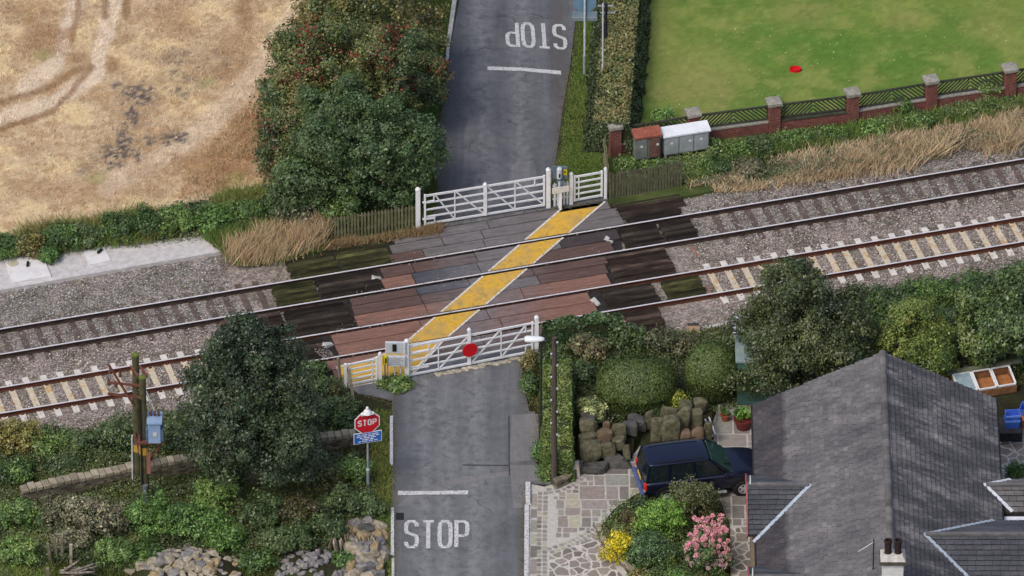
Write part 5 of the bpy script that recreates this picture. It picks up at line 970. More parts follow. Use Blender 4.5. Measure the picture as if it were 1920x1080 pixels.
while y < 1150:
    h = random.uniform(18, 34); p = [P(996 - (y - 920) * .012, y + 2), P(1007, y + 2), P(1007, y + h - 2), P(995 - (y - 920) * .012, y + h - 2)]; mb.add([V((q.x, q.y, .016)) for q in p], [(0, 1, 2, 3)]); y += h
def setts(mb, pts, rows, wd, ln):
    W = [P(*p) for p in pts]
    for a, b in zip(W[:-1], W[1:]):
        d = (b - a); L = d.length; d.normalize(); n = V((-d.y, d.x, 0)); k = max(1, round(L / ln))
        for i in range(k):
            for r_ in range(rows):
                c = a + d * (L * (i + .5 + random.uniform(-.1, .1)) / k) + n * ((r_ - (rows - 1) / 2) * wd); hw, hl = wd * .5 - .022, L / k * .5 - .025; m = 6
                mb.add([c + d * (hl * 1.1 * math.copysign(abs(math.cos(t_)) ** .6, math.cos(t_))) + n * (hw * 1.1 * math.copysign(abs(math.sin(t_)) ** .6, math.sin(t_))) + VZ * .0165 for t_ in [2 * PI * j / 8 + .3 for j in range(8)]], [tuple(range(8))])
setts(mb, [(1018, 922), (1017, 960), (1016, 1000), (1016, 1040), (1016, 1100), (1016, 1160)], 2, .2, .23)
setts(mb, [(1026, 922), (1050, 918), (1075, 906), (1096, 890), (1112, 876)], 2, .19, .2)
setts(mb, [(1028, 1034), (1060, 1024), (1090, 1010), (1118, 994), (1140, 978)], 2, .2, .2)
so_ = mb.build('paving_slabs', SLAB); tag(so_, kind='structure')
# rocks
def rock_mesh(name, m, seed, sx, sy, sz, flat=.0, sq=.55, rough=.12):
    rg = np.random.default_rng(seed); bm = bmesh.new(); bmesh.ops.create_icosphere(bm, subdivisions=3, radius=1)
    ph = rg.uniform(0, 6, 6)
    for v in bm.verts:
        c = v.co; q = V((math.copysign(abs(c.x) ** sq, c.x), math.copysign(abs(c.y) ** sq, c.y), math.copysign(abs(c.z) ** sq, c.z)))
        k = 1 + rough * (math.sin(3 * c.x + ph[0]) + math.sin(3.3 * c.y + ph[1]) + math.sin(3.7 * c.z + ph[2])) * .5 + rg.normal(0, rough * .12)
        v.co = V((q.x * sx, q.y * sy, q.z * sz)) * k
    for _ in range(11):
        n_ = V(rg.normal(size=3)).normalized(); ext = max((V((v.co.x / sx, v.co.y / sy, v.co.z / sz))).dot(n_) for v in bm.verts); dd = ext * rg.uniform(.66, .86)
        for v in bm.verts:
            u = V((v.co.x / sx, v.co.y / sy, v.co.z / sz)); k = u.dot(n_) - dd
            if k > 0: u -= n_ * k * .92; v.co = V((u.x * sx, u.y * sy, u.z * sz))
    me = bpy.data.meshes.new(name); bm.to_mesh(me); bm.free(); me.materials.append(m); return me
def rock_obj(name, me, loc, rz=0, s=1, tilt=(0, 0)):
    o = bpy.data.objects.new(name, me); COL.objects.link(o); o.location = loc; o.rotation_euler = (tilt[0], tilt[1], rz); o.scale = (s, s, s); return o
MOSSR = mat('mossy_rock', sr(72, 71, 56), sr(114, 110, 86), 6, .95, .7, 14, c3=sr(140, 122, 100)); DKR = mat('dark_rock', sr(66, 66, 64), sr(94, 92, 88), 4, .95, .5, 14); REDR = mat('ruddy_rock', sr(96, 82, 68), sr(128, 108, 88), 4, .95, .5, 14)
# banks behind the drive
def bank(name, pts, ztop, m):
    lo = [P(x, y) for x, y, k in pts]; mb = MB(); mb.add([V((p.x, p.y, ztop * k)) for p, (_, _, k) in zip(lo, pts)] + [V((p.x, p.y, -.2)) for p in lo], [tuple(range(len(pts)))] + [(i, (i + 1) % len(pts), len(pts) + (i + 1) % len(pts), len(pts) + i) for i in range(len(pts))]); return tag(mb.build(name, m), kind='structure')
bank('rockery_bank', [(1082, 878, 0), (1186, 862, 0), (1190, 830, 1), (1085, 834, 1)], .45, G_EARTH); bank('rockery_bank', [(1200, 846, 0), (1338, 826, 0), (1334, 790, 1), (1205, 800, 1)], .5, G_EARTH)
RK = [(1104, 812, 34, 28, 'm'), (1102, 838, 36, 28, 'm'), (1107, 866, 42, 42, 'm'), (1137, 806, 15, 20, 'r'), (1133, 828, 30, 28, 'r'), (1137, 856, 34, 36, 'm'), (1160, 820, 30, 34, 'm'), (1160, 842, 26, 26, 'm'), (1175, 858, 15, 28, 'm'), (1150, 862, 38, 14, 'd'), (1112, 886, 56, 18, 'd'), (1160, 872, 52, 14, 'd'), (1104, 790, 30, 16, 'd'),
      (1217, 806, 18, 44, 'm'), (1232, 834, 24, 54, 'm'), (1257, 836, 38, 62, 'm'), (1255, 788, 36, 30, 'm'), (1281, 806, 30, 48, 'm'), (1283, 838, 26, 38, 'r'), (1288, 780, 30, 34, 'm'), (1307, 836, 26, 42, 'r'), (1304, 800, 26, 40, 'm'), (1313, 774, 26, 32, 'm'), (1326, 830, 18, 46, 'm'), (1178, 812, 34, 26, 'd'), (1198, 806, 28, 26, 'd'), (1190, 792, 30, 16, 'd')]
names = {'m': 'mossy', 'r': 'ruddy', 'd': 'dark'}
for i, (x, y, w_, h_, k) in enumerate(RK):
    left = x < 1190; zz = max(0, min(.5, ((872 if left else 840) - y) / 30 * .35)); sx_, sz_ = w_ / PPM / 2, h_ / 46 / 2
    me = rock_mesh('boulder', {'m': MOSSR, 'r': REDR, 'd': DKR}[k], i, sx_, max(.12, min(.24, sx_ * .8)), sz_, rough=.06, sq=.3); p = P(x, y, zz)
    tag(rock_obj('boulder', me, p + VZ * (sz_ - .06), random.uniform(-.1, .1), 1, (random.uniform(-.12, .0), random.uniform(-.04, .04))), f"{names[k]} {'upright' if h_ > w_ else 'squat'} rockery stone {'in the small group left of the car' if left else 'in the large group behind the car'}", 'rock', f"{names[k]} {'upright' if h_ > w_ else 'squat'} stones of the {'left' if left else 'right'} rockery")
for dx in (0, 12):
    tag(MB().beam(P(1322 + dx * .6, 786 - dx * .3, .55), P(1336 + dx * .4, 818 - dx * .3, .35), .05, .05).build('white_stake', WHITE), ('outer' if dx else 'inner') + ' white stake leaning at the right end of the rockery', 'stake')
tag(MB().box(P(1077, 880, .28), (.36, .22, .62), (V((1, -.1, .1)).normalized(), V((.1, 1, 0)).normalized(), V((-.1, 0, 1)).normalized())).build('white_stone_block', mat('cream_stone', sr(196, 186, 166), sr(216, 208, 192), 5, .9), bevel=.03), 'cream upright stone block at the end of the low curved wall', 'stone block')
def stone_wall(name, lab, pts, h, th, m, cm, cope=.24, cath=.12, seed=0, cat='wall', group=None):
    W = [P(*p) for p in pts]; r = thing(name, lab, cat, W[0], group); b = MB(); c = MB()
    for a, e in zip(W[:-1], W[1:]):
        b.beam(a + VZ * (h / 2 - .1), e + VZ * (h / 2 - .1), th, h + .2); d = e - a; L = d.length; d.normalize(); n = V((-d.y, d.x, 0)); k = max(1, round(L / cope))
        for i in range(k):
            q = a + d * (L * (i + .5) / k); rr = random.uniform(.8, 1.2); c.box(q + VZ * (h + cath * .5 * rr + .002), (L / k * .93, th * random.uniform(.95, 1.2), cath * rr), ((d + n * random.uniform(-.1, .1)).normalized(), n, (VZ + d * random.uniform(-.1, .1)).normalized()))
    b.build('wall_body', m, r); c.build('coping', cm, r, bevel=.02); return r
t = NT('rubble_stone'); vv = t.n('ShaderNodeTexVoronoi'); vv.inputs['Scale'].default_value = 5; t.l(t.coord(0, (1, 1, 2)), vv.inputs['Vector']); s_ = t.n('ShaderNodeSeparateColor'); t.l(vv.outputs['Color'], s_.inputs[0])
RUB = t.done(t.mix(.6, t.ramp(s_.outputs[0], [(0, sr(70, 66, 58)), (.5, sr(106, 100, 86)), (1, sr(132, 124, 106))]), t.ramp(t.noise(8, 5, .7), [(.3, .5), (.65, 1.2)]), 'MULTIPLY'), .95, .2)
COPE = mat('pale_coping', sr(134, 126, 108), sr(166, 156, 136), 4, .95, .3, 20, isl=.35, c3=sr(120, 118, 90))
stone_wall('dry_stone_wall', 'long dry stone wall with pale coping behind the power pole and round tree', [(40, 945), (120, 928), (250, 902), (365, 884), (480, 866), (600, 847), (668, 838)], 0.55, .34, RUB, COPE, .26, .16)
stone_wall('low_curved_wall', 'low curved stone wall at the foot of the telegraph pole', [(1040, 915), (1062, 905), (1080, 890), (1088, 876)], .22, .26, RUB, mat('dark_coping', sr(104, 98, 84), sr(130, 122, 106), 5, isl=.3), .3, .12)
wsheet('flower_bed_soil', [(1124, 992), (1150, 958), (1190, 930), (1250, 908), (1340, 915), (1368, 985), (1372, 1200), (1230, 1150), (1160, 1052)], .06, G_EARTH, .3)
stone_wall('bed_edging_wall', 'low grey stone edging curving round the flower bed', [(1121, 990), (1132, 1022), (1158, 1052), (1198, 1086), (1250, 1120)], .14, .16, RUB, COPE, .2, .10)
# plant pots, cold frame, crates and patio things
p = P(1394, 802); r = thing('plant_pot', 'dark red pot with a leafy green plant beside the house corner', 'plant pot', p); MB().lathe(p, [(.24, 0), (.33, .34), (.36, .36), (.36, .42), (.31, .42), (.29, .36)], 18).build('pot', mat('dark_red_pot', sr(92, 38, 38), sr(112, 50, 48), 4, .5), r); foliage('leaves', [(p + VZ * .6, (.28, .28, .24))], 260, [sr(70, 110, 40), sr(120, 160, 60)], .12, .14, r)
p = P(1360, 788); r = thing('plant_pot', 'small terracotta pot on the path in front of the shed', 'plant pot', p); MB().lathe(p, [(.12, 0), (.18, .22), (.2, .26), (.17, .26), (.15, .2)], 14).build('pot', mat('terracotta', sr(140, 76, 56), sr(160, 94, 72), 4, .8), r); foliage('leaves', [(p + VZ * .36, (.16, .16, .14))], 90, [sr(60, 90, 40), sr(90, 120, 60)], .1, .1, r)
r = thing('cold_frame', 'cold frame with white glazed lids over orange soil', 'cold frame', P(1845, 740)); c0, c1 = P(1798, 752), P(1906, 734); d = (c1 - c0).normalized(); n = V((-d.y, d.x, 0)); L = (c1 - c0).length; TB = mat('frame_timber', sr(120, 84, 56), sr(150, 110, 76), 5, .9); BK = mat('mossy_shelf', sr(84, 88, 70), sr(112, 116, 96), 5, .95)
OS = mat('orange_soil', sr(150, 96, 58), sr(182, 122, 78), 5, .95)
for a0, b0, a1, b1, h in ((0, 0, L, 0, .28), (0, .95, L, .95, .5)): MB().beam(c0 + d * a0 + n * b0 + VZ * h / 2, c0 + d * a1 + n * b1 + VZ * h / 2, .06, h).build('side_board', TB, r)
for a0 in (.03, L - .03): MB().beam(c0 + d * a0 + n * .04 + VZ * .16, c0 + d * a0 + n * .91 + VZ * .2, .05, .36).build('side_board', TB, r)
MB().box(c0 + d * L / 2 + n * .47 + VZ * .10, (L - .12, .8, .16), (d, n, VZ)).build('soil', OS, r); MB().beam(c0 - d * .15 + n * 1.02 + VZ * .54, c0 + d * (L + .5) + n * 1.02 + VZ * .56, .26, .05).build('shelf', BK, r)
nl = 3
for i in range(nl):
    x0, x1 = L * i / nl + .03, L * (i + 1) / nl - .03; lid = MB()
    for (xa, ya, xb_, yb_) in ((x0, .02, x1, .02), (x0, .90, x1, .90), (x0, .05, x0, .87), (x1, .05, x1, .87)): lid.beam(c0 + d * xa + n * ya + VZ * (.33 + ya * .22), c0 + d * xb_ + n * yb_ + VZ * (.33 + yb_ * .22), .07, .05)
    lo = lid.build('lid', WHITE, r)
    if i == 0:
        q = [c0 + d * x + n * y + VZ * (.34 + y * .22) for x, y in ((x0, .05), (x1, .05), (x1, .87), (x0, .87))]; MB().add(q, [(0, 1, 2, 3)]).build('pane', mat('milky_glass', sr(136, 156, 164), sr(156, 176, 182), 3, .15, spec=.6), lo)
BLUEC = mat('blue_plastic', sr(58, 96, 190), sr(84, 124, 214), 3, .45)
def crate(p, lab, rz):
    r = thing('recycling_box', lab, 'box', p, 'blue recycling boxes'); x = V((math.cos(rz), math.sin(rz), 0)); y = V((-x.y, x.x, 0)); w_, l_, h_ = .52, .42, .34; mb = MB(); c = lambda i, j, k, t: p + x * (i * w_ / 2 * t) + y * (j * l_ / 2 * t) + VZ * k
    o = [(-1, -1), (1, -1), (1, 1), (-1, 1)]; vs = [c(i, j, 0, .86) for i, j in o] + [c(i, j, h_, 1) for i, j in o] + [c(i, j, h_, .9) for i, j in o] + [c(i, j, .04, .78) for i, j in o]
    mb.add(vs, [(3, 2, 1, 0)] + [(a, (a + 1) % 4, b + (a + 1) % 4, b + a) for a in range(4) for b in (4,)] + [(4 + a, 4 + (a + 1) % 4, 8 + (a + 1) % 4, 8 + a) for a in range(4)] + [(8 + a, 8 + (a + 1) % 4, 12 + (a + 1) % 4, 12 + a) for a in range(4)] + [(12, 13, 14, 15)]); mb.build('tub', BLUEC, r)
    mb = MB(); mb.beam(c(-1.02, -1.02, h_ - .02, 1), c(1.02, -1.02, h_ - .02, 1), .04, .07); mb.build('rim', mat('blue_rim', sr(96, 136, 220), sr(110, 150, 230)), r)
r = thing('dark_stone_planter', 'dark stone planter block under the blue boxes', 'planter', P(1889, 812)); MB().box(P(1889, 805, .36), (1.05, .55, .72)).build('body', mat('dark_block', sr(44, 44, 46), sr(66, 66, 68), 7, .95, .5, 14), r, bevel=.03); MB().box(P(1889, 805, .725), (1.0, .5, .02)).build('top', mat('dark_soil', sr(50, 50, 52), sr(62, 62, 64)), r)
p = P(1897, 798, .735); crate(p, 'blue recycling box lower of the stacked pair on the dark planter', .12); crate(p + VZ * .2 + V((.02, .03, 0)), 'blue recycling box on top of the stacked pair', .1); crate(P(1924, 776, .3), 'blue recycling box tilted at the right edge behind the stacked pair', 1.3)
p = P(1921, 800); r = thing('plant_pot', 'orange terracotta pot at the right edge below the blue boxes', 'plant pot', p); MB().lathe(p, [(.16, 0), (.24, .4), (.26, .44), (.22, .44), (.2, .36)], 16).build('pot', mat('orange_pot', sr(176, 96, 62), sr(190, 112, 76), 4, .8), r)
tag(MB().tube(V((XE + .14, P(1868, 870).y, 0)), V((XE + .14, P(1868, 870).y, 1.2)), .07, n=12).build('white_downpipe', WHITE), 'white pipe standing against the house wall by the patio', 'pipe')
r = thing('white_stand', 'small white metal stand on the patio by the house wall', 'stand', P(1873, 905))
for dx, dy in ((-.15, -.12), (.15, -.12), (-.15, .12), (.15, .12)): MB().beam(P(1874, 905) + V((dx, dy, 0)), P(1874, 905) + V((dx, dy, .62)), .03, .03, V((0, 1, 0))).build('leg', WHITE, r)
for z in (.3, .62): MB().beam(P(1874, 905) + V((-.17, -.12, z)), P(1874, 905) + V((.17, -.12, z)), .03, .03).build('cross_bar', WHITE, r)
# rubble heaps
TANR = mat('tan_rubble', sr(130, 122, 106), sr(178, 168, 148), 7, .95, .5, 16, c3=sr(214, 208, 194)); GRYR = mat('grey_rubble', sr(104, 102, 102), sr(146, 142, 140), 7, .95, .5, 16, c3=sr(200, 196, 192)); OCHR = mat('ochre_rubble', sr(136, 118, 90), sr(166, 148, 116), 7, .95, .5, 16)
VAR = [[rock_mesh('rubble_stone', m, s, .20, .15, .12, sq=.55, rough=.2) for s in range(40, 46)] for m in (TANR, GRYR, OCHR)]
def heap(px, py, rx, ry, hz, n, size, wts, lab, grp):
    c = P(px, py)
    tag(MB().lathe(c - VZ * .1, [(max(rx, ry) * .0 + rx, 0), (rx * .7, hz * .6), (rx * .3, hz * .9), (.02, hz)], 14, (V((1, 0, 0)), V((0, ry / rx, 0)), VZ)).build('rubble_mound', G_EARTH), kind='structure')
    for i in range(n):
        a = random.random() * 2 * PI; k = math.sqrt(random.random()); z = hz * (1 - k ** 1.6) - .06; o = rock_obj('rubble_stone', random.choice(random.choices(VAR, wts)[0]), c + V((math.cos(a) * k * rx, math.sin(a) * k * ry, z)), random.random() * 6, size * random.uniform(.55, 1.35), (random.uniform(-.5, .5), random.uniform(-.5, .5)))
        tag(o, lab, 'stone', grp)
heap(352, 1080, 2.15, 1.6, .72, 150, 1.02, (6, 3, 1), 'tan rubble stone in the left heap at the bottom edge', 'stones of the left heap')
heap(588, 1070, 1.35, 1.4, .5, 96, .72, (1, 8, 0), 'small grey rubble stone in the middle heap', 'stones of the middle heap')
heap(684, 1045, .66, 2.4, .42, 54, 1.55, (4, 5, 2), 'large rubble stone in the right heap beside the road verge', 'stones of the right heap')
for i in range(16):
    x = 622 + i * 5.4 + random.uniform(-2, 2); me = rock_mesh('stone_slab', random.choice((TANR, OCHR, REDR)), 200 + i, .055, .22, .30, sq=.4, rough=.06)
    tag(rock_obj('stone_slab', me, P(x, 1018 + random.uniform(-10, 8), .25), random.uniform(-.3, .3), random.uniform(.7, 1.1), (random.uniform(-.2, .2), random.uniform(-.35, .1))), 'tan stone slab stacked on edge above the grey rubble', 'stone slab', 'slabs stacked on edge')
for i in range(6):
    me = rock_mesh('flat_slab', (TANR, DKR)[i % 2], 300 + i, .30, .26, .035, sq=.5, rough=.05); tag(rock_obj('flat_slab', me, P(688 + random.uniform(-4, 4), 988, .05 + i * .075), random.uniform(-.3, .3), 1), ('dark' if i % 2 else 'tan') + ' flat slab in the small pile at the verge', 'stone slab', ('dark' if i % 2 else 'tan') + ' slabs of the flat pile')
LOGM = NT('bleached_log'); LOGM = LOGM.done(LOGM.ramp(LOGM.noise(8, 5, .7), [(.32, sr(84, 78, 70)), (.5, sr(128, 120, 108)), (.68, sr(176, 168, 154))]), .9, .2)
for i in range(26):
    a = P(random.uniform(105, 150), random.uniform(1062, 1092), random.uniform(.1, .55)); b = a + V((random.uniform(.3, 1.0), random.uniform(-.3, .4), random.uniform(-.3, .2))); b.z = max(.06, b.z); mb = MB(); r0 = random.uniform(.025, .055); m = a.lerp(b, .5) + V((0, random.uniform(-.1, .1), random.uniform(-.05, .08)))
    mb.path([a, m, b], [r0, r0 * .85, r0 * .6], 7); tag(mb.build('branch', LOGM, smooth=True), 'bleached branch in the brushwood pile at bottom left', 'branch', 'branches of the brushwood pile')
for x, y, h, lean, lab in ((97, 1062, 1.0, .12, 'leftmost'), (108, 1056, 1.1, .1, 'second from left'), (117, 1056, 1.15, .0, 'third from left'), (133, 1064, 1.0, -.02, 'palest')):
    tag(MB().beam(P(x, y, -.1), P(x, y) + V((-lean, 0, h)), .10, .08, V((0, 1, 0))).build('old_fence_post', W0 if lab != 'palest' else mat('pale_post', sr(170, 160, 138), sr(192, 184, 164))), f'old grey timber post standing in brushwood, {lab}', 'post', 'old posts in the brushwood')
tag(MB().beam(P(90, 1100, -.1), P(90, 1100) + V((0, 0, .8)), .11, .09, V((0, 1, 0))).build('old_fence_post', W0), 'old grey timber stump below the brushwood at the bottom edge', 'post')
# ================================================================== VEGETATION
def G(*L):
    out = []
    for r, g, b in L:
        m = (r + g + b) / 3; k = .88; c_ = sr(m + (r - m) * k, m + (g - m) * k, m + (b - m) * k, 1.6); out.append((c_[0] * 1.04, c_[1], c_[2] * .9))
    return out
DG_ = G((34, 50, 30), (46, 66, 36), (60, 80, 44), (74, 92, 52)); MG = G((40, 58, 30), (56, 82, 38), (74, 102, 46), (96, 122, 60)); BG = G((46, 72, 34), (62, 94, 42), (82, 116, 52), (112, 140, 70))
OL = G((56, 58, 30), (78, 78, 38), (100, 94, 48), (116, 100, 58)); HW = G((38, 54, 30), (54, 72, 38), (74, 88, 44), (86, 92, 50), (98, 90, 52)); GB = G((58, 60, 44), (84, 86, 64), (104, 106, 82), (116, 112, 92)); YG = G((84, 104, 36), (120, 134, 44), (148, 152, 60))
# hawthorn group on the left verge of the far road
tree('hawthorn_tree', 'dense dark green hawthorn in front of the red-berried tree', 'tree', [(690, 270, 2.8, 2.0, 1.6, 1.9), (600, 320, 1.9, 1.5, 1.4, 1.6), (770, 285, 2.2, 1.1, 1.2, 1.6), (655, 350, 1.2, 1.7, 1.1, 1.2), (560, 345, 1.1, 1.1, 1.1, 1.1), (745, 350, 1.1, .9, .9, 1.0), (640, 225, 3.2, 1.3, 1.2, 1.4)], 46000, G((38, 56, 34), (52, 74, 42), (66, 90, 50)) + DG_[1:3], .115, .36, .18, 'trees beside the far road')
rt, Bt, (bc_, bn_) = tree('berry_tree', 'olive hawthorn with clusters of red berries beside the stubble field', 'tree', [(620, 130, 3.2, 2.1, 1.7, 1.8), (545, 140, 2.6, 1.1, 1.3, 1.6), (740, 140, 2.9, 1.6, 1.5, 1.7), (555, 230, 1.8, 1.4, 1.3, 1.5), (795, 150, 2.0, .8, 1.1, 1.4), (530, 290, 1.0, .9, .9, 1.0)], 46000, HW, .115, .36, .2, 'trees beside the far road')
px_, py_ = topx(bc_[:, 0], bc_[:, 1], bc_[:, 2]); cl = fbm(bc_[:, 0] * 1.1 + 3, bc_[:, 2] * 1.4 + bc_[:, 1], 41, 2)
k = (cl > .56) & (bc_[:, 2] > 1.6) & (RNG.random(len(cl)) < .16); q = bc_[k] + bn_[k] * .08
quads_mesh('berries', leaf_quads(q, norm(RNG.normal(size=q.shape) + np.array([0, -.6, .6])), .085 * (.7 + .6 * RNG.random(len(q))), .95), pal_pick([sr(104, 34, 32), sr(140, 46, 38), sr(132, 66, 48)], RNG.random(len(q))), LEAF, rt)
tree('olive_tree', 'olive brown hedge tree at the top edge behind the berry tree', 'tree', [(700, 30, 2.8, 1.9, 1.7, 1.7), (615, 30, 2.4, 1.2, 1.3, 1.4), (772, 66, 2.2, 1.1, 1.1, 1.3), (660, 80, 2.6, 1.3, 1.2, 1.3), (690, -60, 2.8, 1.9, 1.7, 1.8)], 36000, OL[:3] + HW[1:4], .115, .36, .18, 'trees beside the far road')
# near-left round tree and right-hand trees
tree('broadleaf_tree', 'dark green broadleaf tree with pointed top beside the stop sign', 'tree', [(470, 690, 5.2, 1.5, 1.3, 1.5), (455, 635, 6.2, .85, .8, .9), (430, 770, 3.8, 1.6, 1.6, 1.5), (525, 730, 4.2, 1.15, 1.3, 1.5), (485, 830, 2.6, 1.9, 1.8, 1.6), (560, 775, 3.2, .75, .9, 1.0), (405, 820, 2.5, 1.0, 1.3, 1.2), (540, 850, 2.0, 1.2, 1.3, 1.3), (395, 700, 4.3, .8, .8, 1.0), (530, 650, 5.6, .7, .7, .8)], 52000, G((30, 44, 30), (40, 56, 36), (52, 68, 44), (70, 86, 54)), .12, .36, .17)
tree('holly_tree', 'dark evergreen tree between the topiary and the house gable', 'tree', [(1490, 560, 3.6, 1.3, 1.2, 1.4), (1480, 525, 4.3, .8, .8, .8), (1450, 640, 2.4, 1.1, 1.2, 1.4), (1540, 625, 2.6, 1.5, 1.3, 1.5), (1580, 610, 2.5, .95, 1.0, 1.2), (1470, 705, 1.4, 1.5, 1.1, 1.3), (1560, 690, 1.6, 1.5, 1.2, 1.4), (1430, 595, 2.9, .6, .7, .8)], 42000, G((34, 46, 28), (46, 58, 32), (60, 72, 40), (76, 84, 48)), .115, .36, .16)
tree('golden_tree', 'yellow green bushy tree just beyond the house ridge', 'tree', [(1700, 630, 1.8, 1.2, 1.0, 1.2), (1742, 660, 1.2, .8, .8, .9), (1655, 640, 1.4, .9, .9, 1.0), (1725, 600, 2.0, .8, .8, .8)], 12000, G((56, 76, 36), (74, 96, 42), (94, 112, 48), (118, 124, 56)), .12, .34, .12)
tree('broadleaf_tree', 'mid green tree at the right edge above the cold frame', 'tree', [(1895, 580, 2.2, 1.0, 1.1, 1.3), (1918, 540, 2.8, .7, .8, .8), (1850, 620, 1.4, 1.2, 1.0, 1.2), (1910, 620, 1.8, 1.0, 1.0, 1.3)], 18000, G((38, 56, 32), (54, 76, 40), (74, 96, 50), (98, 112, 56)), .14, .42, .16)
# bramble bank right of the dark tree
for i, (x, y, w_, h_, d_, pal, lab) in enumerate(((1590, 600, 2.0, 1.3, 1.6, MG, 'beside the dark evergreen'), (1665, 585, 2.2, 1.3, 1.6, DG_[1:] + MG[1:], 'above the golden tree'), (1745, 570, 2.2, 1.3, 1.8, MG, 'right of the golden tree'), (1820, 562, 2.0, 1.4, 1.8, MG, 'in the middle of the bank'), (1790, 620, 1.8, 1.1, 1.4, DG_, 'lower, behind the cold frame'), (1830, 680, 1.8, .8, 1.4, G((36, 42, 28), (52, 58, 38), (70, 74, 46)), 'low and brown, just above the cold frame'), (1772, 706, .8, .8, .7, YG, 'small and lime, at the roof edge'))):
    shrub('bramble_bush', 'leafy bramble bush ' + lab, 'bush', x, y, w_, h_ * .75, d_, pal, 3200, .11, .26, 'brambles right of the dark evergreen')
# clipped topiary
def clipped(name, lab, base, rx, ry, h, pal, n, sq=2.6, leaf=.075, cat='bush', grp=None):
    r = thing(name, lab, cat, base, grp); d = norm(RNG.normal(size=(n, 3))); d[:, 2] = np.abs(d[:, 2]) * np.sign(RNG.random(n) - .22)
    den = (np.abs(d[:, 0]) ** sq + np.abs(d[:, 1]) ** sq + np.abs(d[:, 2]) ** sq) ** (1 / sq); s = d / den[:, None]
    bump = 1 + .05 * (fbm(d[:, 0] * 5 + d[:, 2] * 3, d[:, 1] * 5 - d[:, 2] * 2, 3, 3) - .5) * 2; k = bump * (1 - .10 * RNG.random(n) ** 2)
    C = np.array(base) + np.array([0, 0, h * .48]) + s * k[:, None] * np.array([rx, ry, h * .52]); keep = C[:, 2] > .02; C = C[keep]; nr = norm(d[keep] * .8 + RNG.normal(0, .28, C.shape)); kk = np.clip(.6 * fbm(C[:, 0] * 3, C[:, 2] * 3 + C[:, 1] * 2, 8, 3) + .35 * RNG.random(len(C)), 0, 1)
    mb = MB(); mb.lathe(V(base), [(.12, -.1), (.1, .3)], 8); mb.build('stem', BARK, r)
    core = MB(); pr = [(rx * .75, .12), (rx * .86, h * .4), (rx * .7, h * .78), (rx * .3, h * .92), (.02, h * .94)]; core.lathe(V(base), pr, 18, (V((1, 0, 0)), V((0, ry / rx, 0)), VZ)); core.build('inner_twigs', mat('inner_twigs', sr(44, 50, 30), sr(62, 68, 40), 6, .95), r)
    quads_mesh('leaves', leaf_quads(C, nr, leaf * (.7 + .6 * RNG.random(len(C))), .75), pal_pick(pal, kk, .14), LEAF, r); return r
TP = G((44, 60, 26), (56, 74, 32), (70, 86, 38), (80, 94, 44))
clipped('topiary_bush', 'wide clipped dome bush with a flat top', P(1192, 758), 1.40, 1.15, 1.75, TP, 24000, 2.8, .06, 'topiary', 'clipped topiary bushes'); clipped('topiary_bush', 'tall narrow clipped dome bush beside the green shed', P(1333, 742), .92, .85, 2.15, TP, 19000, 2.7, .06, 'topiary', 'clipped topiary bushes')
# box hedges
def hedge(name, lab, pts, w_top, w_bot, h, pal, n, leaf=.075, toppal=None, rough=.06):
    p, q = P(*pts[0]), P(*pts[1]); d = (q - p); L = d.length; d.normalize(); nn = V((-d.y, d.x, 0)); r = thing(name, lab, 'hedge', p.lerp(q, .5)); Cs = []; Ns = []; tops = []
    mb = MB(); hw, ht = w_bot / 2 * .86, w_top / 2 * .84; e = .08
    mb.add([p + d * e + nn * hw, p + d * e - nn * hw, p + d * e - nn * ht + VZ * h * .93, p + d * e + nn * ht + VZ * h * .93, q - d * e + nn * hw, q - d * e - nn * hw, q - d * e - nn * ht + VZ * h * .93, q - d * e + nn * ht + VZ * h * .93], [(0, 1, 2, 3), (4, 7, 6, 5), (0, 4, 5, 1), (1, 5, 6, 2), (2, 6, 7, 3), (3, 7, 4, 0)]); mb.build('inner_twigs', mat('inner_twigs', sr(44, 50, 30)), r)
    D = np.array(d); NN = np.array(nn); P0 = np.array(p); Z = np.array([0, 0, 1.0])
    ar = [L * w_top, L * h, L * h, w_bot * h, w_bot * h]; tot = sum(ar)
    for i, a in enumerate(ar):
        m = int(n * a / tot); u = RNG.random(m); v = RNG.random(m)
        if i == 0: c = P0 + D * (u * L)[:, None] + NN * ((v - .5) * w_top)[:, None] + Z * h; nr = np.tile(Z, (m, 1))
        elif i < 3:
            s = 1 if i == 1 else -1; c = P0 + D * (u * L)[:, None] + NN * (s * (w_bot + (w_top - w_bot) * v) / 2)[:, None] + Z * (v * h)[:, None]; nr = np.tile(NN * s + Z * .15, (m, 1))
        else:
            s = -1 if i == 3 else 1; c = P0 + D * (0 if i == 3 else L) + NN * ((u - .5) * (w_bot + (w_top - w_bot) * v))[:, None] + Z * (v * h)[:, None]; nr = np.tile(D * s + Z * .15, (m, 1))
        b = (fbm(c[:, 0] * 2 + c[:, 2], c[:, 1] * 2 + c[:, 2] * 1.3, 6, 3) - .5) * 2 * rough * 2 - .09 * RNG.random(m); Cs.append(c + nr * b[:, None]); Ns.append(nr); tops.append(np.full(m, i == 0))
    C = np.concatenate(Cs); Nr = norm(norm(np.concatenate(Ns)) * .8 + RNG.normal(0, .42, C.shape)); tp = np.concatenate(tops); k = np.clip(.65 * fbm(C[:, 0] * 1.6, C[:, 1] * 1.6, 14, 3) + .4 * RNG.random(len(C)), 0, 1)
    col = pal_pick(pal, k, .2)
    if toppal is not None: c2 = pal_pick(toppal, np.clip(k + .25 * (fbm(C[:, 0] * .9, C[:, 1] * .5, 15, 2) - .5), 0, 1), .22); col = np.where(tp[:, None], c2, col)  # top leaves coloured lighter than sides, daylight painted in; browning is real
    quads_mesh('leaves', leaf_quads(C, Nr, leaf * (.7 + .7 * RNG.random(len(C))), .75), col, LEAF, r); return r
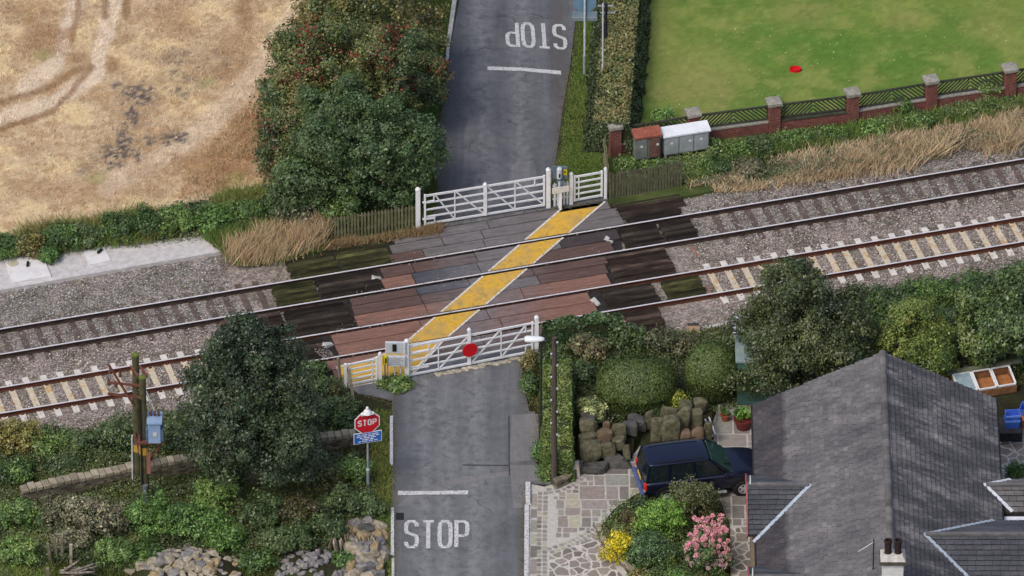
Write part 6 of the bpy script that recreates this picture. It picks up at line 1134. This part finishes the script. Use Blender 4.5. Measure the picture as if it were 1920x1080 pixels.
hedge('clipped_hedge', 'long clipped hedge with brown dying patches on top beside the lawn', [(1146, 288), (1176, -90)], 1.30, 2.15, 1.42, G((40, 54, 34), (56, 70, 44), (72, 84, 54)), 38000, .09, G((54, 70, 40), (68, 84, 46), (82, 94, 52), (94, 98, 56), (108, 98, 60), (98, 106, 62), (80, 94, 52)), .07)
hedge('clipped_hedge', 'clipped green hedge running beside the telegraph pole', [(1046, 905), (1044, 728)], 1.02, 1.2, 1.28, G((46, 64, 30), (62, 84, 36), (80, 102, 44), (92, 104, 54)), 21000, .085, G((58, 74, 34), (76, 94, 42), (92, 108, 50), (110, 108, 56)), .07)
hedge('ivy_hedge', 'ivy-covered fence end wall beside the red disc gate', [(1018, 650), (1166, 632)], .45, .55, 1.0, G((28, 46, 28), (40, 62, 36), (56, 80, 46)), 9000, .11, G((44, 66, 40), (62, 86, 52), (84, 108, 66)), .1)
# garden shrubs, right of near road
SH = [(1040, 690, 1.6, .9, 1.2, DG_[1:] + OL[:1], 2600, .1, 'dark shrub below the ivy, nearest the lamp'), (1105, 672, 1.7, 1.0, 1.2, G((48, 58, 36), (66, 76, 46), (90, 94, 60), (96, 76, 60)), 2800, .1, 'brownish green shrub below the ivy'), (1175, 655, 1.7, 1.1, 1.1, DG_, 2800, .1, 'dark shrub above the wide topiary'), (1240, 660, 1.6, 1.0, 1.1, G((50, 56, 38), (68, 74, 50), (88, 92, 64)), 2600, .1, 'grey green shrub between the topiary domes and track'),
      (1085, 722, 1.2, 1.0, 1.0, DG_[1:], 1800, .1, 'dark shrub between hedge and wide topiary'), (1108, 792, 1.1, 1.1, .9, G((60, 76, 40), (92, 104, 60), (140, 146, 96), (170, 172, 120)), 2200, .1, 'variegated cream and green shrub above the small rockery'), (1268, 772, .9, .9, .8, YG, 1400, .09, 'yellow green shrub between the two topiary domes'), (1240, 778, 1.0, .6, .7, DG_, 1200, .09, 'low dark plant behind the large rockery'), (1060, 770, .7, .8, .8, DG_[1:], 900, .1, 'small dark shrub against the near hedge'), (1290, 668, 1.2, .9, .9, G((60, 62, 44), (84, 84, 60), (96, 90, 66)), 1500, .1, 'straggly brown shrub below the dark ballast box'),
      (992, 735, .6, .7, 1.3, MG, 1300, .09, 'weedy growth at the road edge beside the lamp'), (1000, 690, .8, .8, .9, OL + MG[1:2], 1400, .09, 'brown weedy growth at the red disc gate end'), (1012, 860, .5, .8, .8, BG[:3], 900, .09, 'bright weed clump at foot of the lamp'), (1025, 893, .6, .5, .5, BG[:3], 600, .09, 'bright weed tuft beside the telegraph pole foot'), (1345, 700, .8, 1.2, .7, DG_, 1200, .1, 'dark growth squeezed between tall topiary and track')]
for x, y, w_, h_, d_, pal, n, lf, lab in SH: shrub('garden_shrub', lab, 'shrub', x, y, w_, h_, d_, pal, n, lf, .22, 'garden shrubs')
# flower bed
shrub('green_shrub', 'round bright green shrub in the flower bed below the car', 'shrub', 1238, 1008, 1.95, 1.75, 1.3, G((62, 96, 34), (84, 124, 44), (112, 150, 60)), 4200, .09, .2)
shrub('feathery_shrub', 'feathery grey green shrub in front of the car door', 'shrub', 1302, 978, 2.0, 1.95, 1.4, G((50, 60, 36), (70, 78, 46), (90, 94, 58), (104, 104, 70)), 5200, .085, .16, lobes=9)
shrub('yellow_shrub', 'bright yellow shrub at the left end of the flower bed', 'shrub', 1158, 1052, 1.25, 1.3, 1.0, [sr(150, 140, 20, 1.2), sr(196, 180, 30, 1.2), sr(214, 200, 60, 1.2)], 2600, .075, .13)
shrub('rose_shrub', 'dark leafy shrub with pale flower heads between yellow and pink shrubs', 'shrub', 1214, 1056, 2.1, 1.35, 1.4, G((44, 66, 40), (62, 88, 54), (84, 112, 70), (150, 160, 110)), 4200, .09, .18)
r_, B_ = shrub('hydrangea', 'pink flowering hydrangea in the flower bed nearest the house', 'shrub', 1328, 1070, 1.85, 1.75, 1.4, G((40, 66, 32), (58, 90, 42), (78, 112, 54)), 4600, .1, .2)
def flower_heads(root, name, L, pal, n, pr, fl=.04):
    c = []; 
    for (p, rad) in L: q = norm(RNG.normal(size=(n, 3)) + np.array([0, -.3, .5])); c.append(np.array(p) + q * rad * (.8 + .3 * RNG.random((n, 1))))
    c = np.concatenate(c); quads_mesh(name, leaf_quads(c, norm(RNG.normal(size=c.shape) + np.array([0, -.5, .8])), fl * (.8 + .6 * RNG.random(len(c))), .95), pal_pick(pal, RNG.random(len(c)), .14), LEAF, root)
hl = []; hl2 = []
for i in range(120):
    c_, rr_ = random.choice(B_); d_ = V((random.gauss(0, 1), random.gauss(-.6, .8), random.gauss(.7, .8))).normalized(); q_ = V(c_) + V((d_.x * rr_[0], d_.y * rr_[1], d_.z * rr_[2])) * 1.03
    if q_.z > .35: (hl if q_.z > 1.0 else hl2).append((q_, random.uniform(.06, .1)))
for i in range(40):
    x = random.uniform(1292, 1368); y = random.uniform(968, 1012); 
    if abs(x - 1328) > 40 * (1 - (1012 - y) / 120) : continue
    hl.append((P(x, y - 4, 1.62 - (y - 968) / 110) + V((0, -.1, 0)), random.uniform(.07, .11)))
for i in range(24): hl2.append((P(random.uniform(1288, 1376), random.uniform(1012, 1062), .9 - random.random() * .5) + V((0, -.12, 0)), random.uniform(.05, .08)))
flower_heads(r_, 'flower_head', hl, [sr(206, 130, 142, 1.1), sr(216, 162, 160, 1.1), sr(226, 142, 178, 1.1)], 70, 1); flower_heads(r_, 'flower_head', hl2, [sr(190, 130, 160), sr(206, 180, 180), sr(180, 150, 130)], 40, 1)
for x, y, w_, h_, pal, lab in ((1185, 985, .9, .6, G((60, 48, 40), (84, 66, 52), (70, 80, 46)), 'bronze leaved low plant at the left of the bed'), (1255, 1060, .35, .5, YG, 'tiny yellow green conifer in the bed'), (1270, 1090, 1.0, .5, BG, 'pale green perennial at the front of the bed'), (1200, 1088, 1.0, .45, OL[1:] + MG[1:3], 'olive ground plant along the edging'), (1340, 1110, 1.2, .5, OL[:2] + MG[1:2], 'low olive plant below the hydrangea'), (1136, 1010, .6, .35, G((80, 86, 56), (108, 112, 72), (120, 100, 70)), 'thin grey plant left of the yellow shrub'), (1205, 960, .8, .6, DG_, 'small dark plant at the back of the bed')):
    shrub('bed_plant', lab, 'plant', x, y, w_, h_, w_ * .7, pal, 900, .075, .14, 'low plants in the flower bed')
shrub('patio_plant', 'leafy plant in the bed beyond the patio at right edge', 'plant', 1908, 892, .8, .5, .6, BG[:3], 900, .09, .15); 
# lineside hedge left, between field and concrete walkway
for i, (x, y, w_, h_, pal, lab) in enumerate(((10, 478, 1.6, .8, MG + OL[1:2], 'at the left edge by the manhole'), (60, 472, 1.6, .85, OL[1:3] + MG[:2], 'second from the left edge'), (115, 462, 1.7, 1.0, MG, 'above the larger white slab'), (165, 454, 1.5, .9, DG_[1:] + GB[1:2], 'above the smaller white slab'), (225, 445, 1.8, 1.15, MG, 'tallest of the row'), (285, 438, 1.8, 1.2, BG[:2] + MG, 'right of the tallest'), (335, 430, 1.8, 1.2, MG[1:] + BG[1:2], 'above the end of the concrete walkway'), (395, 425, 1.9, 1.0, BG[:3], 'bright, at the bend'), (455, 412, 1.8, 1.0, MG, 'nearest the hawthorn'), (520, 405, 1.6, .9, DG_, 'in the shade of the hawthorn'), (95, 482, .5, .5, BG[:3], 'small sprig spilling onto the concrete'))):
    shrub('hedgerow_bush', 'green hedgerow bush ' + lab, 'bush', x, y, w_ * .9, h_ * .85, 1.2, pal, 2600, .11, .26, 'hedgerow bushes below the field')
shrub('lineside_bush', 'green bush behind the left picket fence', 'bush', 640, 420, 1.8, 1.3, 1.0, MG, 3000, .11, .26); shrub('lineside_bush', 'grey brown scrub beside the left end of picket fence', 'bush', 560, 420, 1.6, 1.0, 1.0, GB[:3] + DG_[:2], 2200, .11, .26)
# verge at far right: scrub in front of pillars
for i, (x, y, w_, h_, pal, lab) in enumerate(((1370, 292, 1.6, .75, MG + DG_[:2], 'right of the white-topped cabinet'), (1420, 284, 1.5, .7, DG_[1:] + MG[:2], 'left of the third pillar'), (1345, 318, 1.4, .5, MG, 'below the cabinets'), (1230, 322, 1.4, .45, MG + GB[:1], 'in front of the rusty cabinet'), (1172, 318, .8, .45, MG, 'at the corner pillar foot'), (1490, 268, 1.6, .5, MG, 'under the third chevron panel'), (1400, 318, 1.2, .4, GB + MG[1:2], 'mixed with dry grass'), (1560, 258, 1.4, .4, MG + DG_[1:2], 'at the fourth pillar foot'), (1640, 250, 1.2, .45, BG[1:], 'pale and ferny, below the fourth panel'), (1725, 232, 1.4, .4, MG, 'at the fifth pillar foot'), (1690, 168 + 40, .8, .55, MG[1:], 'behind the fourth panel'), (1850, 178, 1.2, .75, MG[1:] + YG[:1], 'behind the fifth panel'), (1240, 232, 1.0, .6, BG[1:], 'bright, on the lawn behind the cabinets'), (1455, 208, .7, .5, BG, 'yellow green, behind the third pillar'))):
    shrub('verge_weed', 'leafy green weeds ' + lab, 'weeds', x, y, w_, h_, .9, pal, 1500, .09, .2, 'weeds along the garden wall')
# lower-left scrub
LS = [(30, 850, 1.8, 1.4, G((86, 84, 40), (112, 106, 54), (104, 112, 60)), 'olive yellow scrub at the left edge by the ballast'), (95, 850, 1.6, 1.0, MG + GB[:1], 'green bramble below the track, left'), (160, 850, 1.6, 1.0, DG_[1:] + GB[1:2], 'grey green bramble below the track'), (225, 842, 1.7, 1.35, DG_[1:] + MG[1:2], 'dark laurel left of the power pole'), (325, 838, 1.7, 1.4, DG_[1:] + MG[1:2], 'dark laurel right of the transformer'), (25, 900, 1.5, .8, MG, 'low green bush at the left edge above the wall'), (120, 885, 1.4, .6, DG_ + OL[:1], 'low bramble against the stone wall'),
      (40, 985, 1.8, 1.0, MG + DG_[:1], 'green bush below the left end of the wall'), (105, 985, 1.6, 1.2, GB, 'grey twiggy bush below the wall'), (185, 1000, 2.0, 1.4, GB + DG_[:1], 'large grey brown bush left of the cable guard'), (130, 1030, 1.4, .8, GB, 'grey seedy bush above the brushwood'), (220, 1055, 1.5, .9, MG + DG_[1:2], 'green bush right of the brushwood'), (30, 1050, 1.6, .8, MG[1:] + YG[:1], 'yellow green bush in the bottom left corner'),
      (290, 1000, 2.1, 1.5, BG, 'bright laurel at the foot of the power pole'), (370, 1012, 2.2, 1.5, BG, 'bright laurel above the left rubble heap'), (420, 1030, 1.6, 1.2, BG[:3] + MG[1:2], 'bright laurel right end'), (400, 960, 1.7, 1.3, MG[1:] + YG[:1], 'yellow green bush under the round tree'), (275, 1050, 1.2, .7, MG, 'green bush at the heap left side'),
      (490, 990, 1.8, 1.3, DG_ + MG[:1], 'dark bush under the round tree, left'), (560, 985, 1.8, 1.2, G((36, 40, 26), (52, 54, 32), (72, 66, 36), (60, 66, 44)), 'brown green bush under the round tree, right'), (540, 1030, 1.8, 1.0, DG_[1:] + GB[:1], 'dull green bush above the grey rubble'), (610, 1010, 1.5, 1.0, DG_[1:] + GB[1:2], 'dull bush beside the edge-stacked slabs'), (640, 965, 1.4, 1.0, DG_[1:] + MG[:1], 'dark bush below the ochre board'), (690, 962, 1.2, .8, DG_[1:] + MG[1:2], 'bush at the stop sign foot'), (660, 905, 1.4, 1.0, MG, 'green bush left of the stop sign pole'), (600, 920, 1.6, 1.3, G((44, 54, 30), (66, 72, 38), (90, 92, 46)), 'olive bush left of the stop sign'), (480, 1062, 1.2, .5, MG, 'weeds between the rubble heaps'), (640, 1058, .8, .4, BG[:3], 'weeds among grey and large rubble'),
      (612, 748, 1.1, .75, MG[:2] + OL[:2], 'bush left of the near pedestrian gate'), (640, 778, 1.1, .7, DG_[1:] + MG[1:2], 'bush behind the stop sign'), (585, 800, 1.6, 1.1, DG_ + MG[:1], 'dark bush behind the stone wall'), (650, 810, 1.0, .7, MG, 'green bush beside the wall end'), (585, 700, .9, .35, DG_[1:], 'scrub at the deck left end'), (740, 724, 1.1, .2, MG + OL[1:2], 'weeds under the lamp panels')]
for x, y, w_, h_, pal, lab in LS: shrub('scrub_bush', lab, 'bush', x, y, w_ * 1.15, h_ * 1.05, w_ * .8, pal, int(2000 * w_), .105, .22, 'scrub in the lower left garden')
# grasses
DRY = [sr(134, 116, 88, 1.15), sr(164, 142, 110, 1.15), sr(184, 163, 130, 1.15), sr(200, 182, 152, 1.15), sr(140, 136, 92, 1.1)]; GRN = [sr(60, 84, 34, 1.3), sr(84, 110, 44, 1.3), (.15, .2, .06), sr(128, 134, 70, 1.2)]; DGRN = [sr(40, 50, 26, 1.3), sr(60, 72, 34, 1.3), sr(84, 92, 44, 1.3), sr(112, 100, 60, 1.2)]
blades('dry_lineside_grass', [(1286, 356), (1420, 318), (1560, 288), (1740, 255), (1960, 205), (1960, 262), (1760, 296), (1560, 330), (1420, 352), (1300, 362)], 15000, .4, .028, DRY, -.1, .9, (.08, .02), clumps=1.3, edge=.25, hvar=.7)
blades('dry_lineside_grass', [(1500, 318), (1640, 292), (1960, 238), (1960, 268), (1700, 312), (1540, 338)], 6500, .62, .022, DRY, -.12, .7, (.10, .02), edge=.3, hvar=.75, clumps=1.0)
blades('green_lineside_grass', [(1285, 345), (1420, 300), (1960, 205), (1960, 190), (1600, 240), (1320, 310)], 9000, .4, .035, GRN, -.04, .8)
blades('dry_lineside_grass', [(420, 480), (520, 440), (600, 425), (612, 452), (560, 474), (470, 500)], 7500, .72, .024, [sr(136, 116, 88, 1.1), sr(170, 147, 114, 1.1), sr(196, 173, 138, 1.1), sr(120, 120, 78)], -.05, .6, (.10, .08), edge=.22, hvar=.7)
blades('green_lineside_grass', [(420, 480), (520, 440), (600, 425), (612, 452), (560, 474), (470, 500)], 5000, .3, .035, GRN, -.05, .9, edge=.2)
blades('green_lineside_grass', [(380, 445), (480, 420), (560, 410), (520, 450), (420, 478)], 6000, .4, .035, GRN, -.04, .8)
blades('dry_fence_grass', [(600, 462), (700, 446), (830, 424), (826, 440), (740, 450), (690, 458), (610, 470)], 3000, .28, .03, [sr(118, 98, 72), sr(150, 126, 94), sr(104, 102, 62)], -.03, .8)
blades('roadside_grass', [(1092, 20), (1108, 20), (1100, 200), (1090, 240), (1128, 300), (1130, 345), (1046, 340), (1054, 290), (1066, 190), (1078, 110)], 14000, .09, .035, GRN, -.04, .8)
blades('roadside_grass', [(1088, -40), (1120, -40), (1108, 30), (1082, 40)], 1500, .09, .035, GRN, -.04, .8)
blades('roadside_grass', [(690, 770), (732, 770), (735, 940), (735, 1100), (708, 1100), (712, 1000), (690, 940)], 9000, .12, .035, GRN + [sr(150, 140, 60, 1.2)], -.04, .8)
blades('roadside_grass', [(780, 270), (806, 268), (802, 300), (816, 340), (822, 372), (800, 420), (770, 420), (760, 340)], 5000, .22, .035, GRN, -.04, .8)
blades('roadside_grass', [(820, -30), (852, -30), (842, 90), (820, 200), (806, 262), (790, 262), (806, 100)], 5000, .16, .035, GRN, -.04, .8)
blades('rough_grass', [(560, 850), (690, 780), (700, 930), (690, 1000), (560, 1000), (300, 960), (0, 1000), (0, 870)], 16000, .35, .04, DGRN, -.04, .9)
blades('rough_grass', [(0, 1010), (90, 1010), (100, 1110), (0, 1110)], 6000, .3, .035, GRN + [sr(150, 150, 80, 1.2)], -.04, .9); blades('rough_grass', [(90, 1060), (280, 1040), (280, 1110), (90, 1110)], 4500, .28, .035, DGRN, -.04, .9); blades('rough_grass', [(400, 1050), (660, 1040), (660, 1110), (400, 1110)], 4500, .25, .035, DGRN, -.04, .9)
blades('rough_grass', [(0, 830), (360, 800), (400, 900), (0, 920)], 8000, .3, .035, DGRN, -.04, .9); blades('garden_ground_cover', [(1020, 640), (1400, 610), (1420, 760), (1300, 800), (1090, 830), (1080, 700), (1020, 720)], 12000, .16, .05, DGRN, -.04, 1.0); blades('garden_ground_cover', [(1560, 560), (1940, 520), (1940, 720), (1790, 740), (1640, 720)], 9000, .18, .05, DGRN, -.04, 1.0)
blades('garden_ground_cover', [(975, 668), (1030, 664), (1030, 780), (1012, 775), (994, 768), (980, 700)], 1800, .14, .04, DGRN, -.03, 1.0); blades('garden_ground_cover', [(1130, 990), (1190, 935), (1250, 912), (1330, 918), (1362, 985), (1366, 1100), (1220, 1110), (1165, 1050)], 3500, .12, .05, DGRN + [sr(90, 70, 50)], .06, 1.0)

# overgrown ground between the bushes
SCR = G((40, 50, 30), (54, 66, 36), (68, 84, 44), (84, 92, 54), (96, 94, 66)); BRM = G((44, 60, 32), (58, 80, 40), (78, 100, 50), (98, 112, 62))
undergrowth('bramble_undergrowth', [(-30, 905), (120, 902), (280, 880), (400, 868), (600, 838), (668, 836), (700, 930), (704, 1010), (640, 1035), (480, 1045), (230, 1075), (100, 1060), (-30, 1100)], 42000, .45, SCR, .1)
undergrowth('bramble_undergrowth', [(-30, 800), (100, 820), (200, 800), (370, 770), (380, 870), (250, 885), (100, 905), (-30, 930)], 15000, .5, SCR, .1)
undergrowth('hedgerow_undergrowth', [(-30, 448), (120, 432), (300, 396), (520, 350), (600, 420), (610, 452), (480, 440), (420, 446), (395, 446), (200, 462), (60, 480), (-30, 492)], 13000, .3, BRM[:3] + GB[1:3] + OL[2:3], .09)
blades('hedgerow_grass', [(-30, 452), (120, 436), (300, 400), (480, 362), (560, 410), (420, 440), (200, 458), (60, 476), (-30, 488)], 17000, .62, .028, GRN + DRY[:2], -.04, .8, edge=.2, clumps=.8)
undergrowth('garden_undergrowth', [(1014, 640), (1170, 636), (1300, 628), (1385, 640), (1390, 760), (1340, 775), (1200, 792), (1085, 800), (1075, 720), (1020, 700)], 20000, .4, SCR[:4], .09)
undergrowth('bramble_bank', [(1500, 640), (1560, 575), (1700, 548), (1830, 530), (1960, 510), (1960, 690), (1900, 700), (1800, 712), (1765, 722), (1640, 700)], 34000, .45, BRM, .1)
undergrowth('weedy_undergrowth', [(1150, 300), (1245, 305), (1335, 288), (1450, 256), (1600, 236), (1760, 212), (1960, 176), (1960, 196), (1700, 238), (1500, 275), (1380, 318), (1290, 345), (1150, 330)], 16000, .35, BRM + GB[:1], .09)
undergrowth('flower_bed_undergrowth', [(1128, 994), (1155, 960), (1195, 934), (1250, 914), (1335, 920), (1362, 985), (1366, 1110), (1230, 1110), (1162, 1050)], 9000, .35, BRM + OL[2:3], .085, .06)
undergrowth('verge_undergrowth', [(600, 712), (640, 712), (656, 745), (672, 830), (600, 836), (560, 780)], 6000, .45, SCR + BRM[1:2], .1)

def litter(name, lines, n, spread, pal, size=.05, z=.008):
    C = []
    for ln in lines:
        W = [P(x, y) for x, y in ln]; L = [(b - a).length for a, b in zip(W[:-1], W[1:])]; T = sum(L)
        for a, b, l in zip(W[:-1], W[1:], L):
            m = int(n * l / T / len(lines)) + 1; u = RNG.random(m); d = (b - a) / l; off = np.abs(RNG.normal(0, spread, m)) * np.where(RNG.random(m) < .5, 1, -1)
            C.append(np.stack([a.x + d.x * u * l - d.y * off, a.y + d.y * u * l + d.x * off, np.full(m, z) + RNG.random(m) * .01], 1))
    C = np.concatenate(C); tag(quads_mesh(name, leaf_quads(C, norm(RNG.normal(0, .2, C.shape) + np.array([0, 0, 1.0])), size * (.4 + 1.1 * RNG.random(len(C)))), pal_pick(pal, RNG.random(len(C)), .25), BLADE), kind='stuff')
LIT = [sr(70, 60, 44), sr(104, 90, 62), sr(130, 116, 84), sr(84, 92, 50)]
litter('edge_litter', [[(737, 1080), (736, 760), (676, 735)], [(984, 1080), (986, 910)], [(1012, 870), (1012, 780), (985, 700), (990, 672)], [(838, 120), (828, 220), (804, 285), (822, 370)], [(1087, 20), (1068, 130), (1042, 300), (1028, 380)]], 4200, .11, LIT)
litter('edge_litter', [[(800, 706), (1000, 668)], [(795, 428), (1020, 392)], [(1030, 392), (1130, 374)]], 900, .12, LIT)
GRIT = [sr(120, 112, 104), sr(170, 160, 150), sr(84, 78, 72)]
litter('deck_grit', [[(735, 492), (1160, 424)], [(660, 555), (1140, 474)], [(625, 620), (1110, 540)], [(610, 676), (1040, 604)], [(600, 668), (620, 660)]], 1300, .22, GRIT, .045, .02)
litter('lawn_debris', [[(1230, 120), (1900, 60)], [(1300, 40), (1880, 150)], [(1220, 210), (1500, 160)]], 260, .9, [sr(150, 140, 90), sr(190, 186, 150)], .06, .03)

undergrowth('weeds_in_dry_grass', [(1290, 352), (1420, 318), (1560, 290), (1740, 258), (1960, 210), (1960, 255), (1740, 300), (1560, 328), (1400, 352)], 3800, .42, GB[:2] + BRM[1:3], .1)
